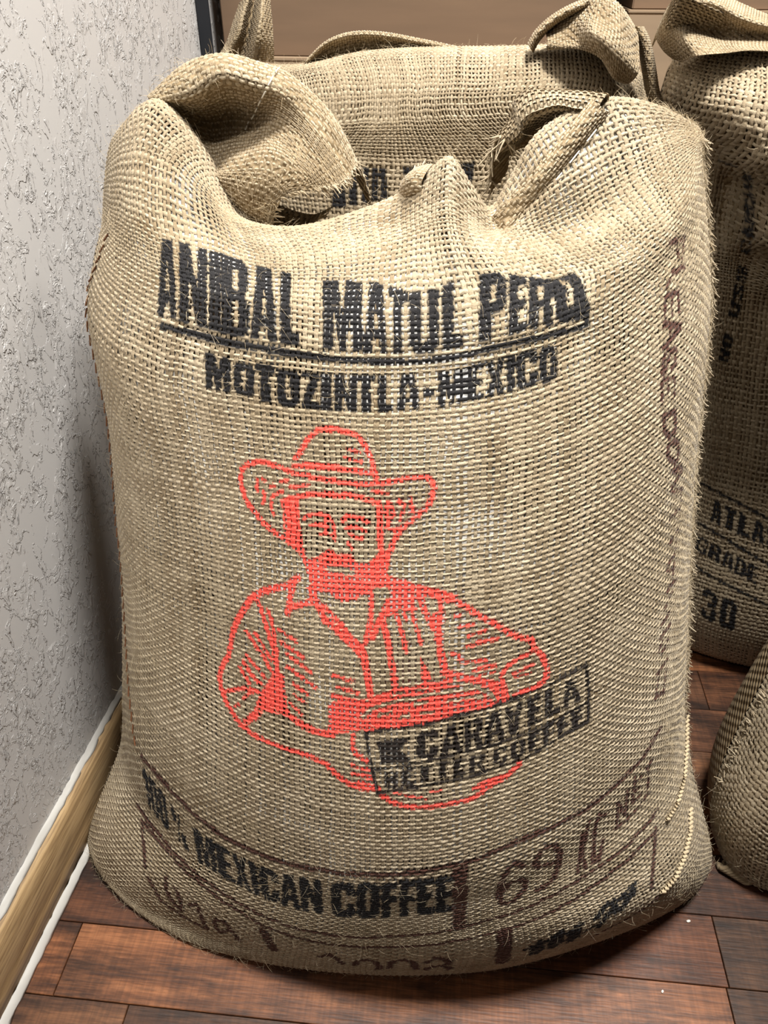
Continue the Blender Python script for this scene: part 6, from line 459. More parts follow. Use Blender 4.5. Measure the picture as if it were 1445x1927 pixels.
 ["r","s",[[268.5,509.9],[271.4,508.5],[274.3,507.1],[277.2,505.7],[280.1,504.3]],3.1],
 ["r","s",[[265.5,501.0],[267.9,499.4],[270.2,497.8],[272.5,496.1],[274.8,494.5],[277.1,492.8]],3.1],
 ["r","s",[[265.5,488.6],[268.4,487.4],[271.3,486.2],[274.2,485.0],[277.1,483.8],[280.0,482.5],[282.9,482.1],[285.7,481.6],[288.6,481.1],[291.5,480.6],[294.4,480.0],[297.7,479.9],[301.0,479.8],[304.3,479.7],[307.6,479.5]],6.6],
 ["r","s",[[307.8,533.7],[311.2,533.2],[314.7,532.7],[318.1,532.1],[321.5,531.6],[324.9,531.0],[328.2,530.4]],3.4],
 ["r","s",[[312.1,523.8],[315.6,523.3],[319.0,522.8],[322.4,522.3],[325.8,521.7],[329.1,521.1],[332.4,520.5]],3.8],
 ["r","s",[[306.2,516.6],[309.1,516.0],[312.1,515.4],[315.1,514.7],[318.0,514.1],[320.9,513.8],[323.8,513.6],[326.7,513.3],[329.6,513.0],[332.4,512.7]],4.3],
 ["r","p",[[[314.9,511.6],[319.1,512.0],[323.2,512.2],[327.2,512.5],[331.2,512.7],[335.1,512.8],[339.1,513.0],[343.3,514.1],[347.5,515.1],[351.6,516.2],[355.6,517.1],[359.6,518.1],[363.4,519.0],[367.0,519.6],[370.5,520.2],[374.0,520.8],[377.4,521.4],[380.8,521.9],[384.2,522.4],[387.5,522.8],[390.7,523.5],[393.9,524.1],[397.0,524.7],[400.2,525.3],[403.3,525.9],[406.4,526.4],[409.4,525.6],[412.5,524.7],[415.4,523.8],[418.5,523.3],[421.6,522.7],[424.7,522.1],[427.8,521.5],[431.1,520.8],[434.4,521.1],[437.7,521.4],[441.2,521.7],[444.6,521.9],[447.2,519.1],[449.8,516.4],[452.3,513.6],[454.9,510.8],[455.4,507.4],[455.9,503.9],[456.3,500.5],[453.2,500.6],[450.0,500.6],[446.9,500.6],[443.7,500.6],[440.1,500.6],[436.5,500.6],[433.1,500.5],[429.7,500.4],[426.4,500.2],[423.2,500.0],[420.1,499.8],[416.9,499.2],[413.8,498.6],[410.6,497.9],[407.3,497.2],[404.0,496.5],[400.6,495.7],[397.3,494.9],[393.9,494.3],[390.5,493.7],[387.1,493.1],[383.6,492.4],[380.1,491.6],[376.5,490.9],[372.7,490.7],[368.8,490.5],[364.9,490.2],[360.8,489.9],[356.6,489.5],[352.4,489.1],[348.0,488.6],[343.6,488.1],[339.2,487.6],[335.4,487.3],[331.7,487.0],[328.0,486.7],[324.2,486.3],[319.6,486.5],[314.9,486.6],[314.9,490.8],[314.9,495.0],[314.9,499.2],[314.9,503.4],[314.9,507.5]]],0],
 ["r","p",[[[302.6,507.5],[306.2,509.3],[309.7,511.0],[313.3,512.8],[316.8,514.5],[321.5,514.7],[326.2,514.8],[330.7,514.9],[335.3,515.0],[337.5,515.6],[339.8,516.3],[339.8,512.3],[339.8,508.3],[339.8,504.3],[339.8,500.3],[339.8,496.2],[339.8,492.2],[339.9,488.1],[336.5,487.3],[333.1,486.5],[328.7,485.7],[324.4,484.8],[319.9,483.9],[315.4,482.9],[310.9,481.9],[307.3,480.3],[303.8,478.6],[300.3,476.9],[301.1,480.4],[302.0,483.8],[302.9,487.2],[303.8,490.6],[303.5,494.8],[303.2,499.1],[302.9,503.3]]],0],
 ["x","s",[[337.6,499.9],[340.1,502.3],[342.6,504.7],[345.0,507.1],[348.2,508.2],[351.4,509.2],[354.4,510.1],[357.5,511.1],[360.5,512.0],[363.4,512.9],[366.4,513.5],[369.4,514.1],[372.3,514.7],[375.1,515.2],[378.0,515.7],[380.8,516.2],[383.5,516.7],[386.3,517.1],[389.0,517.5],[391.7,517.9],[394.4,518.3],[397.1,518.7],[399.7,518.9],[402.4,519.2],[405.0,519.4],[407.6,519.5],[410.1,519.7],[412.7,519.8],[415.2,520.0],[417.7,520.1],[419.9,520.1],[422.0,520.1],[424.2,520.0],[426.5,520.0],[428.8,519.9],[431.1,518.4],[433.5,516.9],[436.0,515.3],[438.5,513.7],[440.2,511.0],[441.9,508.2],[443.6,505.5]],3.3],
 ["x","s",[[352.3,501.9],[355.2,502.7],[358.0,503.4],[360.7,504.1],[363.5,504.8]],2.5],
 ["x","s",[[387.6,502.6],[390.0,502.8],[392.4,502.9],[394.8,503.0],[397.2,503.1]],2.5],
 ["x","s",[[370.1,499.3],[372.3,499.9],[374.6,500.5],[376.8,501.1],[379.0,501.7]],2.5],
 ["x","s",[[408.8,511.3],[411.1,511.4],[413.3,511.6],[415.6,511.7],[417.8,511.9]],2.5],
 ["x","s",[[422.1,512.4],[424.3,512.1],[426.6,511.8],[428.9,511.4],[431.2,511.1],[433.6,510.7]],2.5],
 ["x","s",[[382.7,511.0],[385.1,511.4],[387.5,511.7],[390.0,512.1],[392.4,512.4]],2.5],
 ["r","s",[[334.0,561.3],[335.5,559.0],[337.0,556.8],[338.6,554.6],[339.0,552.0],[339.3,549.5],[339.7,546.9],[340.1,544.3],[340.7,541.7],[341.2,539.2],[341.8,536.6],[342.4,534.0],[342.8,531.4],[343.1,528.8],[343.5,526.2],[343.9,523.6],[344.2,521.2],[344.4,518.9],[344.7,516.6]],6.2],
 ["r","s",[[355.3,585.8],[356.1,583.0],[356.8,580.3],[357.5,577.6],[358.2,574.9],[358.9,572.1],[359.5,569.6],[360.0,567.0],[360.5,564.5],[361.1,561.9],[361.5,559.2],[361.9,556.4],[362.3,553.7],[362.8,550.9],[363.2,548.2],[363.7,545.6],[364.2,543.0],[364.8,540.4],[365.3,537.8],[365.6,535.2],[366.0,532.6],[366.3,530.0],[366.7,527.4]],5.7],
 ["r","p",[[[358.3,600.7],[361.1,602.0],[363.9,603.3],[362.7,606.1],[361.6,608.8],[360.4,611.5],[363.9,612.1],[367.3,612.8],[370.6,612.0],[373.9,611.3],[377.1,610.5],[380.3,609.7],[383.5,608.9],[385.6,606.3],[387.7,603.7],[389.7,601.1],[386.7,599.9],[383.5,598.7],[383.5,596.0],[383.6,593.3],[383.6,590.6],[382.0,589.3],[380.4,588.0],[377.2,589.5],[373.9,591.0],[370.6,592.4],[368.0,590.4],[365.2,588.4],[362.0,586.2],[358.7,584.0],[355.3,581.7],[353.9,577.9],[352.4,574.1],[350.9,570.4],[349.4,566.6],[346.3,566.2],[343.3,565.7],[344.5,569.1],[345.7,572.4],[347.0,575.7],[348.2,579.0],[349.4,582.3],[350.9,585.3],[352.4,588.2],[353.9,591.2],[355.4,594.4],[356.8,597.5]]],0],
 ["r","s",[[367.3,588.4],[368.1,586.0],[369.0,583.6],[369.8,581.2],[370.7,578.8],[371.3,576.3],[372.0,573.7],[372.7,571.1],[373.3,568.5],[373.9,566.1],[374.4,563.6],[374.9,561.1],[375.5,558.6],[376.0,556.2]],4.0],
 ["r","s",[[379.1,592.2],[379.9,589.7],[380.7,587.2],[381.5,584.7],[382.2,582.2],[383.0,579.8],[383.8,576.8],[384.6,573.9],[385.5,571.0],[386.3,568.0],[386.9,565.2],[387.6,562.5]],3.2],
 ["r","s",[[387.3,601.2],[387.9,598.5],[388.6,595.7],[389.2,593.0],[389.8,590.3],[391.1,588.0],[392.4,585.7],[393.6,583.4],[394.9,581.1],[395.9,578.7],[396.9,576.4],[398.0,574.0]],4.8],
 ["r","s",[[373.3,589.6],[374.4,587.1],[375.5,584.6],[376.6,582.1]],2.8],
 ["r","s",[[346.2,622.1],[349.2,621.1],[352.1,620.1],[355.0,619.0],[357.8,618.0],[360.6,617.0],[363.6,616.1],[366.5,615.1],[369.5,614.2],[372.3,613.2],[375.2,612.3],[377.7,611.3],[380.2,610.3],[382.7,609.3],[385.2,608.3],[387.6,607.3],[390.1,606.5],[392.5,605.8],[394.9,605.0],[397.2,604.3],[399.6,603.5],[402.3,602.3],[404.9,601.1],[407.5,600.0],[410.1,598.8]],7.9],
 ["r","s",[[410.1,598.8],[412.1,597.2],[414.1,595.6],[416.2,594.0],[418.2,592.4],[420.2,590.8],[422.2,588.9],[424.2,586.9],[426.2,584.9],[428.3,582.9],[430.4,580.9],[432.6,579.4],[434.8,577.8],[437.1,576.1],[439.4,574.5],[441.7,572.9],[444.0,570.9],[446.3,568.9],[448.7,566.9],[451.0,564.8],[453.3,562.8],[455.5,561.1],[457.7,559.4],[459.9,557.7],[462.1,555.9],[464.7,554.9],[467.4,553.7],[470.0,552.6],[472.6,551.4],[473.7,548.5],[474.7,545.6],[475.8,542.6],[477.8,539.8],[479.7,537.0],[481.7,534.1],[482.8,531.2],[484.0,528.4],[485.1,525.5],[486.2,522.6],[486.3,519.7],[486.4,516.8],[486.4,514.0],[486.5,511.1],[485.1,510.0],[483.7,509.0],[482.3,507.9],[480.2,507.6],[478.1,507.2],[475.9,506.8],[473.7,506.4],[471.0,506.1],[468.3,505.7],[465.6,505.3],[463.0,504.9],[460.3,504.4]],4.9],
 ["r","s",[[474.4,539.9],[472.0,539.4],[469.7,538.9],[467.3,538.3],[464.9,537.7],[462.6,537.2],[460.4,536.2],[458.2,535.2],[456.1,534.3],[453.9,533.3],[452.5,531.3],[451.2,529.3],[449.8,527.3],[448.4,525.3],[449.1,522.8],[449.9,520.2],[450.6,517.6],[451.4,515.1],[451.0,512.0],[450.6,508.9],[450.1,505.8]],4.1],
 ["r","s",[[458.4,524.9],[461.1,525.5],[463.8,526.0],[466.5,526.5],[469.3,527.0],[472.0,527.4],[474.7,527.9]],2.9],
 ["r","s",[[460.0,520.5],[462.6,520.7],[465.3,520.8],[468.0,521.0],[470.7,521.1],[473.4,521.1]],2.5],
 ["r","s",[[402.3,601.0],[402.5,598.1],[402.7,595.1],[403.0,592.1],[403.2,589.1],[403.4,586.1],[403.6,583.2],[403.9,580.2]],4.4],
 ["r","s",[[398.5,585.1],[399.0,582.4],[399.4,579.7],[399.8,577.0],[400.3,574.3],[400.7,571.5],[401.0,568.8],[401.3,566.1],[401.6,563.4],[401.8,560.7],[402.1,558.0],[402.7,554.9],[403.3,551.8],[403.9,548.8],[404.4,545.7],[405.0,542.6],[405.6,539.5],[406.9,537.5],[408.3,535.4],[409.6,533.3],[410.9,531.3]],5.7],
 ["r","s",[[405.6,536.5],[408.0,535.5],[410.4,534.4],[412.7,533.3],[415.0,532.2],[417.3,531.1],[419.8,530.0],[422.3,529.0],[424.8,527.9],[427.4,526.8],[430.0,525.6],[432.7,524.4],[435.5,523.2],[438.3,521.9],[441.2,520.6],[444.1,519.3],[446.0,517.1],[447.8,514.8],[449.7,512.5],[451.5,510.2]],6.2],
 ["r","s",[[412.9,583.6],[414.7,583.8],[416.6,583.9]],2.8],
 ["r","s",[[416.8,574.2],[419.2,574.4],[421.7,574.6],[424.2,574.7],[426.7,574.9]],2.8],
 ["r","s",[[423.1,565.7],[425.3,566.2],[427.6,566.6],[429.9,567.1],[432.3,567.5],[434.8,567.9]],3.2],
 ["r","s",[[422.0,556.9],[424.3,557.2],[426.7,557.5],[429.1,557.7],[431.6,558.0],[434.2,558.2],[436.8,558.4],[439.5,558.6],[442.1,558.8],[444.8,558.9]],3.6],
 ["r","s",[[410.7,551.8],[413.1,550.4],[415.4,549.1],[417.7,547.8]],4.1],
 ["r","s",[[418.4,543.9],[420.9,543.7],[423.4,543.5],[425.9,543.3],[428.5,543.1],[431.1,542.9],[433.8,542.6],[436.6,542.3]],3.2],
 ["r","s",[[427.3,535.4],[429.9,535.5],[432.6,535.6],[435.3,535.7],[438.1,535.8],[441.0,535.8],[443.8,535.8]],3.7],
 ["r","s",[[431.3,530.4],[433.7,530.5],[436.2,530.5],[438.8,530.4],[441.3,530.4],[443.9,530.3]],2.5],
 ["r","s",[[349.2,516.7],[352.0,517.7],[354.8,518.7],[357.6,519.7],[360.3,520.6],[363.0,521.6],[365.6,522.5],[368.1,523.4],[370.8,523.8],[373.5,524.3],[376.2,524.7],[378.8,525.1],[381.4,525.5],[384.0,525.9],[386.8,526.2],[389.5,526.5],[392.3,526.8],[395.0,527.1],[397.7,527.4],[400.4,527.6],[403.0,528.2],[405.7,528.7],[408.3,529.2],[410.9,529.7]],4.1],
 ["r","p",[[[387.3,552.4],[389.0,548.9],[390.6,545.4],[392.2,541.9],[393.8,538.4],[395.4,534.9],[397.0,531.3],[394.1,530.8],[391.1,530.3],[388.1,529.7],[388.0,533.5],[387.9,537.3],[387.7,541.1],[387.6,544.9],[387.5,548.6]]],0],
 ["r","s",[[328.5,481.8],[327.9,479.3],[327.4,476.7],[326.8,474.1],[327.8,471.7],[328.8,469.4],[329.8,467.0],[330.8,464.6],[333.9,463.2],[337.1,461.8],[340.2,460.4],[343.3,459.0]],5.2],
 ["r","s",[[326.2,454.0],[329.3,453.5],[332.3,452.9],[335.4,452.4],[338.4,451.8],[341.4,451.2],[344.4,450.6]],3.9],
 ["r","s",[[327.4,446.1],[330.4,445.8],[333.4,445.4],[336.5,445.0],[339.5,444.6],[342.5,444.2],[345.5,443.8]],4.4],
 ["r","s",[[334.2,437.6],[337.3,436.7],[340.4,435.8],[343.5,434.9],[346.6,434.0]],6.2],
 ["r","s",[[351.0,434.2],[352.4,431.7],[353.8,429.2],[355.2,426.7],[357.7,425.0],[360.1,423.3],[362.5,421.6],[364.9,419.8],[367.8,418.9],[370.7,417.9],[373.5,416.8],[376.4,415.8],[379.2,414.7],[381.8,414.5],[384.5,414.3],[387.2,414.0],[389.8,413.8],[392.4,413.4],[395.0,413.1],[397.5,412.7],[400.3,412.9],[403.1,413.1],[405.8,413.3],[408.5,413.4],[411.2,413.4],[413.9,413.5],[416.1,413.7],[418.4,413.9],[420.6,414.1],[422.8,414.2],[425.0,414.3],[427.3,414.4],[429.4,416.0],[431.5,417.5],[433.7,419.1],[435.9,420.6],[438.1,422.1],[440.5,423.1],[442.8,424.1],[445.2,425.1],[447.6,426.1],[449.9,427.0],[452.3,427.9],[454.6,428.8],[456.7,430.2],[458.7,431.6],[460.8,433.0],[462.9,434.4],[465.0,435.7]],5.2],
 ["r","s",[[429.6,424.9],[432.0,425.8],[434.4,426.6],[436.8,427.3],[439.4,428.1],[441.9,428.4],[444.4,428.7],[447.0,429.0],[449.6,429.2]],6.0],
 ["r","s",[[363.6,431.5],[366.2,430.6],[368.9,429.6],[371.5,428.7],[374.1,427.6],[376.6,426.6],[379.4,425.9],[382.1,425.2],[384.8,424.5],[387.5,423.8],[390.1,423.0],[392.7,422.1]],2.2],
 ["r","s",[[395.1,428.1],[397.5,428.3],[399.9,428.6],[402.3,428.8],[404.6,428.9]],2.2],
 ["k","p",[[[149.2,873.0],[155.9,874.0],[162.1,874.7],[159.6,860.7],[157.0,847.0],[154.7,833.4],[155.7,822.1],[158.7,812.0],[162.0,802.5],[154.4,802.1],[152.3,807.8],[150.4,813.6],[144.8,813.2],[145.8,807.3],[147.0,801.6],[139.0,801.0],[137.1,810.6],[135.6,820.7],[135.7,831.9],[139.7,845.2],[144.4,858.9]],[[143.5,822.4],[147.8,822.7],[146.7,831.6],[148.1,842.0],[150.5,853.1],[146.6,841.9],[143.8,831.4]]],0],
 ["k","p",[[[164.4,802.6],[161.6,814.1],[159.5,826.6],[161.5,841.5],[165.6,858.2],[169.1,875.1],[179.3,874.5],[179.4,858.9],[179.3,843.8],[180.2,829.9],[181.7,843.7],[183.7,858.5],[185.3,874.0],[193.8,873.4],[192.8,856.5],[191.4,840.4],[191.1,826.4],[192.9,814.5],[195.0,803.6],[183.6,803.4],[178.6,813.6],[173.9,824.6],[171.7,837.4],[171.0,824.6],[173.0,813.5],[175.3,803.1]]],0],
 ["k","p",[[[196.7,803.5],[194.6,814.4],[192.9,826.3],[193.0,840.2],[194.2,856.4],[195.2,873.3],[206.0,873.4],[205.5,855.7],[204.9,839.2],[205.4,825.4],[207.1,813.7],[208.9,802.8]]],0],
 ["k","p",[[[209.5,802.7],[207.6,813.6],[205.9,825.4],[205.5,839.2],[206.1,855.7],[206.5,873.5],[216.6,873.8],[226.7,873.8],[232.5,865.6],[232.5,852.9],[232.6,841.4],[229.1,833.1],[234.4,827.3],[235.4,817.4],[236.4,808.3],[230.3,803.2],[220.1,802.9]],[[217.1,838.6],[217.1,848.9],[217.2,859.7],[222.2,859.5],[222.1,848.6],[222.2,838.3]],[[219.6,810.8],[218.5,819.1],[217.5,828.0],[223.2,827.8],[224.2,819.0],[225.2,810.8]]],0],
 ["k","p",[[[240.6,872.0],[247.7,870.8],[254.6,869.1],[255.4,853.8],[256.6,840.5],[258.1,829.4],[259.7,820.1],[261.3,811.6],[262.9,803.6],[254.5,803.6],[253.6,808.4],[252.6,813.4],[246.5,813.4],[246.5,808.4],[246.5,803.6],[238.0,803.4],[238.0,811.7],[238.0,820.5],[238.3,830.3],[238.7,842.2],[239.5,856.1]],[[246.6,821.3],[251.2,821.2],[249.9,828.8],[248.7,837.7],[247.6,848.1],[247.1,837.8],[246.8,828.9]]],0],
 ["k","p",[[[265.3,803.6],[264.5,813.2],[263.8,823.5],[263.2,835.3],[262.7,849.8],[262.8,866.9],[267.6,865.5],[272.4,864.0],[272.4,848.1],[272.9,834.4],[273.5,823.1],[274.2,813.0],[281.8,812.7],[282.4,803.3],[276.7,803.4],[271.0,803.5]]],0],
 ["k","p",[[[303.2,803.0],[302.9,812.3],[302.5,821.8],[301.9,832.0],[301.1,843.2],[300.4,855.8],[307.4,855.6],[314.4,855.2],[316.5,845.0],[318.8,835.7],[320.8,827.1],[321.2,835.7],[321.3,844.9],[321.5,854.9],[328.5,854.5],[335.5,854.0],[337.0,842.6],[338.4,832.1],[339.0,821.9],[339.1,812.0],[339.0,802.1],[329.1,802.5],[329.1,812.2],[328.9,822.1],[328.3,832.2],[327.6,824.6],[326.6,817.1],[325.5,809.9],[324.3,802.7],[318.3,802.8],[317.1,810.0],[315.6,817.1],[314.1,824.5],[312.4,832.2],[313.0,822.0],[313.3,812.3],[313.5,802.9]]],0],
 ["k","p",[[[341.4,853.2],[347.3,852.5],[353.3,851.3],[355.4,842.4],[357.4,834.0],[358.8,825.9],[359.7,817.7],[360.4,809.6],[360.8,801.3],[353.9,801.6],[353.7,806.7],[353.4,811.7],[348.3,811.8],[347.8,806.9],[347.2,801.9],[339.9,802.0],[340.9,810.3],[341.7,818.6],[342.3,826.9],[342.3,835.3],[341.9,844.0]],[[348.9,819.2],[352.8,819.1],[352.0,825.7],[350.8,832.4],[349.3,839.1],[349.6,832.4],[349.4,825.8]]],0],
 ["k","p",[[[358.9,849.7],[364.9,847.9],[370.8,846.0],[376.5,844.1],[377.0,835.6],[373.0,836.6],[373.4,827.9],[373.5,818.9],[373.4,809.9],[373.1,800.5],[369.2,800.8],[365.2,801.0],[365.5,810.7],[365.6,820.2],[365.4,829.5],[364.5,838.8],[360.3,839.7]]],0],
 ["k","p",[[[377.4,843.8],[387.5,844.1],[387.2,835.8],[387.1,827.4],[387.0,818.7],[387.0,809.9],[391.4,810.0],[391.4,818.9],[391.5,827.6],[391.9,835.9],[392.4,844.2],[402.1,844.5],[401.1,837.3],[400.4,830.0],[400.1,822.5],[400.1,814.6],[400.1,806.6],[395.7,800.5],[389.1,800.6],[382.3,800.6],[377.9,806.3],[378.0,814.0],[378.1,821.6],[378.0,829.1],[377.8,836.4]]],0],
 ["k","p",[[[402.1,800.9],[401.9,810.6],[402.0,819.8],[402.2,828.6],[403.1,837.1],[404.5,845.4],[409.9,847.5],[415.2,849.1],[412.9,840.3],[411.3,831.5],[410.6,822.3],[410.6,812.6],[417.2,813.6],[417.5,803.5],[412.5,802.7],[407.3,801.8]]],0],
 ["k","p",[[[428.1,803.7],[427.7,814.1],[427.8,824.0],[429.3,833.3],[432.6,842.4],[437.3,851.9],[446.5,851.2],[455.2,850.1],[457.4,844.4],[452.1,835.6],[449.1,827.0],[443.2,823.1],[436.7,823.6],[436.6,814.1],[437.1,804.2],[432.5,803.9]],[[438.1,831.5],[440.2,837.0],[443.0,842.6],[446.6,842.2],[443.6,836.6],[441.4,831.2]]],0],
 ["k","p",[[[450.8,804.5],[450.1,813.7],[450.2,822.4],[451.8,830.9],[456.0,839.4],[462.4,848.6],[468.4,845.9],[473.9,842.9],[468.8,835.8],[463.3,838.0],[460.8,833.6],[459.0,829.3],[464.1,827.9],[463.1,821.1],[457.7,822.0],[457.6,817.3],[457.6,812.6],[464.3,812.2],[465.0,805.2],[460.1,805.1],[455.4,804.8]]],0],
 ["k","p",[[[466.3,805.3],[465.6,812.9],[465.6,820.2],[466.5,827.4],[469.7,834.6],[475.2,842.3],[480.9,839.5],[486.3,836.5],[488.6,832.2],[486.5,827.2],[485.5,822.5],[482.4,819.8],[485.3,816.3],[485.4,809.8],[486.4,803.0],[478.9,804.1],[478.1,810.2],[478.0,816.0],[473.6,819.5],[473.6,814.7],[473.7,809.8],[474.4,804.7]],[[474.0,824.4],[475.1,828.6],[477.0,832.9],[480.6,831.4],[479.0,827.2],[478.2,823.2]]],0],
 ["k","p",[[[485.8,837.1],[493.9,834.7],[504.9,836.3],[510.2,833.3],[510.9,823.1],[518.0,806.1],[519.6,796.1],[499.8,800.5],[489.4,802.6],[487.1,815.8],[484.7,826.4]],[[492.4,832.3],[499.1,830.0],[501.1,824.1],[502.5,811.7],[496.9,813.5],[495.4,820.6],[498.6,821.3],[497.1,826.2]]],0],
 ["k","s",[[146.5,795.3],[150.3,795.7],[154.0,796.0],[157.7,796.3],[161.4,796.6],[165.0,796.9],[168.6,797.1],[172.2,797.4],[175.7,797.6],[179.2,797.7],[182.9,797.8],[186.5,797.9],[190.1,798.0],[193.6,798.0],[197.1,798.1],[200.6,798.1],[204.1,798.1],[207.5,798.0],[211.0,798.0],[214.4,797.9],[217.7,797.9],[221.1,798.0],[224.3,798.1],[227.6,798.2],[230.8,798.2],[234.0,798.3],[237.1,798.3],[240.3,798.4],[243.4,798.4],[246.6,798.4],[249.7,798.4],[252.8,798.3],[255.9,798.3],[258.9,798.3],[262.0,798.3],[265.0,798.2],[268.1,798.2],[271.1,798.1],[274.1,798.0],[277.1,798.0],[280.1,797.8],[283.0,797.7],[286.0,797.6],[289.0,797.6],[292.0,797.5],[295.0,797.5],[298.0,797.4],[301.0,797.3],[304.0,797.3],[307.1,797.2],[310.1,797.1],[313.2,797.0],[316.2,796.8],[319.3,796.7],[322.4,796.7],[325.6,796.6],[328.7,796.5],[331.8,796.4],[334.9,796.3],[338.0,796.2],[341.1,796.0],[344.1,795.9],[347.2,795.7],[350.2,795.5],[353.3,795.3],[356.2,795.1],[359.2,795.0],[362.1,795.0],[365.0,794.9],[367.8,794.9],[370.6,794.8],[373.4,794.7],[376.2,794.5],[379.0,794.4],[381.7,794.3],[384.4,794.4],[387.1,794.5],[389.8,794.5],[392.5,794.6],[395.1,794.7],[397.7,794.7],[400.4,794.7],[403.0,794.7],[405.6,794.7],[408.2,795.1],[410.7,795.4],[413.3,795.8],[415.8,796.1],[418.2,796.3],[420.7,796.6],[423.1,796.9],[425.6,797.1],[428.1,797.3],[430.7,797.5],[433.3,797.7],[436.0,797.9],[438.7,798.1],[441.5,798.2],[444.3,798.3],[447.1,798.4],[449.9,798.5],[452.7,798.5],[455.4,798.5],[458.3,798.4],[461.1,798.3],[464.0,798.1],[466.9,798.0],[469.9,797.8],[472.8,797.6],[475.6,797.3],[478.5,797.1],[481.1,796.8],[483.7,796.5],[486.3,796.2],[488.9,795.9],[491.6,795.5],[494.4,795.1],[497.2,794.7],[500.1,794.2],[502.9,794.1],[505.8,794.0],[508.7,793.8],[511.6,793.6],[514.5,793.3],[517.5,793.1]],5.3],
 ["k","p",[[[198.1,759.9],[198.3,765.6],[198.1,771.3],[197.6,776.9],[196.9,782.4],[196.0,787.9],[201.2,787.7],[206.4,787.4],[208.0,782.9],[209.3,778.4],[210.6,773.9],[211.0,778.3],[211.4,782.7],[211.6,787.0],[216.7,786.7],[221.7,786.2],[222.4,781.1],[222.8,776.0],[223.2,770.8],[223.4,765.6],[223.2,760.3],[216.2,760.2],[216.4,765.7],[216.2,771.0],[215.8,776.4],[215.3,772.4],[214.7,768.4],[213.9,764.3],[212.9,760.2],[208.7,760.1],[208.1,764.3],[207.2,768.5],[206.1,772.6],[204.8,776.7],[205.3,771.2],[205.6,765.7],[205.3,760.1]]],0],
 ["k","p",[[[226.4,763.6],[226.3,768.4],[226.1,773.3],[225.7,778.1],[225.3,782.8],[228.6,786.1],[234.3,786.3],[239.8,786.4],[243.9,783.1],[244.3,778.0],[244.7,772.9],[244.9,767.7],[244.9,762.5],[241.0,759.3],[235.5,759.7],[230.0,760.1]],[[234.1,765.2],[233.9,770.5],[233.6,775.8],[233.2,781.0],[236.5,781.1],[236.9,775.8],[237.3,770.4],[237.4,765.0]]],0],
 ["k","p",[[[245.0,786.5],[250.8,786.6],[256.5,786.6],[262.2,786.5],[262.7,780.7],[258.6,780.9],[258.9,775.1],[259.2,769.3],[259.2,763.5],[259.0,757.6],[254.7,758.0],[250.3,758.5],[250.5,764.2],[250.5,769.8],[250.2,775.5],[249.8,781.0],[245.6,781.1]]],0],
 ["k","p",[[[265.1,760.7],[265.2,766.3],[265.1,771.9],[264.8,777.4],[264.4,782.9],[268.1,786.5],[273.9,786.4],[279.8,786.3],[283.9,782.5],[284.2,777.0],[284.4,771.5],[284.5,766.0],[284.5,760.4],[280.5,756.8],[274.7,756.9],[268.8,757.0]],[[273.2,762.9],[273.1,768.8],[272.9,774.8],[272.6,780.6],[276.1,780.5],[276.4,774.7],[276.6,768.8],[276.6,762.9]]],0],
 ["k","p",[[[286.0,786.0],[291.1,786.1],[296.2,786.2],[301.3,786.2],[301.6,780.3],[300.0,775.9],[298.5,771.5],[296.9,767.1],[295.2,762.6],[302.0,762.6],[301.8,756.6],[296.7,756.6],[291.7,756.6],[286.6,756.7],[286.8,762.6],[288.5,767.0],[290.1,771.5],[291.6,775.9],[293.1,780.3],[286.3,780.2]]],0],
 ["k","p",[[[302.8,756.6],[302.9,762.6],[302.9,768.5],[302.7,774.4],[302.5,780.3],[302.2,786.2],[312.1,786.2],[312.3,780.3],[312.5,774.4],[312.7,768.4],[312.7,762.5],[312.6,756.5]]],0],
 ["k","p",[[[315.0,756.4],[315.1,762.4],[315.0,768.4],[314.9,774.3],[314.7,780.2],[314.5,786.2],[322.4,786.2],[324.1,780.8],[325.9,775.4],[327.6,770.0],[327.5,775.4],[327.4,780.8],[327.2,786.3],[334.0,786.4],[334.1,780.4],[334.2,774.5],[334.3,768.6],[334.4,762.7],[334.4,756.7],[327.1,756.5],[325.4,762.0],[323.6,767.4],[321.8,772.8],[321.9,767.4],[321.9,761.9],[321.8,756.4]]],0],
 ["k","p",[[[334.9,786.4],[339.9,786.5],[344.9,786.4],[349.9,786.4],[349.9,780.4],[346.3,780.4],[346.4,774.5],[346.5,768.7],[346.6,762.8],[346.6,756.8],[342.8,756.8],[339.0,756.8],[339.0,762.8],[338.9,768.7],[338.8,774.6],[338.7,780.5],[335.0,780.4]]],0],
 ["k","p",[[[352.0,756.8],[352.0,762.8],[351.9,768.6],[351.8,774.5],[351.7,780.3],[351.7,786.4],[355.4,786.3],[359.1,786.3],[359.1,780.3],[359.1,774.5],[359.2,768.7],[359.3,762.8],[365.0,763.0],[365.0,757.1],[360.8,757.0],[356.4,756.8]]],0],
 ["k","p",[[[371.4,786.5],[376.6,786.4],[381.7,786.3],[382.3,781.3],[383.0,776.5],[383.8,771.8],[384.5,767.1],[385.3,762.3],[386.0,757.5],[379.7,757.5],[379.3,760.4],[378.9,763.3],[374.4,763.2],[374.0,760.3],[373.7,757.4],[367.2,757.2],[367.9,762.1],[368.5,767.0],[369.2,771.8],[369.9,776.6],[370.6,781.4]],[[374.9,767.5],[378.3,767.6],[377.7,771.3],[377.1,775.1],[376.5,779.0],[375.9,775.1],[375.4,771.3]]],0],
 ["k","p",[[[388.0,767.4],[387.9,770.5],[387.9,773.7],[392.5,773.4],[397.0,773.0],[397.0,769.9],[397.0,766.8],[392.5,767.1]]],0],
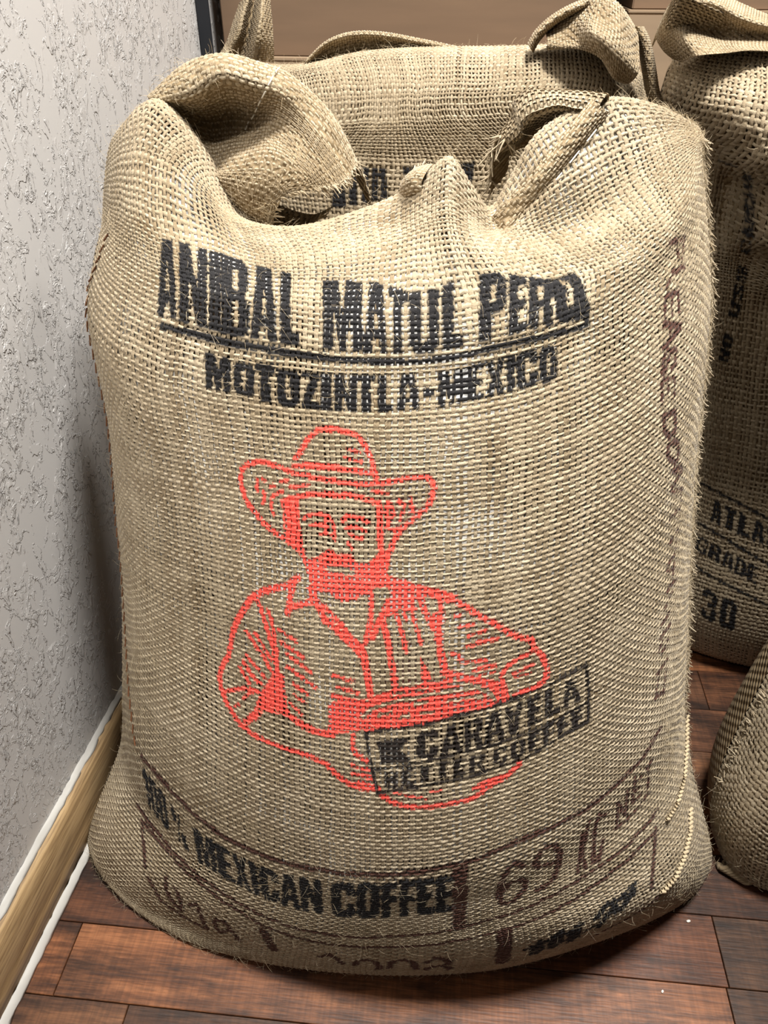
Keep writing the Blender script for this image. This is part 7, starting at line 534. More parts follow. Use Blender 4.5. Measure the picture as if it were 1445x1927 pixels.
 ["k","p",[[[398.6,756.9],[398.6,762.7],[398.6,768.2],[398.6,773.7],[398.6,779.4],[398.7,785.3],[402.8,785.6],[407.0,785.8],[407.5,781.0],[408.2,776.4],[408.9,771.9],[409.5,776.5],[410.3,781.2],[411.1,786.1],[415.1,786.2],[419.0,786.4],[418.9,780.6],[418.8,775.2],[418.8,770.0],[418.8,764.7],[418.7,759.3],[413.2,758.8],[413.2,764.2],[413.2,769.6],[413.2,774.9],[412.6,770.9],[411.9,766.8],[411.2,762.7],[410.5,758.5],[407.1,758.1],[406.5,762.2],[405.8,766.2],[405.1,770.2],[404.4,774.3],[404.4,768.8],[404.4,763.4],[404.4,757.7]]],0],
 ["k","p",[[[419.8,759.4],[419.9,764.8],[419.9,770.0],[419.9,775.3],[420.0,780.7],[420.1,786.4],[425.9,787.1],[431.9,787.7],[431.8,782.3],[426.3,781.9],[426.3,778.8],[426.2,775.8],[430.9,776.1],[430.8,771.1],[426.2,770.8],[426.2,767.7],[426.1,764.6],[431.8,764.8],[431.7,759.8],[427.6,759.8],[423.7,759.6]]],0],
 ["k","p",[[[433.1,787.7],[439.0,788.2],[439.7,783.7],[440.6,779.4],[441.6,783.8],[442.8,788.4],[448.9,788.7],[447.2,783.6],[445.5,778.8],[444.0,774.1],[445.4,769.7],[446.8,765.2],[448.1,760.7],[442.1,760.4],[441.2,764.5],[440.4,768.5],[439.4,764.4],[438.3,760.2],[432.5,759.9],[434.0,764.5],[435.5,769.1],[437.0,773.7],[435.6,778.2],[434.3,782.9]]],0],
 ["k","p",[[[449.0,760.8],[449.1,766.2],[449.2,771.6],[449.3,777.1],[449.5,782.8],[449.7,788.7],[456.5,789.2],[456.2,783.1],[456.0,777.4],[455.9,771.9],[455.7,766.4],[455.6,760.9]]],0],
 ["k","p",[[[456.5,764.3],[456.6,769.5],[456.8,774.6],[456.9,779.9],[457.1,785.4],[460.8,789.4],[466.2,789.6],[471.6,789.5],[474.9,785.2],[474.7,781.3],[474.6,777.6],[467.8,778.1],[468.0,783.4],[464.4,783.3],[464.2,777.4],[464.1,771.7],[463.9,766.1],[467.5,765.8],[467.6,771.6],[474.3,771.0],[474.2,767.1],[474.1,763.1],[470.5,759.8],[465.2,760.3],[459.9,760.7]]],0],
 ["k","p",[[[475.4,763.1],[475.5,768.5],[475.7,773.8],[475.9,779.3],[476.1,785.0],[479.2,788.6],[483.4,788.0],[487.5,787.2],[490.2,783.0],[490.0,777.7],[489.8,772.5],[489.6,767.4],[489.4,762.3],[486.5,759.1],[482.3,759.3],[478.1,759.4]],[[481.2,765.0],[481.4,770.6],[481.6,776.3],[481.8,782.1],[484.3,781.7],[484.1,776.0],[483.9,770.4],[483.7,764.8]]],0],
 ["k","p",[[[92.2,284.4],[89.7,292.4],[87.7,300.0],[85.6,307.0],[83.7,313.9],[79.8,313.2],[78.5,317.9],[80.1,321.7],[81.7,325.4],[88.3,326.4],[90.1,318.7],[92.0,310.7],[94.0,302.4],[96.1,293.7],[98.7,284.4]]],0],
 ["k","p",[[[98.3,290.2],[96.3,298.8],[94.3,306.6],[92.6,314.3],[90.9,321.7],[93.0,326.8],[97.7,327.0],[101.9,327.1],[105.4,322.1],[106.8,314.4],[108.2,306.4],[109.9,298.4],[111.8,289.5],[110.8,283.7],[106.9,283.8],[102.8,284.2]],[[103.3,293.4],[101.3,302.4],[99.5,310.8],[98.0,319.1],[100.6,319.1],[102.1,310.8],[103.8,302.3],[105.7,293.3]]],0],
 ["k","p",[[[112.9,289.5],[111.1,298.3],[109.4,306.4],[107.9,314.3],[106.6,322.0],[108.5,326.8],[112.6,326.4],[116.7,325.8],[120.2,320.4],[121.5,312.7],[123.0,304.7],[124.7,296.6],[126.7,288.0],[125.7,282.8],[121.6,283.2],[117.4,283.5]],[[117.9,292.6],[116.0,301.6],[114.3,310.2],[112.8,318.5],[115.3,318.2],[116.7,309.9],[118.4,301.3],[120.3,292.3]]],0],
 ["k","p",[[[130.3,305.2],[128.9,311.4],[127.5,317.4],[126.2,323.2],[132.4,320.9],[133.9,315.2],[135.5,309.3],[137.2,303.4]],[[149.1,279.6],[146.4,285.8],[144.0,292.2],[142.0,298.4],[148.8,295.9],[151.1,289.8],[153.8,283.5],[156.7,277.5]],[[141.3,281.2],[140.2,287.9],[139.4,294.8],[138.7,301.1],[138.1,307.3],[137.5,313.3],[136.9,319.0],[139.0,318.0],[139.7,312.3],[140.4,306.4],[141.1,300.4],[141.9,294.1],[142.8,287.3],[144.0,280.7]]],0],
 ["k","p",[[[169.8,271.3],[166.3,280.4],[163.2,289.9],[160.8,299.3],[158.8,308.1],[157.0,316.8],[162.6,316.9],[168.1,316.9],[170.3,309.7],[172.6,302.3],[175.1,294.7],[174.4,302.2],[173.9,309.5],[173.6,316.7],[179.0,316.3],[184.0,315.8],[185.3,307.2],[186.8,298.3],[188.7,288.9],[191.1,279.1],[193.9,269.9],[187.2,270.6],[184.2,279.9],[181.7,289.6],[179.7,299.0],[180.3,292.1],[181.2,284.8],[182.5,277.7],[184.0,270.9],[180.0,271.2],[176.7,278.1],[173.6,285.2],[170.9,292.5],[168.4,299.4],[170.6,290.1],[173.4,280.5],[176.7,271.3]]],0],
 ["k","p",[[[195.0,269.8],[192.2,279.1],[189.8,288.9],[187.9,298.3],[186.3,307.2],[185.0,315.8],[193.7,315.7],[202.2,315.2],[203.9,307.2],[196.0,307.8],[197.0,302.9],[198.1,298.0],[205.2,297.4],[207.5,288.1],[200.2,289.0],[201.7,283.0],[203.4,277.2],[212.8,275.9],[215.8,267.1],[208.9,268.3],[202.0,269.2]]],0],
 ["k","p",[[[203.4,315.1],[209.4,314.5],[212.1,307.8],[214.9,300.8],[214.4,307.6],[214.1,314.2],[221.4,313.5],[221.2,306.1],[221.1,298.5],[221.5,290.3],[225.6,281.0],[229.7,272.1],[233.9,263.3],[227.4,264.8],[223.9,272.5],[220.4,280.3],[221.8,272.9],[223.3,265.6],[216.6,267.0],[215.5,274.8],[214.3,283.0],[213.4,291.5],[209.7,299.9],[206.4,307.6]]],0],
 ["k","p",[[[235.1,263.0],[232.2,273.1],[229.3,283.6],[226.7,294.5],[224.7,304.1],[222.9,313.3],[230.9,312.3],[232.6,302.9],[234.5,293.0],[236.9,281.9],[239.6,271.4],[242.3,261.1]]],0],
 ["k","p",[[[242.4,267.4],[239.9,277.1],[237.5,287.5],[235.4,297.6],[233.8,306.6],[237.2,312.7],[243.7,312.9],[250.1,312.9],[255.2,306.6],[256.0,300.2],[257.0,293.3],[249.1,294.0],[247.7,303.1],[243.4,303.2],[245.1,292.9],[247.5,281.2],[249.9,270.2],[253.9,269.6],[251.6,280.7],[259.4,279.5],[260.9,271.7],[262.4,264.1],[259.8,258.1],[253.9,259.3],[248.0,260.3]]],0],
 ["k","p",[[[259.3,313.8],[264.1,314.8],[269.0,315.6],[270.9,306.8],[272.9,297.6],[275.5,286.6],[278.3,275.4],[281.0,265.2],[283.6,254.8],[277.1,255.8],[275.6,261.8],[274.1,267.8],[269.5,268.0],[270.3,262.3],[271.0,256.5],[264.4,257.1],[263.3,266.4],[262.3,275.7],[261.1,285.9],[260.2,296.2],[259.6,305.2]],[[268.4,276.8],[271.8,276.7],[269.7,285.3],[267.6,294.1],[265.9,301.6],[266.5,294.0],[267.4,285.3]]],0],
 ["k","p",[[[284.8,254.8],[282.5,267.1],[280.1,279.7],[277.6,293.7],[275.8,305.5],[274.3,316.4],[283.2,317.3],[286.3,307.4],[289.7,296.7],[293.7,283.6],[291.5,296.8],[290.0,307.6],[288.8,317.7],[296.6,318.1],[298.0,306.9],[299.7,294.6],[302.2,279.6],[304.4,266.4],[306.3,253.7],[298.0,254.4],[294.1,266.0],[290.1,277.7],[285.8,290.8],[288.2,277.7],[290.2,266.1],[292.2,254.6]]],0],
 ["k","p",[[[314.5,259.7],[312.6,271.9],[310.4,285.4],[308.1,299.2],[306.5,310.5],[310.7,319.1],[318.4,321.2],[326.0,323.0],[331.2,317.0],[332.0,309.1],[332.9,300.6],[323.9,298.9],[322.6,310.3],[317.6,309.1],[319.3,296.0],[321.9,279.6],[323.7,265.5],[328.4,265.9],[326.6,280.3],[335.5,281.5],[336.6,270.9],[337.5,261.2],[333.8,252.0],[327.1,252.0],[320.3,251.8]]],0],
 ["k","p",[[[338.7,261.4],[337.4,274.8],[335.2,291.1],[333.6,305.1],[332.4,317.2],[336.4,324.9],[343.1,325.9],[349.7,326.7],[354.5,320.5],[355.6,308.7],[357.1,295.1],[359.4,277.7],[360.5,263.9],[356.9,254.8],[350.4,254.1],[343.8,253.2]],[[347.4,268.0],[345.7,283.7],[343.4,300.9],[341.9,314.4],[345.9,315.0],[347.4,301.5],[349.7,284.4],[351.3,268.5]]],0],
 ["k","p",[[[362.3,255.2],[361.4,269.3],[359.7,285.7],[357.6,302.6],[356.1,316.2],[355.4,327.2],[362.7,328.4],[369.6,329.4],[370.4,318.6],[363.9,317.7],[365.4,304.1],[371.0,304.9],[372.8,289.8],[367.2,288.8],[368.7,276.0],[369.5,265.8],[370.0,255.9],[366.2,255.6]]],0],
 ["k","p",[[[377.4,256.3],[376.6,270.8],[374.8,288.4],[372.8,305.1],[371.4,318.8],[370.6,329.5],[377.2,330.1],[384.0,330.7],[384.7,320.0],[378.5,319.4],[379.9,305.7],[385.2,306.3],[386.9,291.4],[381.7,290.6],[383.2,277.1],[384.0,266.5],[384.5,256.5],[381.0,256.4]]],0],
 ["k","p",[[[391.3,257.3],[390.6,271.9],[388.8,290.2],[387.0,306.5],[385.7,320.0],[384.9,330.7],[392.0,331.0],[398.9,330.9],[399.4,321.5],[393.2,321.6],[393.8,314.8],[394.5,307.0],[399.8,307.1],[401.2,292.6],[396.0,292.5],[397.3,280.6],[398.0,271.2],[404.2,271.5],[404.7,258.6],[400.3,258.3],[395.8,257.9]]],0],
 ["k","p",[[[405.6,258.6],[405.0,273.0],[403.4,291.2],[401.9,307.0],[400.8,320.2],[400.2,330.8],[407.0,330.3],[413.6,329.4],[414.1,320.0],[408.1,320.8],[408.6,314.1],[409.3,306.4],[414.3,305.7],[415.5,291.5],[410.5,292.2],[411.6,280.7],[412.1,271.5],[418.0,271.2],[418.3,258.6],[414.2,258.7],[409.9,258.8]]],0],
 ["b","s",[[78.0,335.2],[82.9,336.5],[87.6,337.6],[92.0,338.4],[96.3,339.0],[100.5,339.4],[104.4,339.7],[108.3,339.8],[112.0,339.8],[115.7,339.6],[119.2,339.4],[122.7,339.0],[126.2,338.5],[129.9,338.4],[133.5,338.2],[137.1,337.9],[140.6,337.5],[144.1,337.0],[147.6,336.4],[151.0,335.8],[154.3,335.1],[157.6,334.4],[160.9,333.5],[164.2,332.6],[167.7,332.5],[171.1,332.3],[174.5,332.1],[177.9,331.7],[181.3,331.4],[184.6,330.9],[187.9,330.4],[191.2,329.9],[194.4,329.2],[197.6,328.6],[200.8,327.9],[204.6,328.2],[208.4,328.5],[212.1,328.7],[215.8,328.8],[219.5,328.9],[223.1,328.9],[226.7,328.9],[230.2,328.8],[233.7,328.7],[237.2,328.5],[240.7,328.3],[244.1,328.0],[247.7,328.5],[251.3,328.9],[254.9,329.2],[258.4,329.5],[262.0,329.8],[265.5,330.0],[269.0,330.2],[272.5,330.4],[275.9,330.5],[279.4,330.5],[282.8,331.0],[286.3,331.4],[289.7,331.8],[293.2,332.1],[296.7,332.4],[300.2,332.7],[303.7,332.9],[307.3,333.1],[310.8,333.2],[314.4,333.4],[317.9,334.0],[321.5,334.6],[325.0,335.1],[328.4,335.5],[331.9,335.9],[335.3,336.3],[338.7,336.5],[342.1,336.8],[345.5,337.0],[348.8,337.1],[352.1,337.2],[355.4,337.2],[358.6,337.7],[361.8,338.2],[364.9,338.5],[367.9,338.8],[370.9,339.0],[373.9,339.2],[376.8,339.4],[379.7,339.5],[382.5,339.9],[385.2,340.2],[387.9,340.5],[390.6,340.8],[393.2,341.0],[395.8,341.1],[398.4,341.3],[400.2,342.9],[403.0,343.2],[405.7,343.4],[408.5,343.6],[411.2,343.7],[413.9,343.8],[416.5,343.8],[419.2,343.8],[421.4,344.1],[423.7,344.4],[426.0,344.6],[428.4,344.8],[430.8,345.0],[433.3,345.1],[435.9,345.2],[438.4,345.2],[441.0,345.9],[443.6,346.5],[446.3,347.1],[448.9,347.6],[451.5,348.1],[454.2,348.6],[456.8,349.0],[459.4,349.4],[462.2,349.5],[464.9,349.5],[467.6,349.5],[470.4,349.5],[473.1,349.4],[475.8,349.3],[478.5,349.1],[481.1,348.8],[483.9,348.7],[486.7,348.5],[489.5,348.2],[492.4,347.9],[495.5,347.6],[498.6,347.1],[501.7,346.6],[505.0,346.0],[507.7,346.0],[510.6,345.9],[513.4,345.8],[516.3,345.6],[519.2,345.3],[522.2,345.0],[525.3,344.6],[528.4,344.7],[531.5,344.8],[534.7,344.9],[537.8,344.8],[541.1,344.7],[544.3,344.6],[547.6,344.3],[550.4,344.5],[553.2,344.7],[556.1,344.8],[559.0,344.8],[561.9,344.8],[565.0,344.7],[568.0,344.6],[571.1,344.7],[574.3,344.7],[577.5,344.7],[580.7,344.6],[584.1,344.4],[587.5,344.2],[591.0,343.8],[593.8,344.4],[596.7,345.0],[599.6,345.5],[602.6,345.9],[605.6,346.2],[608.7,346.4],[611.8,346.5],[614.0,348.2],[616.2,349.8],[618.5,351.4],[620.8,352.9],[623.1,354.3]],5.2],
 ["b","s",[[73.8,267.9],[78.2,267.6],[82.5,267.4],[86.7,267.1],[90.9,266.8],[94.9,266.4],[98.9,265.9],[102.8,265.4],[106.9,265.4],[110.9,265.3],[114.8,265.2],[118.7,265.0],[122.6,264.8],[126.4,264.4],[130.2,263.9],[134.0,263.3],[137.7,262.5],[141.4,261.5],[145.2,261.1],[148.9,260.6],[152.7,259.9],[156.4,259.1],[160.1,258.3],[163.8,257.3],[167.4,256.2],[171.0,254.9],[174.7,253.6],[178.3,253.0],[181.9,252.2],[185.5,251.4],[189.0,250.5],[192.6,249.5],[196.1,248.4],[199.6,247.3],[203.0,246.0],[206.5,244.7],[210.0,243.3],[213.5,242.4],[217.0,241.4],[220.4,240.4],[223.8,239.2],[227.2,238.0],[230.6,236.7],[233.9,235.4],[237.2,233.9],[240.5,232.4],[243.8,230.8],[247.1,229.1],[250.5,228.3],[253.9,227.4],[257.3,226.5],[260.6,225.5],[264.0,224.4],[267.3,223.2],[270.6,222.0],[273.9,220.7],[277.2,219.3],[280.5,217.8],[283.8,217.6],[287.1,217.4],[290.5,217.0],[293.9,216.7],[297.3,216.3],[300.7,215.8],[304.2,215.2],[307.7,214.6],[311.2,214.0],[314.7,213.2],[318.1,213.3],[321.5,213.4],[324.9,213.4],[328.3,213.3],[331.6,213.2],[334.9,213.0],[338.2,212.7],[341.5,212.4],[344.8,212.0],[348.1,211.6],[351.3,212.2],[354.5,212.7],[357.7,213.2],[360.8,213.6],[363.9,213.9],[366.9,214.2],[369.9,214.4],[372.8,214.6],[375.7,214.7],[378.5,214.8],[381.4,214.9],[384.2,214.8],[387.0,214.8],[389.7,215.4],[392.4,215.9],[395.1,216.4],[397.8,216.8],[400.5,217.2],[403.1,217.5],[405.8,217.8],[408.4,218.1],[411.0,218.2],[413.5,218.4],[416.1,218.4],[418.6,218.5],[421.0,218.4],[423.5,220.1],[426.0,221.7],[428.5,223.2],[431.1,224.7],[433.7,226.0],[436.5,227.3],[439.0,227.6],[441.5,227.9],[444.0,228.1],[446.6,228.3],[449.1,228.4],[451.7,228.5],[454.2,228.5],[456.7,228.5],[459.5,229.3],[462.3,230.1],[465.1,230.9],[468.0,231.5],[470.8,232.1],[473.6,232.6],[476.4,233.1],[479.1,233.5],[481.5,234.4],[483.8,235.3],[486.2,236.1],[488.6,236.9],[491.0,237.6],[493.5,238.2],[496.1,238.8],[498.7,239.3],[501.6,240.3],[504.5,241.2],[507.5,242.1],[510.5,242.8],[513.5,243.5],[516.5,244.0],[519.7,244.5],[522.8,244.9],[525.7,245.3],[528.7,245.7],[531.6,246.0],[534.6,246.2],[537.6,246.4],[540.6,246.5],[543.7,246.6],[546.7,246.6],[549.8,246.5],[553.0,247.0],[556.2,247.5],[559.4,247.8],[562.7,248.1],[566.0,248.3],[569.4,248.5],[572.9,248.6],[576.4,248.6],[579.6,249.1],[582.9,249.5],[586.2,249.9],[589.6,250.2],[593.0,250.5],[596.5,250.6],[600.1,250.7],[603.1,251.4],[606.2,252.1],[609.3,252.8],[612.5,253.4],[615.7,253.9],[619.0,254.3],[622.4,254.7]],4.0],
 ["b","s",[[92.9,258.4],[96.8,258.5],[100.7,258.5],[104.4,258.4],[108.1,258.3],[111.7,258.1],[115.2,257.8],[118.7,257.5],[122.2,257.2],[125.7,256.8],[129.4,256.6],[133.1,256.2],[136.7,255.7],[140.3,255.1],[143.9,254.3],[147.4,253.4],[150.9,252.4],[154.4,251.2],[157.9,249.9],[161.4,248.6],[165.0,248.0],[168.6,247.3],[172.2,246.4],[175.8,245.5],[179.3,244.4],[182.9,243.2],[186.4,241.9],[189.9,240.6],[193.4,239.1],[196.9,237.5],[200.3,235.9],[203.8,234.2],[207.2,232.4],[210.9,231.1],[214.7,229.7],[218.3,228.2],[222.0,226.7],[225.6,225.0],[229.2,223.3],[232.7,221.4],[236.2,219.5],[239.6,217.5],[243.1,215.3],[246.5,213.1],[249.9,210.7],[253.2,209.7],[256.5,208.6],[259.8,207.4],[263.1,206.2],[266.4,204.9],[269.6,203.5],[272.8,202.0],[276.0,200.4],[279.2,198.8],[282.4,197.1],[285.7,196.8],[289.0,196.4],[292.3,195.9],[295.6,195.4],[299.0,194.8],[302.4,194.2],[305.8,193.5],[309.2,192.8],[312.7,191.9],[316.2,191.0],[319.5,191.0],[322.9,190.8],[326.2,190.6],[329.5,190.3],[332.8,190.0],[336.1,189.6],[339.3,189.1],[342.6,188.6],[345.8,188.0],[349.0,187.4],[352.3,187.8],[355.4,188.2],[358.5,188.5],[361.6,188.8],[364.6,189.0],[367.5,189.1],[370.4,189.2],[373.2,189.3],[376.0,189.3],[378.8,189.3],[381.6,189.2],[384.3,189.0],[387.0,188.9],[389.7,189.1],[392.4,189.3],[395.0,189.4],[397.7,189.5],[400.3,189.5],[402.9,189.5],[405.5,189.5],[407.9,190.2],[410.3,190.9],[412.6,191.5],[414.9,192.1],[417.2,192.7],[419.5,193.2],[421.7,193.6],[424.0,194.0],[426.3,194.4],[428.7,194.7],[431.1,195.5],[433.6,196.3],[436.2,197.1],[438.8,197.7],[441.5,198.4],[444.1,198.9],[446.8,199.4],[449.5,199.9],[452.1,200.2],[454.8,200.6],[457.5,201.3],[460.2,202.0],[463.0,202.6],[465.8,203.1],[468.6,203.6],[471.4,204.0],[474.2,204.4],[476.9,204.7],[479.4,205.8],[481.8,206.8],[484.2,207.7],[486.7,208.6],[489.1,209.5],[491.6,210.2],[494.2,210.9],[496.8,211.6],[499.7,212.7],[502.7,213.8],[505.6,214.9],[508.6,215.8],[511.7,216.6],[514.7,217.4],[517.8,218.1],[520.9,218.7],[523.8,219.9],[526.8,221.1],[529.8,222.1],[532.8,223.1],[535.8,224.0],[538.9,224.8],[541.9,225.6],[545.0,226.2],[548.1,226.8],[551.3,227.6],[554.5,228.3],[557.8,229.0],[561.1,229.5],[564.5,230.0],[567.9,230.3],[571.4,230.6],[575.0,230.9],[578.6,231.0],[582.0,231.7],[585.5,232.3],[589.0,232.8],[592.6,233.2],[596.3,233.5],[600.0,233.7],[603.8,233.9],[607.7,233.9],[611.6,233.8],[615.7,233.6]],4.0],
 ["b","s",[[416.1,343.8],[416.1,339.2],[416.1,334.6],[416.2,329.8],[416.3,324.6],[416.5,319.0],[416.9,312.7],[417.3,305.6],[417.8,298.4],[418.5,289.6],[419.1,280.1],[419.4,272.3],[419.6,265.1],[419.6,258.0],[419.6,250.9],[419.6,243.5],[419.6,236.0],[419.6,228.4],[419.5,220.6]],4.2],
 ["b","s",[[421.6,343.9],[421.6,339.3],[421.6,334.7],[421.7,329.9],[421.8,324.8],[422.1,319.2],[422.4,312.9],[422.9,305.9],[423.4,298.8],[424.0,290.3],[424.7,280.8],[425.0,273.0],[425.2,265.8],[425.2,258.8],[425.3,251.8],[425.3,244.5],[425.3,237.1],[425.2,229.6],[425.1,221.9]],4.6],
 ["b","s",[[455.8,198.0],[454.7,190.5],[453.9,183.1],[453.2,175.6],[452.5,168.1],[452.3,160.3],[452.9,150.2],[454.4,138.4],[456.7,125.0],[459.9,109.5]],9.4],
 ["b","s",[[616.4,237.3],[615.3,233.7],[614.2,230.1],[613.0,226.5],[611.8,222.9],[610.5,219.2],[609.1,215.6],[607.6,211.9],[605.9,208.3],[604.1,204.6],[602.3,200.8],[600.4,197.0],[598.5,193.1],[596.7,189.1],[595.0,185.1],[593.5,181.0],[591.9,176.8],[590.4,172.6]],4.1],
 ["b","s",[[88.7,257.6],[91.0,254.4],[93.2,251.1],[95.4,247.9],[97.6,244.6],[99.8,241.4],[102.0,238.3],[104.2,235.1],[106.4,231.9],[108.5,228.6],[110.7,225.2],[112.8,221.7],[114.8,218.0],[116.8,214.2]],4.0],
 ["b","s",[[254.6,200.1],[256.7,194.6],[258.7,189.0],[260.6,183.3],[262.6,177.6],[264.4,171.6],[266.3,165.7],[268.1,158.8]],6.8],
 ["b","s",[[123.7,205.2],[126.7,203.0],[129.7,200.7],[132.7,198.2],[135.7,195.6],[138.6,192.8],[141.5,189.8],[144.3,186.7],[147.1,183.5],[150.9,182.8],[154.7,182.0],[158.5,181.0],[162.2,180.0],[165.9,178.9],[169.6,177.7],[173.2,176.3],[176.8,174.9],[180.3,174.1],[183.8,173.3],[187.3,172.3],[190.7,171.3],[194.2,170.3],[197.6,169.1],[200.9,167.9]],3.3],
 ["b","s",[[530.3,125.4],[532.5,127.6],[534.8,129.6],[537.2,131.5],[539.6,133.3],[542.1,134.8],[544.7,136.3],[547.4,137.5],[550.2,138.7],[553.1,139.7],[556.0,140.5],[559.0,142.3],[562.1,143.9],[565.3,145.3],[568.6,146.5],[572.1,147.4],[575.7,148.2],[579.4,148.8],[583.2,149.2],[586.2,151.2],[589.3,153.0],[592.5,154.5],[595.9,155.8],[599.4,156.8],[603.0,157.7]],3.1],
 ["b","s",[[471.3,311.0],[469.1,315.0],[466.8,318.7],[464.7,322.2],[462.3,320.5],[460.0,318.6],[457.8,316.6],[457.0,312.8],[456.2,308.8],[455.4,304.7],[454.6,300.6],[453.8,296.1],[453.7,290.1],[453.5,283.6],[453.2,277.7],[452.7,272.4],[453.7,266.6],[454.7,260.8],[455.6,255.2],[458.3,252.7],[461.1,250.2],[463.5,252.4],[465.9,254.4],[468.3,256.4],[470.2,260.1],[472.1,263.7],[474.0,267.3],[474.7,272.7],[475.2,278.4],[472.8,283.7],[470.2,289.6],[467.3,289.8],[464.3,289.9],[461.4,290.0],[460.1,286.5],[458.8,283.1],[457.4,279.7],[456.0,276.6]],5.1],
 ["b","s",[[502.5,292.4],[500.1,293.3],[497.6,294.3],[495.3,295.1],[492.3,295.7],[489.3,296.1],[486.5,296.5],[484.1,301.6],[481.7,306.5],[481.8,311.0],[481.9,315.3],[482.1,319.3],[483.7,321.0],[485.4,322.7],[487.0,324.2],[488.7,325.7],[491.2,324.5],[493.7,323.2],[496.3,321.8],[498.2,316.9],[500.2,311.7],[502.3,306.3],[502.2,301.0],[502.2,295.5],[502.3,289.5],[502.3,283.5],[501.8,278.9],[501.0,274.7],[500.3,270.6],[499.5,266.5],[497.6,264.7],[495.7,262.8],[493.8,260.9],[491.9,258.9],[489.6,258.9],[487.3,258.9],[485.0,258.9]],5.1],
 ["b","s",[[524.5,310.5],[524.6,305.2],[524.5,300.1],[524.5,294.9],[524.5,289.4],[524.5,284.1],[524.2,279.0],[523.9,274.2],[523.4,269.6],[522.9,265.1],[522.3,260.6],[521.7,256.1]],3.8],
 ["b","s",[[530.6,324.2],[530.1,319.9],[529.7,315.4],[529.3,310.6],[529.0,305.8],[528.5,301.1],[528.1,296.5],[527.7,291.6],[527.2,286.6]],3.8],
 ["b","s",[[526.0,282.5],[526.9,276.4],[527.7,270.8],[528.4,265.4],[529.0,260.1],[529.5,254.8]],3.8],
 ["b","s",[[549.4,313.4],[545.6,318.2],[541.9,322.6],[541.1,318.6],[540.4,314.4],[539.6,310.0],[538.9,305.7],[538.1,301.4],[538.3,296.2],[538.5,290.8],[538.7,285.5],[538.7,280.4],[538.6,275.7],[538.4,271.1],[538.2,266.6],[538.0,262.1],[537.7,257.7],[540.9,256.3],[544.0,254.9],[544.8,258.8],[545.7,262.6],[546.5,266.4],[547.3,270.2],[548.1,274.1],[548.8,278.2]],4.3],
 ["b","s",[[565.4,317.1],[565.6,311.4],[565.9,305.7],[565.9,300.4],[565.9,295.3],[565.9,290.2],[565.8,285.3]],3.8],
 ["b","s",[[566.0,311.5],[569.1,304.3],[572.0,297.7],[575.0,291.3],[577.8,285.3]],3.9],
 ["b","s",[[577.3,318.9],[577.5,313.7],[577.8,308.5],[577.9,303.5],[577.9,298.8],[577.9,294.2],[577.9,289.7],[577.8,285.3]],3.9],
 ["b","s",[[585.8,328.9],[585.6,324.1],[585.6,319.0],[585.7,313.7],[585.8,308.4],[585.7,303.3],[585.6,298.5],[585.4,293.9]],3.9],
 ["b","s",[[586.4,321.2],[589.7,320.9],[593.0,320.5],[596.4,320.1]],3.4],
 ["b","s",[[586.3,306.8],[589.3,306.9],[592.3,307.0],[595.4,306.9]],3.4],
 ["b","s",[[586.6,293.9],[589.6,294.1],[592.6,294.3],[595.7,294.5],[598.9,294.5]],3.4],
 ["b","s",[[602.6,322.8],[606.1,322.8],[609.7,322.7],[613.5,322.5]],3.4],
 ["b","s",[[607.4,322.2],[607.7,317.3],[608.0,312.4],[608.2,307.6],[608.4,302.9],[608.4,298.6],[608.4,294.3],[608.3,290.1]],3.4],
 ["b","s",[[563.8,280.3],[566.9,280.0],[570.1,279.7],[573.4,279.4],[576.7,279.0],[580.1,278.6],[583.5,278.2],[586.4,279.0],[589.3,279.8],[592.3,280.5],[595.3,281.2],[598.4,281.8],[601.5,282.3],[604.7,282.8],[607.9,283.1],[611.2,283.5]],2.9],
 ["k","s",[[470.9,144.5],[472.9,147.1],[474.9,149.6],[476.9,152.0],[478.9,154.1],[481.0,156.2],[483.1,158.0]],5.5],
 ["k","s",[[477.6,151.4],[478.8,142.5],[480.6,132.4],[483.0,121.2]],8.6],
 ["k","s",[[480.6,157.9],[481.3,149.9],[482.7,140.7],[484.8,130.4]],8.0],
 ["k","s",[[485.8,155.9],[487.7,159.5],[489.8,162.6],[492.1,165.3],[494.6,167.8]],5.4],
 ["k","s",[[490.5,162.1],[490.7,153.9],[492.2,143.5],[494.8,131.2]],8.0],
 ["k","s",[[496.0,168.5],[495.3,163.2],[495.2,156.6],[496.0,148.3],[497.7,138.5]],7.0],
 ["k","s",[[504.4,163.0],[504.3,156.2],[505.4,147.3],[507.4,136.7]],7.5],
 ["k","s",[[503.0,160.4],[504.9,163.3],[507.1,165.8],[509.3,168.0],[511.6,170.3],[514.0,172.4]],6.4],
 ["k","s",[[511.5,171.0],[510.6,166.1],[510.1,160.6],[510.3,153.5],[511.6,144.6]],6.5],
 ["k","s",[[515.8,151.9],[518.3,154.4],[520.9,156.7],[523.7,158.6],[526.6,160.3]],4.0],
 ["k","s",[[528.2,171.7],[530.9,175.1],[533.6,178.5],[536.3,181.8],[539.0,184.9],[542.1,185.5],[545.1,186.0],[548.2,186.5],[548.2,182.1],[548.3,177.7],[545.3,175.3],[542.4,172.8],[539.5,170.2],[536.8,167.5],[534.1,164.6],[532.4,161.6],[530.9,158.2],[529.7,154.1]],7.5],
 ["k","s",[[548.8,180.3],[551.5,182.5],[554.2,184.6],[557.0,186.6],[559.9,188.6],[563.0,190.0],[566.2,191.3],[569.4,192.6],[572.6,193.8],[575.9,194.8]],4.5],
 ["k","s",[[560.9,184.9],[563.6,183.7],[566.3,182.5],[569.0,181.3],[570.2,184.4],[571.5,187.4],[568.8,185.0],[566.3,182.6],[563.8,180.1],[561.2,177.5],[558.7,174.8],[556.2,172.0],[553.9,169.1],[550.3,169.6],[546.8,170.0]],7.5],
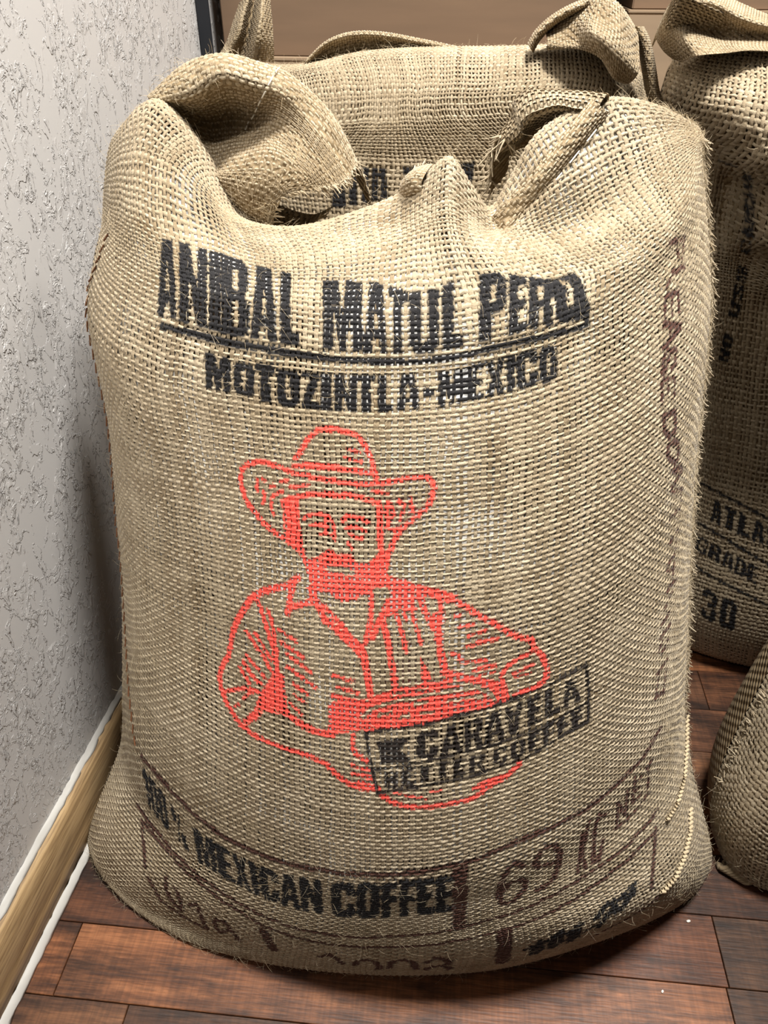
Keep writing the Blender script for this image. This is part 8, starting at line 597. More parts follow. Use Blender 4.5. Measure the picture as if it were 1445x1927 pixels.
 ["b","s",[[311.4,157.6],[313.7,160.7],[316.0,163.5],[318.3,166.1],[321.4,162.7],[324.4,158.8],[327.4,154.2],[329.8,145.6],[332.1,135.9]],4.7],
 ["b","s",[[343.1,131.7],[344.0,140.7],[344.9,149.0],[347.3,151.3],[349.8,153.5],[352.2,155.6],[354.9,153.9],[357.5,152.2],[360.1,150.4],[362.1,139.5],[364.1,127.4],[363.2,119.7],[362.2,111.2]],4.6],
 ["b","s",[[371.5,120.1],[372.2,131.1],[372.9,141.1],[373.6,150.2],[376.3,151.8],[379.0,153.4],[381.7,154.8],[384.4,151.7],[387.1,148.5],[389.7,145.0],[390.9,130.6],[392.3,114.1]],4.6],
 ["b","s",[[398.7,139.8],[400.5,144.2],[402.3,148.3],[404.0,152.2],[405.8,155.8],[408.0,152.8],[410.2,149.6],[412.4,146.2],[414.7,142.8],[414.1,134.8],[413.5,126.3],[411.4,126.1],[409.2,125.8],[407.0,125.5],[404.9,125.1],[403.0,120.4],[401.2,115.3],[399.4,109.9]],4.6],
 ["b","s",[[404.9,125.1],[407.5,124.1],[410.1,123.1],[412.7,122.0],[415.4,113.7],[418.4,104.5]],4.6],
 ["b","s",[[143.2,222.5],[144.5,218.7],[145.7,214.7],[146.9,210.6],[148.2,206.4],[150.4,203.6],[152.6,200.7],[154.8,197.6],[157.0,194.5],[160.2,192.7],[163.4,190.8],[166.5,188.8],[169.6,186.7],[172.7,184.6],[171.2,189.7],[169.7,194.7],[168.1,199.7],[165.4,204.2],[162.6,208.4],[159.7,212.5],[156.9,216.4]],4.1],
 ["b","s",[[178.4,201.3],[181.5,205.1],[184.6,208.7],[186.9,204.1],[189.2,199.3],[191.4,194.3],[193.6,189.2],[196.0,184.2],[198.3,179.2],[200.5,173.9],[202.7,168.5]],4.1],
 ["b","s",[[207.8,192.4],[209.0,187.4],[210.1,182.3],[211.2,177.2],[214.0,174.0],[216.7,170.7],[219.1,174.0],[221.4,177.3],[223.7,180.6],[225.9,180.8],[228.2,181.0]],4.1],
 ["b","s",[[207.8,192.4],[210.4,193.5],[213.1,194.5],[215.7,195.5],[218.1,193.0],[220.4,190.3],[222.7,187.6],[225.4,183.2],[228.0,178.7],[230.5,174.1],[233.0,169.3],[235.4,164.5]],4.0],
 ["b","s",[[615.2,812.6],[621.0,809.6],[627.6,805.9],[634.6,801.8],[641.5,797.4]],5.1],
 ["b","s",[[640.2,798.4],[639.9,795.5],[639.3,792.8],[638.6,790.2],[637.9,787.8],[637.1,785.4],[636.3,783.0]],3.6],
 ["b","s",[[631.2,787.2],[630.6,790.3],[630.0,793.4],[629.0,796.8]],3.1],
 ["b","s",[[618.8,782.1],[623.2,780.6],[627.7,779.1],[632.4,777.3],[637.4,775.4]],4.3],
 ["b","s",[[618.3,781.8],[615.8,780.5],[613.4,779.1],[611.0,777.7],[608.7,776.2]],2.7],
 ["b","s",[[605.9,770.3],[610.4,768.4],[614.9,766.4],[619.6,764.3],[624.4,762.0]],3.5],
 ["b","s",[[605.4,770.6],[605.0,768.1],[604.7,765.5],[604.3,763.1],[603.9,760.6],[603.6,758.2],[603.2,755.7],[602.8,753.3]],2.7],
 ["b","s",[[614.6,765.0],[614.4,762.2],[614.1,759.4],[613.8,756.7],[613.6,754.0],[613.3,751.3]],2.4],
 ["b","s",[[624.7,760.9],[624.6,758.0],[624.5,755.2],[624.4,752.4],[624.3,749.6],[624.2,746.7]],2.4],
 ["b","s",[[600.6,750.5],[605.1,747.6],[609.7,744.6],[614.5,741.5],[619.5,738.2],[624.7,734.8]],4.3],
 ["b","s",[[622.3,733.3],[618.7,733.4],[615.2,733.5],[611.7,733.5],[608.3,733.4],[605.0,733.3],[601.8,733.1],[598.6,732.9]],4.7],
 ["b","s",[[609.9,741.9],[609.0,740.1],[608.0,738.3],[607.1,736.5],[606.2,734.7]],2.8],
 ["b","s",[[595.6,714.8],[596.2,717.3],[596.8,719.8],[597.4,722.3],[598.0,724.9],[599.9,725.8],[601.9,726.8],[603.8,727.8]],3.9],
 ["b","s",[[598.2,712.2],[599.6,714.0],[601.0,715.7],[602.4,717.4],[603.9,719.1],[605.4,720.8],[606.8,722.4],[608.3,724.1],[612.2,722.8],[616.1,721.5],[615.7,718.9],[615.3,716.3],[614.9,713.7],[614.5,711.0],[612.4,710.5],[610.4,710.0],[608.4,709.4]],4.0],
 ["b","s",[[595.3,708.7],[599.8,706.6],[604.5,704.5],[609.3,702.2],[614.2,699.7]],3.2],
 ["b","s",[[594.8,707.9],[594.8,705.0],[594.9,702.0],[594.9,699.0],[595.1,696.0],[595.3,692.9],[595.5,689.9]],2.8],
 ["b","s",[[603.5,704.0],[603.5,701.5],[603.5,699.0],[603.6,696.5],[603.6,693.9],[603.7,691.4]],2.4],
 ["b","s",[[613.6,699.1],[613.4,696.3],[613.2,693.5],[613.1,690.6],[613.0,687.8],[613.0,684.9]],2.4],
 ["b","s",[[597.4,677.9],[601.7,676.8],[606.2,675.5],[610.7,674.1],[615.5,672.5]],4.1],
 ["b","s",[[597.7,678.3],[598.7,674.9],[599.7,671.5],[600.8,668.0],[601.9,664.5],[604.9,661.0],[608.1,657.4],[611.3,653.7],[614.0,653.8],[616.8,653.9],[619.6,653.9],[618.9,657.0],[618.2,660.2],[617.5,663.3],[616.8,666.4],[616.2,669.5],[615.5,672.5]],4.1],
 ["b","s",[[616.5,647.4],[613.8,646.9],[611.2,646.5],[608.6,645.9],[610.2,642.1],[611.8,638.3],[613.5,634.4],[619.1,629.6],[625.1,624.4],[627.2,625.4],[629.4,626.3],[631.7,627.2],[630.0,631.0],[628.5,634.9],[627.0,638.7],[621.6,643.2],[616.5,647.4]],4.2],
 ["b","s",[[638.7,612.7],[633.0,615.3],[627.6,617.6],[622.6,619.7],[617.8,621.5]],3.4],
 ["b","s",[[622.1,618.4],[627.9,615.2],[634.1,611.8],[640.8,608.0]],4.3],
 ["b","s",[[639.5,607.0],[636.5,606.6],[633.5,606.1],[630.6,605.6],[627.8,605.0],[625.2,604.4],[622.6,603.7]],4.3],
 ["b","s",[[624.6,599.9],[631.6,596.1],[639.2,591.8],[647.6,586.9]],3.5],
 ["b","s",[[645.2,583.6],[645.4,580.3],[645.6,577.0],[645.7,573.8],[645.9,570.5],[646.0,567.2],[646.0,563.9]],2.2],
 ["b","s",[[626.4,576.5],[630.5,576.2],[634.8,575.7],[639.3,575.1]],3.5],
 ["b","s",[[643.6,553.9],[640.4,553.9],[637.3,553.8],[634.4,553.6],[631.4,553.3],[628.6,553.0]],3.5],
 ["b","s",[[643.4,551.4],[643.1,548.5],[642.8,545.5],[642.5,542.5],[642.1,539.6],[641.8,536.6]],3.1],
 ["b","s",[[638.2,533.9],[635.3,533.7],[632.5,533.5],[629.7,533.2],[627.1,532.8]],3.1],
 ["b","s",[[640.8,525.0],[640.3,522.0],[639.8,519.0],[639.2,515.9],[638.7,512.8]],3.6],
 ["b","s",[[626.3,528.0],[631.1,525.2],[636.2,522.2],[641.6,518.9]],3.1],
 ["b","s",[[646.8,502.9],[641.2,505.2],[636.0,507.3],[631.1,509.1],[629.9,507.2],[628.7,505.4]],3.6],
 ["b","s",[[639.5,498.1],[636.9,497.1],[634.3,496.1],[631.8,495.1],[629.4,493.9],[627.0,492.7],[624.7,491.5]],2.7],
 ["b","s",[[635.3,481.3],[632.1,481.0],[629.1,480.5],[626.2,480.0],[623.4,479.4],[620.7,478.8]],3.2],
 ["b","s",[[637.6,464.9],[633.5,465.6],[629.7,466.1],[626.0,466.4],[622.5,466.6],[619.1,466.6]],4.1],
 ["b","s",[[634.8,450.9],[632.3,450.1],[629.9,449.2],[627.5,448.1],[625.2,447.1],[622.9,445.9]],3.7],
 ["b","s",[[623.3,459.9],[621.5,457.8],[619.7,455.8],[617.9,453.7]],3.2],
 ["b","s",[[634.8,429.5],[631.1,429.8],[627.5,430.0],[624.1,430.0],[620.7,429.9],[617.5,429.6]],4.2],
 ["b","s",[[632.5,419.9],[632.1,416.1],[631.7,412.3],[631.3,408.5],[630.9,404.7],[630.5,400.9],[630.1,397.0],[629.8,393.2]],3.3],
 ["b","s",[[620.2,425.3],[619.4,422.3],[618.6,419.2],[617.9,416.2],[617.1,413.1],[616.3,410.0],[615.5,406.8],[614.8,403.7],[614.0,400.6]],2.8],
 ["b","s",[[615.1,402.9],[619.7,400.6],[624.6,398.0],[629.7,395.0]],3.8],
 ["b","s",[[626.3,350.9],[622.9,351.6],[619.6,352.0],[616.3,352.4],[613.2,352.6],[610.1,352.7]],4.3],
 ["K","s",[[339.7,485.9],[343.2,486.5],[346.6,487.1],[350.0,487.6],[353.4,488.2],[356.6,488.6],[359.9,489.1],[363.0,489.5],[366.2,489.9],[369.2,490.3],[372.2,490.6],[375.2,491.0],[378.1,491.2],[381.0,491.5],[383.9,491.8],[386.8,492.0],[389.6,492.2],[392.4,492.8],[395.1,493.3],[397.9,493.9],[400.6,494.4],[403.3,494.9],[406.0,495.4],[408.7,495.8],[411.3,496.3],[413.9,496.7],[416.5,497.1],[419.0,497.4],[421.6,497.8],[424.1,498.1],[426.7,498.3],[429.4,498.6],[432.1,498.8],[434.9,499.0],[437.7,499.1],[440.6,499.3],[443.4,499.7],[446.1,500.1],[448.8,500.5],[451.6,500.9],[454.3,501.3],[457.0,501.6],[459.7,501.9],[462.5,502.2],[465.4,502.4],[468.2,502.6],[471.0,502.8],[473.9,503.0],[476.6,503.1],[479.4,503.2],[482.1,503.3],[484.7,503.3],[487.3,503.7],[490.0,504.1],[492.7,504.4],[495.5,504.7],[498.4,505.0],[501.3,505.2],[504.3,505.4],[507.3,505.6],[510.4,505.7],[513.5,505.7],[516.6,505.7],[519.8,505.7],[523.1,505.6]],2.9],
 ["K","s",[[351.3,428.8],[354.5,429.5],[357.8,430.2],[360.9,430.8],[364.0,431.3],[367.0,431.9],[370.0,432.4],[373.0,432.8],[375.9,433.3],[378.7,433.7],[381.6,434.0],[384.4,434.4],[387.2,434.7],[389.9,435.1],[392.6,435.5],[395.3,435.9],[398.0,436.2],[400.6,436.5],[403.2,436.8],[405.8,437.1],[408.4,437.3],[411.0,437.5],[413.5,437.6],[416.0,437.8],[418.5,437.8],[421.0,437.9],[423.4,437.9],[425.9,437.9],[428.5,437.9],[431.1,438.3],[433.8,438.6],[436.6,438.9],[439.4,439.2],[442.2,439.4],[445.1,439.6],[448.0,439.7],[450.8,439.9],[453.7,440.0],[456.5,440.0],[459.4,440.1],[462.4,440.1],[465.3,440.0],[468.3,439.9],[471.0,440.6],[473.6,441.3],[476.2,441.9],[478.7,442.5],[481.3,443.1],[483.7,443.7],[486.2,444.2],[488.8,444.7],[491.4,445.1],[494.1,445.5],[496.8,445.9],[499.6,446.2],[502.4,446.5],[505.3,446.8],[508.3,447.0],[511.2,447.2],[514.2,447.3],[517.2,447.4],[520.3,447.4],[523.5,447.4],[526.7,447.3]],3.0],
 ["K","s",[[339.7,485.9],[340.4,482.7],[341.0,479.6],[341.6,476.4],[342.2,473.2],[342.8,470.0],[343.4,466.8],[344.0,463.5],[344.6,460.3],[345.2,457.0],[345.9,453.9],[346.6,450.8],[347.3,447.8],[347.9,444.6],[348.6,441.5],[349.3,438.4],[349.9,435.2],[350.6,432.0],[351.3,428.8]],3.0],
 ["K","s",[[523.1,505.6],[523.6,501.7],[524.1,497.9],[524.6,494.0],[525.1,490.1],[525.6,486.2],[526.1,482.2],[526.6,478.3],[526.7,474.9],[526.7,471.5],[526.8,468.1],[526.8,464.6],[526.9,461.2],[526.9,457.7],[526.9,454.2],[527.0,450.6],[527.0,447.1]],3.0],
 ["K","s",[[347.5,450.9],[350.9,451.6],[354.1,452.3],[357.4,453.0],[360.6,453.6],[363.7,454.2],[366.7,454.7],[369.7,455.2],[372.7,455.7],[375.6,456.2],[378.5,456.6],[381.3,457.0],[384.2,457.4],[387.0,457.7],[389.8,458.0],[392.5,458.5],[395.2,459.1],[397.8,459.5],[400.5,460.0],[403.1,460.4],[405.8,460.8],[408.4,461.2],[410.9,461.5],[413.5,461.8],[416.0,462.1],[418.5,462.4],[420.9,462.6],[423.4,462.8],[425.9,463.0],[428.5,463.1],[431.1,463.2],[433.8,463.3],[436.6,463.3],[439.4,463.3],[442.2,463.3],[445.1,463.2],[448.0,463.6],[450.8,464.0],[453.6,464.3],[456.5,464.6],[459.4,464.8],[462.3,465.0],[465.2,465.2],[468.2,465.4],[471.2,465.5],[474.1,465.6],[477.0,465.6],[479.9,465.6],[482.7,465.6],[485.5,465.5],[488.0,465.9],[490.6,466.3],[493.3,466.7],[496.1,467.0],[498.9,467.3],[501.7,467.5],[504.6,467.7],[507.6,467.9],[510.5,468.0],[513.5,468.1],[516.6,468.1],[519.7,468.1],[522.9,468.0],[526.1,467.9]],2.6],
 ["K","p",[[[349.8,478.3],[354.0,478.9],[358.0,479.5],[362.0,480.0],[365.8,480.5],[369.6,480.9],[373.4,481.2],[377.0,481.6],[380.6,481.9],[378.4,479.2],[376.0,476.6],[373.7,473.9],[371.4,471.1],[374.1,468.1],[376.8,465.0],[379.4,461.8],[382.0,458.6],[378.3,458.6],[374.5,458.5],[370.6,458.4],[366.7,458.3],[362.7,458.0],[358.6,457.7],[354.4,457.4],[353.9,461.0],[353.4,464.5],[352.9,468.0],[351.8,471.5],[350.8,474.9]]],0],
 ["K","p",[[[384.4,464.3],[384.3,468.8],[384.3,473.3],[384.3,477.8],[384.3,482.2],[387.8,485.8],[393.0,486.6],[398.1,487.4],[401.5,484.8],[401.5,481.6],[401.5,478.4],[395.1,477.7],[395.0,482.1],[391.6,481.6],[391.6,476.7],[391.7,471.8],[391.7,466.8],[395.1,467.1],[395.1,472.1],[401.6,472.7],[401.6,469.1],[401.6,465.5],[398.2,462.1],[393.1,461.9],[387.9,461.5]]],0],
 ["K","p",[[[408.5,488.8],[413.8,489.6],[414.8,485.3],[415.7,481.0],[416.7,476.6],[417.7,472.1],[418.6,467.6],[419.5,463.1],[414.5,462.5],[413.9,465.3],[413.3,467.9],[409.3,467.7],[408.7,465.0],[408.2,462.3],[402.9,462.2],[403.8,466.7],[404.8,471.1],[405.7,475.5],[406.6,480.0],[407.6,484.4]],[[410.0,471.8],[412.6,471.9],[411.9,476.2],[411.2,480.5],[410.6,476.2]]],0],
 ["K","p",[[[420.7,463.2],[420.7,468.8],[420.6,474.3],[420.6,479.8],[420.5,485.3],[420.5,490.7],[425.7,491.4],[431.1,492.3],[434.3,490.2],[434.3,485.7],[434.4,481.1],[431.4,477.9],[432.7,473.6],[433.9,469.3],[435.2,464.9],[430.0,464.0],[429.1,467.7],[428.2,471.3],[427.3,475.0],[425.3,474.8],[425.4,469.2],[425.4,463.5]],[[425.3,479.7],[425.3,483.4],[425.2,487.0],[429.2,487.6],[429.3,483.9],[429.3,480.2]]],0],
 ["K","p",[[[440.8,494.0],[446.6,494.7],[447.6,490.2],[448.7,485.7],[449.8,481.1],[450.9,476.5],[452.0,471.8],[453.0,467.1],[447.5,466.5],[446.8,469.4],[446.2,472.2],[441.8,471.6],[441.2,468.7],[440.6,465.7],[435.2,464.9],[436.1,469.9],[437.1,474.8],[438.0,479.6],[438.9,484.4],[439.9,489.2]],[[442.5,476.0],[445.4,476.4],[444.6,480.9],[443.8,485.3],[443.2,480.7]]],0],
 ["K","p",[[[452.0,495.4],[457.7,496.2],[458.3,491.8],[458.8,487.3],[459.4,482.8],[459.9,478.2],[460.3,482.9],[460.7,487.6],[461.1,492.2],[461.5,496.8],[467.5,497.6],[466.8,492.8],[466.1,488.1],[465.3,483.3],[464.6,478.5],[463.9,473.6],[463.2,468.7],[456.9,467.7],[456.1,472.4],[455.3,477.0],[454.5,481.6],[453.6,486.2],[452.8,490.8]]],0],
 ["K","p",[[[471.4,469.7],[471.3,475.5],[471.2,481.2],[471.1,486.8],[471.0,492.4],[470.9,498.0],[476.6,498.5],[482.2,499.0],[482.3,494.0],[477.3,493.6],[477.4,490.5],[477.4,487.4],[481.8,487.8],[481.9,482.6],[477.5,482.2],[477.6,478.9],[477.7,475.5],[482.9,476.1],[483.1,471.0],[479.3,470.5],[475.4,470.1]]],0],
 ["K","p",[[[486.1,471.5],[485.9,477.2],[485.7,482.7],[485.6,488.3],[485.4,493.7],[485.2,499.2],[488.3,499.3],[491.5,499.4],[491.8,494.2],[492.0,488.8],[492.3,483.5],[492.5,478.1],[498.2,478.6],[498.5,473.3],[494.2,472.8],[490.0,472.2]]],0],
 ["K","p",[[[504.1,499.4],[509.8,499.1],[511.3,495.0],[512.8,490.9],[514.4,486.7],[516.0,482.6],[517.6,478.5],[519.3,474.3],[513.1,474.3],[512.2,476.8],[511.2,479.3],[506.7,479.2],[506.3,476.6],[505.8,473.9],[500.0,473.4],[500.7,478.0],[501.5,482.4],[502.1,486.7],[502.8,491.0],[503.5,495.3]],[[507.1,483.0],[510.1,483.1],[508.9,487.2],[507.8,491.2],[507.4,487.2]]],0],
 ["K","p",[[[358.7,432.7],[358.5,436.1],[358.2,439.4],[357.9,442.8],[357.6,446.1],[357.3,449.4],[360.7,450.2],[365.5,451.1],[368.4,450.4],[368.5,448.2],[368.7,445.9],[367.0,443.6],[369.3,442.7],[369.5,439.7],[369.7,436.8],[366.7,434.5],[362.1,433.4]],[[361.6,443.6],[361.5,445.7],[361.3,447.8],[363.7,448.3],[363.8,446.2],[363.9,444.1]],[[362.2,436.1],[362.0,438.6],[361.8,441.1],[364.4,441.7],[364.5,439.1],[364.7,436.6]]],0],
 ["K","p",[[[372.1,435.6],[371.9,438.9],[371.7,442.3],[371.6,445.6],[371.4,448.9],[371.2,452.2],[377.2,453.2],[383.0,454.1],[383.0,451.2],[377.9,450.4],[377.9,448.6],[378.0,446.7],[382.4,447.5],[382.5,444.4],[378.1,443.7],[378.2,441.7],[378.2,439.8],[383.5,440.7],[383.6,437.7],[379.8,437.0],[376.0,436.3]]],0],
 ["K","p",[[[385.0,454.4],[389.2,454.9],[393.4,455.4],[397.3,455.9],[397.3,452.7],[394.4,452.3],[394.4,449.1],[394.4,445.8],[394.4,442.5],[394.4,439.2],[391.4,438.8],[388.3,438.4],[388.3,441.7],[388.2,445.0],[388.2,448.3],[388.2,451.5],[385.1,451.1]]],0],
 ["K","p",[[[399.2,456.1],[403.1,456.6],[407.0,456.9],[410.8,457.2],[410.8,453.9],[408.0,453.7],[408.0,450.4],[408.0,447.1],[408.0,443.7],[408.0,440.4],[405.1,440.2],[402.1,439.9],[402.1,443.3],[402.1,446.6],[402.1,449.9],[402.1,453.2],[399.2,452.9]]],0],
 ["K","p",[[[413.2,440.6],[413.2,444.0],[413.2,447.4],[413.2,450.7],[413.2,454.1],[413.2,457.4],[417.7,457.6],[422.2,457.7],[422.3,454.7],[418.2,454.6],[418.2,452.8],[418.2,450.9],[421.7,451.0],[421.7,447.8],[418.2,447.8],[418.2,445.8],[418.2,443.8],[422.5,443.8],[422.5,440.7],[419.5,440.7],[416.4,440.7]]],0],
 ["K","p",[[[424.3,440.7],[424.3,444.1],[424.3,447.6],[424.2,451.0],[424.2,454.4],[424.2,457.7],[428.7,457.7],[433.3,458.1],[436.0,456.8],[436.1,454.1],[436.1,451.2],[433.5,449.2],[434.6,446.6],[435.6,443.9],[436.6,441.2],[432.3,440.6],[431.5,442.9],[430.8,445.1],[430.0,447.4],[428.3,447.5],[428.3,444.0],[428.3,440.5]],[[428.3,450.5],[428.3,452.8],[428.3,455.0],[431.7,455.1],[431.7,452.8],[431.7,450.6]]],0],
 ["K","p",[[[443.2,444.2],[443.2,447.5],[443.2,450.8],[443.2,454.1],[443.1,457.4],[445.5,459.8],[449.1,460.2],[452.7,460.5],[455.1,458.5],[455.1,456.3],[455.2,454.0],[450.6,453.7],[450.6,456.8],[448.2,456.6],[448.2,453.1],[448.3,449.5],[448.3,445.9],[450.7,446.1],[450.7,449.7],[455.2,450.0],[455.2,447.5],[455.2,445.0],[452.9,442.6],[449.3,442.4],[445.7,442.1]]],0],
 ["K","p",[[[457.9,445.1],[457.9,448.6],[457.9,451.9],[457.8,455.3],[457.8,458.7],[460.2,461.0],[463.9,461.2],[467.7,461.3],[470.1,459.5],[470.2,456.0],[470.2,452.6],[470.3,449.2],[470.3,445.7],[467.9,442.9],[464.1,443.0],[460.4,442.9]],[[463.0,446.6],[462.9,450.3],[462.9,454.0],[462.8,457.6],[465.1,457.6],[465.1,454.0],[465.2,450.3],[465.2,446.7]]],0],
 ["K","p",[[[473.1,443.9],[473.0,447.6],[473.0,451.3],[472.9,455.0],[472.8,458.6],[472.7,462.2],[477.3,463.0],[481.7,463.7],[481.9,460.2],[477.7,459.5],[477.9,455.9],[481.5,456.5],[481.6,453.1],[478.0,452.5],[478.1,450.0],[478.1,447.4],[478.2,444.8],[475.7,444.4]]],0],
 ["K","p",[[[484.7,445.9],[484.6,449.6],[484.4,453.2],[484.2,456.9],[484.0,460.5],[483.9,464.1],[488.5,464.7],[493.3,465.1],[493.6,461.6],[489.1,461.1],[489.3,457.5],[493.2,457.9],[493.5,454.6],[489.5,454.2],[489.7,451.6],[489.8,449.1],[490.0,446.6],[487.3,446.2]]],0],
 ["K","p",[[[497.1,447.2],[496.8,450.9],[496.5,454.5],[496.2,458.1],[495.9,461.7],[495.6,465.3],[500.8,465.6],[506.2,465.8],[506.6,462.6],[501.7,462.4],[501.9,460.5],[502.1,458.5],[506.4,458.6],[506.7,455.2],[502.4,455.1],[502.7,453.0],[502.9,450.8],[508.2,450.9],[508.6,447.6],[504.7,447.6],[500.9,447.4]]],0],
 ["K","p",[[[510.8,447.6],[510.3,451.3],[509.9,455.0],[509.4,458.6],[509.0,462.2],[508.5,465.8],[513.7,465.8],[519.1,465.6],[519.6,462.3],[514.7,462.5],[515.0,460.5],[515.3,458.5],[519.6,458.4],[520.1,455.0],[515.8,455.2],[516.1,453.0],[516.4,450.8],[521.8,450.6],[522.3,447.2],[518.3,447.4],[514.5,447.6]]],0],
]
PRINTS_B = [["k","p",[[[233.4,706.5],[233.8,711.3],[234.2,716.0],[234.6,720.7],[235.0,725.4],[235.2,730.0],[235.4,734.5],[235.5,738.9],[235.4,743.4],[235.1,747.9],[239.5,748.3],[243.7,748.6],[247.9,748.8],[248.2,744.3],[248.4,739.9],[248.4,735.4],[248.3,730.9],[248.1,726.4],[247.8,721.7],[247.6,717.1],[247.3,712.4],[247.0,707.6],[242.6,707.3],[238.0,706.9]]],0],["k","p",[[[250.1,710.1],[250.4,714.9],[250.7,719.7],[250.9,724.5],[251.1,729.1],[251.2,733.7],[251.2,738.3],[251.2,742.8],[250.9,747.4],[254.5,747.6],[258.0,747.9],[258.2,743.3],[258.3,738.7],[258.3,734.2],[258.2,729.6],[258.1,725.0],[257.9,720.2],[257.8,715.4],[257.6,710.6],[253.9,710.4]]],0],["k","p",[[[261.5,713.1],[261.7,717.8],[261.8,722.5],[261.9,727.1],[262.0,731.7],[262.0,736.2],[262.0,740.7],[261.9,745.1],[261.6,749.7],[265.1,749.9],[268.6,750.1],[268.8,745.5],[268.9,741.1],[269.0,736.6],[269.0,732.1],[268.9,727.6],[268.9,723.0],[268.8,718.3],[268.7,713.6],[265.1,713.3]]],0],["k","p",[[[269.7,715.8],[269.8,720.3],[269.8,724.6],[269.9,729.0],[269.9,733.2],[269.9,737.4],[269.8,741.6],[269.7,745.8],[269.5,750.1],[272.7,750.3],[276.0,750.5],[276.1,746.2],[276.2,742.0],[276.3,737.8],[276.3,733.6],[276.3,729.3],[276.3,725.0],[276.3,720.6],[276.3,716.2],[273.0,716.0]]],0],["k","p",[[[278.2,717.4],[278.2,722.2],[278.2,727.0],[278.1,731.7],[278.1,736.3],[278.0,740.8],[277.9,745.4],[277.8,750.0],[280.8,750.2],[283.7,750.3],[283.8,745.7],[283.9,741.1],[284.0,736.6],[284.1,732.0],[284.1,727.3],[284.2,722.6],[284.3,717.8],[281.2,717.6]]],0],["k","p",[[[297.5,752.0],[301.3,752.2],[305.2,752.3],[309.1,752.5],[313.0,752.6],[316.9,752.7],[316.7,748.5],[316.6,744.4],[314.3,744.3],[312.0,744.2],[312.1,740.0],[312.2,735.7],[312.4,731.4],[312.6,727.0],[312.9,722.6],[313.2,718.1],[310.1,717.9],[306.9,717.8],[303.8,717.7],[303.6,722.2],[303.4,726.6],[303.2,731.0],[303.0,735.3],[302.9,739.6],[302.9,743.8],[300.2,743.7],[297.4,743.6],[297.4,747.8]]],0],["k","p",[[[346.4,757.5],[350.4,758.2],[354.5,758.8],[358.6,759.5],[362.7,760.1],[360.9,755.7],[359.6,751.7],[358.5,747.8],[357.8,744.1],[357.2,740.3],[356.0,736.9],[354.9,733.5],[353.8,730.0],[351.1,729.9],[348.3,729.9],[347.4,734.4],[346.7,738.9],[346.2,743.4],[345.9,747.9],[345.9,752.5]]],0]]
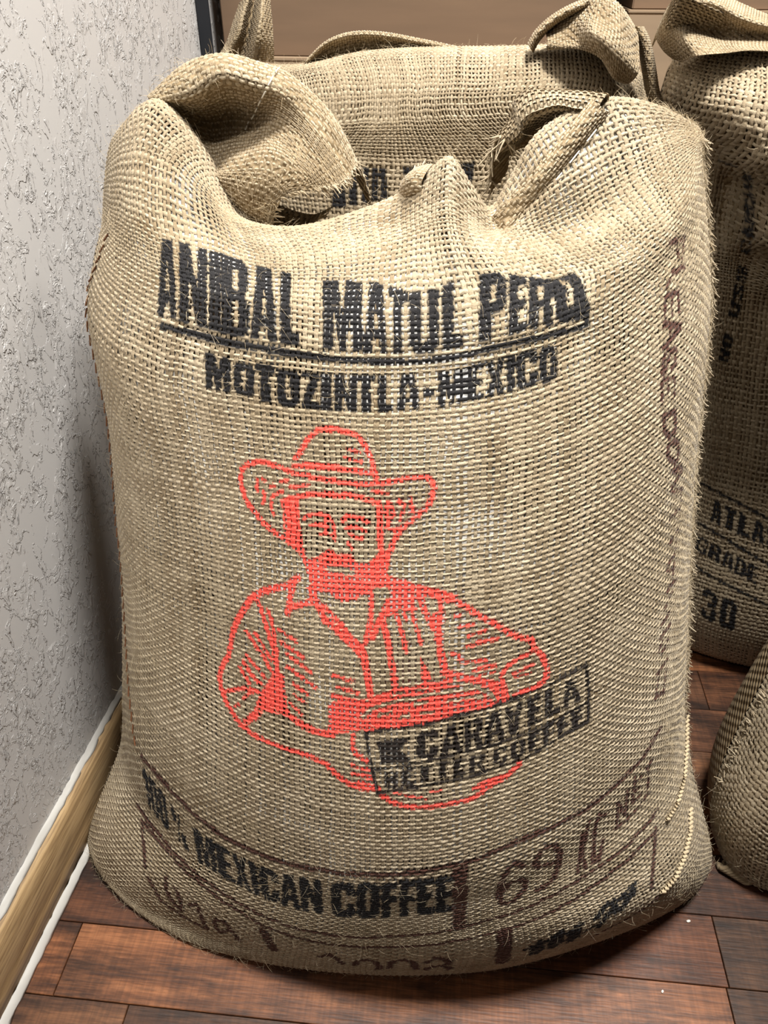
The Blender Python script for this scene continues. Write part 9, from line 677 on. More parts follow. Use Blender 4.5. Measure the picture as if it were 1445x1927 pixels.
PRINTS_C = [["k","p",[[[148.6,559.1],[145.3,559.4],[142.0,559.7],[138.7,560.0],[135.5,560.3],[132.3,560.6],[133.1,567.2],[136.2,568.3],[139.3,569.3],[142.5,570.2],[139.5,570.6],[136.5,571.0],[133.6,571.4],[134.3,577.1],[137.5,576.6],[140.8,576.1],[144.1,575.7],[147.4,575.2],[150.6,574.7],[149.9,568.8],[146.7,567.7],[143.5,566.7],[140.3,565.6],[143.3,565.3],[146.3,564.9],[149.3,564.6]]],0],["k","p",[[[148.9,577.1],[145.8,577.6],[142.7,578.1],[139.6,578.5],[136.5,579.0],[134.9,582.5],[135.6,587.4],[136.2,592.2],[138.6,595.0],[141.7,594.4],[144.8,593.8],[147.8,593.2],[150.9,592.5],[152.5,589.1],[151.9,584.5],[151.3,579.9]],[[148.5,583.7],[145.2,584.3],[141.9,584.8],[138.6,585.4],[139.0,588.3],[142.3,587.7],[145.5,587.1],[148.8,586.5]]],0],["k","p",[[[140.0,617.9],[141.3,625.3],[144.6,624.7],[147.8,624.1],[151.0,623.5],[154.1,622.8],[154.7,626.6],[151.6,627.2],[148.4,627.8],[145.2,628.4],[142.0,629.0],[143.3,636.4],[146.1,635.9],[148.9,635.4],[151.7,634.9],[154.4,634.4],[157.0,633.8],[158.3,629.7],[157.4,624.1],[156.6,618.3],[154.1,614.8],[151.3,615.4],[148.5,616.1],[145.7,616.7],[142.9,617.3]]],0],["k","p",[[[154.8,637.0],[157.8,636.4],[159.7,640.1],[160.5,647.0],[161.3,655.1],[160.7,661.7],[158.7,662.1],[156.6,662.6],[154.4,656.8],[152.1,651.5],[149.8,646.8],[147.9,647.2],[148.6,652.3],[150.6,651.8],[152.2,663.7],[149.1,664.5],[146.7,658.7],[145.5,650.2],[144.4,643.1],[145.4,638.7],[147.4,638.4],[149.4,638.0],[151.5,641.8],[153.7,645.9],[155.8,650.6],[158.3,650.0],[157.7,645.0],[155.9,645.5]]],0],["k","p",[[[148.2,672.2],[148.5,676.9],[148.9,681.7],[151.6,681.6],[154.2,681.6],[156.6,681.6],[159.0,681.7],[161.2,681.9],[163.3,682.2],[162.9,676.0],[161.7,675.9],[160.4,675.8],[160.1,671.6],[161.4,671.0],[162.6,670.3],[162.3,664.7],[160.2,665.8],[158.0,667.0],[155.7,668.2],[153.3,669.5],[150.8,670.8]],[[158.2,672.7],[158.4,675.8],[156.5,675.7],[154.5,675.7],[152.5,675.8],[154.4,674.7],[156.3,673.7]]],0],["k","p",[[[163.4,684.8],[161.0,685.2],[158.3,685.8],[155.5,686.6],[152.5,687.4],[149.3,688.4],[149.8,695.4],[150.1,702.5],[151.9,706.6],[154.2,705.9],[156.4,705.4],[157.7,702.2],[159.1,704.8],[161.6,704.4],[163.9,704.2],[163.8,696.7],[161.8,697.0],[159.6,697.4],[158.4,693.4],[160.3,693.0],[162.0,692.7],[163.7,692.4]],[[156.3,693.9],[154.5,694.5],[152.6,695.0],[152.8,699.1],[154.7,698.6],[156.5,698.1]]],0],["k","p",[[[160.2,735.7],[158.0,735.7],[155.6,735.8],[153.1,735.9],[150.5,736.1],[147.7,741.0],[145.9,747.6],[144.4,753.6],[144.7,757.7],[146.5,758.4],[148.2,752.5],[146.5,752.1],[149.0,743.9],[151.0,744.0],[152.9,744.2],[154.8,744.4],[156.6,744.6],[152.8,753.9],[151.2,753.4],[152.9,748.9],[151.4,748.6],[149.5,754.0],[147.9,759.0],[149.3,759.6],[150.6,760.2],[151.8,760.9],[155.2,752.1],[159.7,741.5]]],0],["k","p",[[[142.5,763.8],[141.9,768.3],[141.5,772.6],[142.7,773.9],[143.9,775.1],[145.1,776.4],[146.3,777.6],[147.5,778.8],[148.6,779.9],[149.0,774.8],[148.3,774.1],[147.6,773.4],[148.1,769.4],[148.9,769.5],[149.6,769.6],[151.0,763.5],[149.6,763.6],[148.2,763.6],[146.8,763.7],[145.4,763.7],[143.9,763.7]],[[146.9,769.4],[146.6,772.3],[145.7,771.3],[144.7,770.3],[143.8,769.2],[144.9,769.3],[145.9,769.3]]],0],["k","p",[[[148.5,781.7],[147.0,781.0],[145.6,780.2],[144.1,779.5],[142.7,778.8],[141.1,778.0],[140.6,782.5],[141.9,784.1],[143.1,785.7],[144.4,787.3],[143.0,786.6],[141.7,785.9],[140.3,785.2],[139.9,789.1],[141.4,789.8],[142.9,790.5],[144.3,791.3],[145.8,792.0],[147.2,792.7],[147.7,788.6],[146.5,786.9],[145.2,785.3],[144.0,783.6],[145.4,784.3],[146.7,784.9],[148.0,785.6]]],0],["k","p",[[[146.1,793.8],[144.8,793.1],[143.4,792.4],[142.1,791.7],[140.7,791.0],[139.5,792.8],[139.1,796.1],[138.6,799.6],[139.3,802.4],[140.2,802.9],[141.1,803.4],[141.6,799.0],[140.4,798.3],[140.7,796.0],[142.1,796.8],[143.6,797.5],[145.0,798.3],[144.6,800.6],[143.2,799.9],[142.6,804.3],[143.6,804.8],[144.5,805.4],[145.7,803.5],[146.2,800.0],[146.7,796.5]]],0],["k","p",[[[145.2,807.5],[143.8,806.7],[142.4,805.9],[141.0,805.1],[139.6,804.3],[138.2,803.5],[137.7,807.5],[139.1,808.4],[140.5,809.2],[139.7,813.6],[138.3,812.8],[136.9,811.9],[135.4,818.4],[136.7,819.3],[137.9,820.3],[139.1,821.2],[140.3,822.3],[141.4,823.3],[143.5,816.4],[142.6,815.7],[141.8,815.1],[140.8,814.4],[141.7,810.0],[142.6,810.6],[143.6,811.2],[144.5,811.8]]],0],["k","p",[[[139.5,825.8],[138.5,824.8],[137.4,823.8],[136.3,822.8],[135.2,821.9],[132.4,826.3],[127.6,835.9],[123.7,842.4],[122.9,842.4],[124.4,842.4],[125.9,842.4],[126.7,842.4],[128.2,842.4],[130.5,842.4],[133.2,840.5],[137.8,831.8]],[[133.4,837.0],[132.4,836.0],[131.3,834.9],[130.2,833.9],[127.2,839.7],[128.3,840.6],[129.5,841.4],[130.7,842.2]]],0],["k","p",[[[126.7,842.4],[127.4,842.4],[127.4,842.4],[125.2,842.4],[123.7,842.4],[122.1,842.4],[121.4,842.4],[120.6,842.4],[120.6,842.4],[121.4,842.4],[121.4,842.4],[120.6,842.4],[119.9,842.4],[120.6,842.4],[118.4,842.4],[117.6,842.4],[118.4,842.4],[119.1,842.4],[120.6,842.4],[122.1,842.4],[122.9,842.4],[123.7,842.4],[123.7,842.4],[122.9,842.4],[122.9,842.4],[123.7,842.4],[125.2,842.4],[124.4,842.4]]],0],["k","p",[[[96.9,350.2],[96.4,357.0],[95.9,363.8],[95.5,370.5],[95.0,377.1],[94.6,383.8],[97.5,383.7],[100.4,383.6],[101.2,378.1],[102.1,372.5],[102.9,366.9],[103.0,372.5],[103.2,378.0],[103.4,383.5],[106.4,383.3],[109.4,383.1],[109.7,376.5],[110.1,369.9],[110.4,363.3],[110.8,356.6],[111.2,349.8],[107.1,350.0],[106.7,356.8],[106.3,363.5],[105.9,370.1],[105.7,365.2],[105.5,360.2],[105.3,355.1],[105.2,350.1],[102.8,350.2],[102.0,355.2],[101.1,360.3],[100.3,365.4],[99.5,370.4],[100.0,363.7],[100.4,357.0],[100.9,350.2]]],0],["k","p",[[[113.0,353.9],[112.6,360.2],[112.3,366.5],[111.9,372.7],[111.6,378.9],[114.4,382.7],[118.9,382.3],[123.4,381.9],[126.6,377.5],[126.8,371.4],[127.1,365.2],[127.3,359.0],[127.6,352.8],[124.8,348.9],[120.5,349.3],[116.1,349.6]],[[118.8,356.1],[118.5,362.7],[118.2,369.3],[117.9,375.9],[120.5,375.7],[120.8,369.1],[121.1,362.5],[121.4,355.8]]],0],["k","p",[[[152.0,378.6],[156.5,377.9],[161.1,377.2],[161.9,371.7],[162.6,366.2],[163.4,360.8],[164.2,355.2],[165.0,349.7],[165.8,344.2],[159.5,345.2],[159.2,348.5],[158.8,351.8],[155.0,352.3],[154.8,349.1],[154.5,345.8],[148.9,346.5],[149.4,351.9],[149.9,357.3],[150.4,362.7],[150.9,368.0],[151.5,373.3]],[[155.4,357.2],[158.3,356.8],[157.7,361.2],[157.2,365.5],[156.6,369.9],[156.2,365.7],[155.8,361.4]]],0],["k","p",[[[167.5,375.8],[172.9,374.4],[178.2,373.0],[183.3,371.6],[183.5,365.4],[179.7,366.4],[179.9,360.2],[180.1,353.9],[180.3,347.6],[180.5,341.3],[176.4,342.1],[172.2,343.0],[172.1,349.4],[171.9,355.8],[171.8,362.2],[171.7,368.5],[167.6,369.4]]],0],["k","p",[[[186.6,339.9],[186.3,346.2],[186.1,352.4],[185.8,358.7],[185.6,364.8],[185.4,371.0],[189.6,369.7],[193.8,368.4],[194.1,362.4],[194.4,356.3],[194.7,350.2],[195.0,344.0],[201.9,342.1],[202.2,336.0],[197.0,337.4],[191.8,338.7]]],0],["k","p",[[[206.0,364.6],[210.0,363.2],[214.0,361.8],[214.9,356.8],[215.8,351.6],[216.8,346.5],[217.7,341.4],[218.7,336.2],[219.7,331.1],[214.5,332.6],[213.9,335.7],[213.4,338.8],[209.8,339.9],[209.7,337.0],[209.6,334.0],[204.3,335.4],[204.6,340.4],[204.9,345.3],[205.2,350.1],[205.4,355.0],[205.7,359.8]],[[209.9,344.3],[212.6,343.5],[211.9,347.6],[211.2,351.7],[210.5,355.8],[210.3,352.0],[210.1,348.1]]],0],["k","p",[[[221.0,339.4],[221.5,333.4],[224.8,329.5],[227.8,328.6],[229.8,327.9],[230.8,330.4],[230.3,334.9],[229.9,339.3],[228.3,342.6],[226.8,346.0],[225.3,349.4],[225.0,353.0],[226.2,352.6],[226.5,348.9],[229.1,348.0],[228.5,353.8],[227.0,357.2],[225.2,357.9],[222.4,358.9],[219.6,357.0],[219.9,353.4],[220.2,349.7],[223.4,345.8],[225.9,342.1],[227.5,338.7],[227.9,333.5],[226.6,334.0],[226.3,337.7]]],0],["k","p",[[[239.1,328.3],[238.5,333.8],[237.8,339.3],[237.1,344.7],[236.5,350.2],[237.3,353.3],[239.2,352.6],[241.0,351.9],[242.7,347.8],[243.2,344.2],[243.7,340.6],[241.3,341.5],[240.7,346.5],[239.4,347.0],[240.1,341.2],[240.9,335.4],[241.6,329.5],[242.9,329.1],[242.2,334.9],[244.6,334.0],[245.2,330.0],[245.8,326.0],[244.9,322.8],[242.9,323.5],[240.9,324.2]]],0],["k","p",[[[246.7,325.6],[245.9,331.1],[245.1,336.6],[244.3,342.0],[243.6,347.5],[244.3,350.6],[246.2,349.8],[248.0,349.1],[249.8,345.0],[250.7,339.6],[251.5,334.2],[252.4,328.7],[253.3,323.2],[252.6,320.0],[250.5,320.7],[248.5,321.5]],[[249.0,326.9],[248.2,332.7],[247.3,338.5],[246.5,344.3],[247.6,343.9],[248.5,338.1],[249.3,332.3],[250.2,326.4]]],0],["k","p",[[[130.7,301.8],[130.9,306.0],[131.1,310.3],[131.4,314.5],[131.7,318.6],[135.9,320.8],[142.3,319.8],[148.7,318.8],[152.8,315.2],[152.5,310.5],[146.2,311.7],[146.4,315.5],[138.2,316.8],[138.0,313.0],[137.8,309.2],[137.5,305.4],[137.3,301.6],[145.6,300.0],[145.8,304.2],[141.4,305.0],[141.6,308.4],[147.0,307.5],[152.4,306.5],[152.2,302.6],[152.1,298.6],[151.9,294.7],[143.2,296.5],[134.6,298.2]]],0],["k","p",[[[154.8,294.1],[154.9,298.8],[155.1,303.5],[155.3,308.2],[155.5,312.9],[155.7,317.5],[162.7,316.1],[169.0,314.5],[172.9,311.0],[172.8,307.4],[172.7,303.8],[170.3,302.1],[172.7,298.9],[172.6,294.0],[172.6,289.0],[166.4,291.0],[166.5,295.3],[166.5,299.5],[162.8,302.3],[162.7,299.0],[162.6,295.5],[162.5,292.1]],[[162.9,305.9],[162.9,308.9],[163.0,311.8],[166.8,310.9],[166.7,307.9],[166.6,304.9]]],0],["k","p",[[[178.5,311.8],[182.6,310.6],[186.6,309.3],[187.2,305.0],[187.7,300.6],[188.3,296.1],[188.9,291.7],[189.5,287.2],[190.1,282.6],[184.9,284.6],[184.6,287.3],[184.3,289.9],[180.6,291.2],[180.3,288.8],[180.0,286.4],[174.7,288.3],[175.3,292.2],[175.9,296.2],[176.6,300.1],[177.2,304.0],[177.8,307.9]],[[181.1,294.9],[183.8,293.9],[183.4,297.4],[182.9,300.9],[182.5,304.4],[182.0,301.2],[181.5,298.0]]],0],["k","p",[[[192.1,281.9],[192.0,287.1],[192.0,292.3],[191.9,297.4],[191.9,302.5],[191.9,307.6],[196.4,306.2],[200.9,304.7],[202.9,302.2],[204.9,299.6],[205.0,295.0],[205.2,290.4],[205.4,285.8],[205.6,281.2],[203.7,279.9],[201.7,278.6],[196.9,280.3]],[[197.5,285.3],[197.3,290.5],[197.2,295.7],[197.1,300.9],[199.7,300.0],[199.9,294.8],[200.0,289.6],[200.2,284.4]]],0],["k","p",[[[207.6,276.5],[207.4,281.9],[207.1,287.1],[206.9,292.4],[206.7,297.7],[206.5,302.9],[212.6,300.7],[218.8,298.4],[219.1,293.7],[213.5,295.7],[213.7,292.8],[213.8,289.9],[218.8,288.1],[219.1,283.1],[214.1,285.0],[214.3,281.8],[214.6,278.7],[220.7,276.3],[221.1,271.4],[216.6,273.2],[212.1,274.9]]],0],["k","p",[[[236.5,291.4],[238.5,290.5],[240.4,289.6],[241.2,284.8],[242.0,280.1],[242.8,275.3],[243.6,270.5],[244.5,265.7],[245.3,260.8],[242.8,262.1],[242.3,265.0],[241.8,267.9],[240.0,268.7],[240.2,266.0],[240.4,263.2],[237.9,264.4],[237.6,269.0],[237.4,273.5],[237.1,278.0],[236.9,282.5],[236.7,287.0]],[[239.8,272.8],[241.1,272.2],[240.5,276.0],[239.8,279.8],[239.2,283.6],[239.4,280.0],[239.6,276.4]]],0],["k","p",[[[253.1,283.4],[255.1,282.4],[257.1,281.4],[258.0,276.6],[258.8,271.8],[259.7,267.0],[260.6,262.1],[261.5,257.2],[262.4,252.2],[259.8,253.5],[259.3,256.5],[258.8,259.5],[257.0,260.4],[257.2,257.6],[257.4,254.8],[254.9,256.1],[254.5,260.7],[254.2,265.3],[253.9,269.9],[253.7,274.4],[253.4,278.9]],[[256.7,264.5],[258.0,263.8],[257.3,267.7],[256.6,271.6],[255.9,275.4],[256.2,271.8],[256.4,268.2]]],0],["k","p",[[[163.0,202.5],[168.1,193.1],[174.3,191.4],[180.4,189.5],[183.8,196.8],[183.2,203.7],[182.6,210.5],[178.0,217.1],[181.5,221.1],[180.8,227.6],[180.2,234.0],[175.6,242.6],[169.6,244.3],[163.2,245.8],[159.2,239.3],[160.0,231.7],[167.9,230.0],[167.3,236.3],[173.0,234.8],[173.6,228.5],[174.3,222.0],[169.6,223.3],[170.3,215.4],[175.0,214.1],[175.7,207.3],[176.3,200.5],[170.5,202.1],[169.9,208.9],[162.3,210.7]]],0],["k","p",[[[189.0,194.3],[188.1,204.7],[187.1,214.7],[186.1,224.5],[185.1,234.1],[188.6,239.7],[194.8,238.6],[200.8,237.4],[205.5,230.5],[206.5,221.1],[207.6,211.4],[208.6,201.4],[209.6,191.2],[206.0,184.7],[199.8,185.7],[193.6,186.6]],[[197.1,197.3],[196.1,208.2],[195.0,218.7],[193.9,228.9],[197.6,228.3],[198.7,218.1],[199.8,207.6],[200.8,196.8]]],0],["k","s",[[89.5,396.5],[94.3,396.5],[99.2,396.4],[104.0,396.2],[109.0,395.9],[114.0,395.5],[119.0,395.1],[123.9,394.7],[129.0,394.2],[134.4,393.6],[140.1,392.6],[145.9,391.6],[151.6,390.6],[157.1,389.5],[162.1,388.4],[166.7,387.3],[171.0,386.1],[175.2,384.9],[179.3,383.7],[183.3,382.4],[187.4,381.1],[191.3,379.8],[195.3,378.5],[199.3,377.1],[203.2,375.7],[207.1,374.3],[211.0,372.9],[214.9,371.4],[218.8,370.0],[222.0,368.6],[225.3,367.2],[228.6,365.8],[231.9,364.3],[235.2,362.9],[238.4,361.5]],4.1],["k","s",[[96.9,343.2],[101.4,342.7],[106.0,342.2],[110.6,341.6],[115.2,341.0],[119.8,340.3],[124.4,339.6],[129.1,338.7],[134.2,337.9],[139.5,337.0],[145.0,336.0],[150.6,334.8],[156.0,333.6],[161.0,332.4],[165.6,331.1],[169.9,329.7],[174.0,328.3],[178.0,326.9],[182.0,325.5],[186.0,324.0],[189.9,322.5],[193.8,321.0],[197.7,319.5],[201.6,317.9],[205.4,316.3],[209.3,314.7],[213.1,313.0],[216.9,311.3],[220.8,309.6],[224.6,307.9],[228.4,306.1],[231.8,304.4],[235.2,302.8],[238.6,301.1],[242.1,299.4],[245.5,297.6],[248.9,295.9]],4.2],["k","s",[[106.6,282.7],[111.4,281.5],[116.3,280.2],[121.1,278.9],[126.0,277.5],[131.0,276.0],[136.5,274.5],[142.2,272.9],[148.0,271.3],[153.7,269.6],[159.0,267.9],[164.1,267.0],[168.8,266.1],[173.2,265.0],[177.5,264.0],[181.7,262.9],[186.0,261.7],[190.2,260.6],[194.4,259.3],[198.5,258.1],[202.7,256.8],[206.8,255.5],[210.9,254.2],[215.0,252.8],[219.1,251.3],[223.2,249.9],[227.3,248.3],[231.4,246.8],[235.5,245.1],[239.6,243.5],[243.8,241.8],[248.0,240.1],[252.2,238.3],[256.4,236.5],[260.6,234.7]],4.3],["k","s",[[104.8,842.4],[105.5,842.4],[107.0,842.4],[108.5,842.4],[108.3,842.4],[110.0,842.4],[112.3,842.4],[114.6,842.4],[116.9,842.4],[119.1,842.4]],2.2]]
SEAMS = {"left": [[44.9, 846.1], [37.2, 837.0], [31.5, 828.6], [28.5, 821.5], [26.4, 815.0], [23.9, 809.0], [21.3, 803.3], [18.4, 797.8], [15.4, 792.9], [12.8, 788.7], [9.2, 784.5], [3.6, 779.7], [4.2, 777.0], [4.7, 774.3], [4.8, 771.5], [4.5, 768.5], [2.0, 765.1], [-0.4, 761.2], [-0.4, 757.7], [-0.4, 754.8], [-0.4, 751.9], [-0.4, 748.9], [-0.4, 746.0], [-0.4, 743.1], [-0.4, 740.2], [-0.4, 737.3], [-0.4, 734.3], [-0.4, 731.4], [-0.4, 728.5], [-0.4, 724.6], [-0.4, 721.7], [-0.4, 717.8], [-0.4, 714.9], [-0.4, 711.0], [-0.4, 707.1], [-0.4, 703.2], [-0.4, 699.3], [-0.4, 695.4], [-0.4, 691.5], [-0.4, 687.6], [-0.4, 682.8], [-0.4, 678.9], [-0.4, 674.0], [-0.4, 669.1], [-0.4, 665.2], [-0.4, 660.4], [-0.4, 655.5], [-0.4, 650.6], [-0.4, 645.8], [-0.4, 640.9], [-0.4, 636.0], [-0.4, 631.2], [-0.4, 625.3], [-0.4, 620.5], [-0.4, 615.6], [-0.4, 609.8], [-0.4, 604.9], [-0.4, 600.0], [-0.4, 594.2], [-0.4, 588.3], [-0.4, 583.6], [2.9, 579.4], [6.4, 575.2], [9.9, 570.9], [13.2, 566.3], [16.3, 561.2], [16.6, 553.4], [15.9, 544.5], [15.7, 535.3], [15.8, 526.4], [16.4, 518.6], [17.4, 511.4], [18.4, 503.9], [19.5, 496.5], [19.7, 487.1], [20.3, 479.3], [21.1, 472.2], [22.2, 465.9], [23.3, 460.1], [24.5, 454.8], [25.8, 449.8], [27.1, 444.9], [28.4, 440.2], [29.8, 435.6], [31.2, 431.1], [32.5, 426.7], [33.9, 422.4], [35.3, 418.0], [36.7, 413.7], [38.1, 409.3], [39.4, 405.0], [40.7, 400.6], [41.9, 396.1], [43.1, 391.6], [44.3, 387.1], [45.5, 382.6], [47.6, 379.1], [49.6, 375.4], [51.4, 371.6], [53.2, 367.6], [54.9, 363.6], [56.5, 359.4], [58.0, 355.2], [59.6, 351.0], [61.0, 346.7], [62.5, 342.3], [65.8, 340.0], [69.0, 337.5], [72.1, 334.8], [75.0, 332.0]], "right_low_a": [[724.5, 271.3], [722.0, 268.5], [719.3, 265.8], [716.5, 263.2], [713.6, 260.7], [710.7, 258.1], [707.7, 255.5], [704.0, 253.8], [700.4, 252.0], [697.0, 250.1], [693.7, 248.0], [690.4, 245.9], [687.1, 243.8], [683.8, 241.6], [678.0, 241.7], [672.7, 241.3], [667.9, 240.5], [663.7, 239.1], [659.7, 237.4], [656.0, 235.4], [650.4, 235.8], [645.2, 235.8], [640.2, 235.5], [635.4, 235.1], [630.8, 234.5]], "right_low_b": [[683.5, 206.7], [679.6, 203.6], [675.7, 200.3], [671.9, 196.9], [668.4, 193.2], [663.7, 191.4], [659.3, 189.3], [655.2, 186.9], [651.4, 184.3], [647.7, 181.5], [644.1, 178.6], [639.4, 176.6], [634.9, 174.5], [630.5, 172.1], [626.2, 169.6], [622.2, 167.0], [617.1, 166.4], [612.2, 165.5], [607.4, 164.5], [602.8, 163.3], [598.4, 161.8]]}

A_ = np.array
# ------------------------------------------------------------------ printing inks (in millimetres of cloth, on the cloth's own thread grid)
INK = {'r': srgb(252, 88, 76), 'k': srgb(20, 20, 24), 'b': srgb(70, 34, 27), 'K': srgb(22, 14, 16)}
def ink_sampler(prints, Ls, Lt, res=2.0):
    w, h = int(Ls*1000*res)+8, int(Lt*1000*res)+8
    img = np.zeros((h, w, 4), np.float32)
    def stroke(pts, wd):
        m = np.zeros((h, w), bool); p = A_(pts)*res; r = max(wd*res/2, .8)
        for a, b in zip(p[:-1], p[1:]):
            lo = np.floor(np.minimum(a, b)-r-1).astype(int); hi = np.ceil(np.maximum(a, b)+r+2).astype(int)
            x0, y0 = max(lo[0], 0), max(lo[1], 0); x1, y1 = min(hi[0], w), min(hi[1], h)
            if x1 <= x0 or y1 <= y0: continue
            X, Y = np.meshgrid(np.arange(x0, x1), np.arange(y0, y1)); d = b-a
            t = np.clip(((X-a[0])*d[0]+(Y-a[1])*d[1])/max(d@d, 1e-6), 0, 1)
            m[y0:y1, x0:x1] |= (X-a[0]-t*d[0])**2+(Y-a[1]-t*d[1])**2 <= r*r
        return m
    def poly(polys):
        m = np.zeros((h, w), bool)
        for pts in polys:
            p = A_(pts)*res; lo = np.floor(p.min(0)).astype(int); hi = np.ceil(p.max(0)).astype(int)+1
            x0, y0 = max(lo[0], 0), max(lo[1], 0); x1, y1 = min(hi[0], w), min(hi[1], h)
            if x1 <= x0 or y1 <= y0: continue
            X, Y = np.meshgrid(np.arange(x0, x1)+.01, np.arange(y0, y1)+.013); c = np.zeros(X.shape, bool)
            for a, b in zip(p, np.roll(p, -1, 0)):
                if a[1] == b[1]: continue
                c ^= ((a[1] > Y) != (b[1] > Y)) & (X < (b[0]-a[0])*(Y-a[1])/(b[1]-a[1])+a[0])
            m[y0:y1, x0:x1] ^= c
        return m
    for col, kind, pts, wd in prints:
        m = stroke(pts, wd*(1.3 if col == 'b' else 1.06)) if kind == 's' else poly(pts)
        q = np.concatenate([A_(x) for x in (pts if kind == 'p' else [pts])])*res; e = 12
        sl = (slice(max(int(q[:, 1].min())-e, 0), int(q[:, 1].max())+e), slice(max(int(q[:, 0].min())-e, 0), int(q[:, 0].max())+e))
        img[sl][m[sl]] = (0, 0, 0, 0) if col == 'x' else (*INK[col], {'r': .97, 'k': .985, 'b': .93, 'K': .96}[col])
    def f(ST):
        x = np.clip((ST[:, 0]*Ls*1000*res).round().astype(int), 0, w-1); y = np.clip((ST[:, 1]*Lt*1000*res).round().astype(int), 0, h-1)
        return img[y, x]
    return f
def no_ink(ST): return np.zeros((len(ST), 4), np.float32)
# ------------------------------------------------------------------ strands, stitches, fringes
def strands(name, lines, rad, parent, material, sides=3, kind='stuff', tone=None, taper=.5, label=None):
    """lines (n,k,3) -> thin tubes joined into one mesh"""
    lines = A_(lines); n, k = lines.shape[:2]
    T = unit(np.gradient(lines, axis=1)); ref = A_([.31, .57, .76]); U = unit(np.cross(T, ref)); W = np.cross(T, U)
    r = np.broadcast_to(A_(rad, dtype=float).reshape(-1, 1), (n, k))*np.linspace(1, taper, k)[None]
    ang = np.arange(sides)*2*PI/sides
    V = lines[:, :, None]+r[..., None, None]*(U[:, :, None]*np.cos(ang)[:, None]+W[:, :, None]*np.sin(ang)[:, None])
    i = np.arange(k-1)[:, None]; j = np.arange(sides)[None]; p = i*sides+j; q = i*sides+(j+1) % sides
    F = np.stack([x.ravel() for x in (p, q, q+sides, p+sides)], 1)
    F = (F[None]+(np.arange(n)*k*sides)[:, None, None]).reshape(-1, 4)
    tn = np.repeat(tone if tone is not None else np.random.default_rng(2).uniform(.4, .95, n), k*sides)
    me = np_mesh(name, V.reshape(-1, 3), F, True, {'tone': ('FLOAT', tn), 'ink': ('FLOAT_COLOR', np.zeros((len(V.reshape(-1, 3)), 4)))})
    return link(name, me, material, parent, kind=kind, label=label)
def frame_at(ctrl, par, s, t, flip=False):
    """points and normals at scattered thread coordinates"""
    u = np.interp(s, par[0][0], par[0][1]); v = np.interp(t, par[1][0], par[1][1])
    Bu, Du = cr_basis(ctrl.shape[1], u); Bv, Dv = cr_basis(ctrl.shape[0], v)
    P = np.einsum('nr,rcx,nc->nx', Bv, ctrl, Bu); A = np.einsum('nr,rcx,nc->nx', Bv, ctrl, Du); B = np.einsum('nr,rcx,nc->nx', Dv, ctrl, Bu)
    return P, unit(np.cross(A, B))*(-1 if flip else 1), unit(A), unit(B)
def fuzz(name, ctrl, par, n, parent, seed=4, length=(.004, .013), rad=.00013, t0=0., t1=1., flip=False, s0=0.):
    r = np.random.default_rng(seed)
    P, Nn, A, B = frame_at(ctrl, par, r.uniform(s0, 1, n), r.uniform(t0, t1, n), flip)
    d = unit(A*r.standard_normal((n, 1))+B*r.standard_normal((n, 1))+Nn*r.uniform(.1, .9, (n, 1)))
    e = unit(A*r.standard_normal((n, 1))+B*r.standard_normal((n, 1))-.3*Nn)
    L = r.uniform(*length, (n, 1)); k = np.linspace(0, 1, 4)
    X = P[:, None]+Nn[:, None]*.0012+d[:, None]*(L[:, None]*k[:, None])+e[:, None]*(L[:, None]*.45*(k**2)[:, None])
    return strands(name, X, rad, parent, M_FIBRE, 3)
def fringe(name, P, D, Nn, n, parent, seed, length=(.006, .012), rad=(.0006, .0011), spread=.35, material=None):
    """ragged thread ends along an edge: P, D, Nn sampled edge points, outward and normal directions"""
    r = np.random.default_rng(seed); x = np.sort(r.uniform(0, len(P)-1.001, n)); i = x.astype(int); f = (x-i)[:, None]
    p = P[i]*(1-f)+P[i+1]*f; d = unit(D[i]*(1-f)+D[i+1]*f); nn = Nn[i]
    d = unit(d+spread*r.standard_normal((n, 3))); b = unit(r.standard_normal((n, 3)))
    L = r.uniform(*length, (n, 1)); k = np.linspace(0, 1, 6)
    X = p[:, None]+d[:, None]*(L[:, None]*k[:, None])+b[:, None]*(L[:, None]*.30*(k**2)[:, None])
    return strands(name, X, r.uniform(*rad, n), parent, material or M_BURLAP, 5, tone=r.uniform(.35, .95, n), taper=.35)
def dashes(name, pts, parent, material, dash=.007, gap=.004, rad=.0008, slant=0., label=None, closed=False):
    """running stitches along a path of surface points"""
    pts = A_(pts); seg = np.linalg.norm(np.diff(pts, axis=0), axis=1); s = np.concatenate([[0], np.cumsum(seg)])
    out = []; x = 0.
    while x+dash < s[-1]:
        q = np.linspace(x, x+dash, 5); p = np.stack([np.interp(q, s, pts[:, c]) for c in range(3)], 1)
        t = unit(p[-1]-p[0]); side = unit(np.cross(t, A_([0, -1, .3])))
        p = p+side*np.linspace(-slant, slant, 5)[:, None]
        out.append(p); x += dash+gap
    return strands(name, out, rad, parent, material, 6, taper=.9, label=label)
M_FIBRE = burlap_material('loose_fibres', (205, 184, 148), (232, 216, 186), (170, 144, 106))
M_WHITE_THREAD = plain_material('white_stitching', (226, 222, 212), .5)
M_BROWN_THREAD = plain_material('brown_stitching', (112, 74, 48), .8)
M_PALE_THREAD = plain_material('pale_seam_cord', (196, 178, 146), .8)
M_DARKCLOTH = M_CLOTH

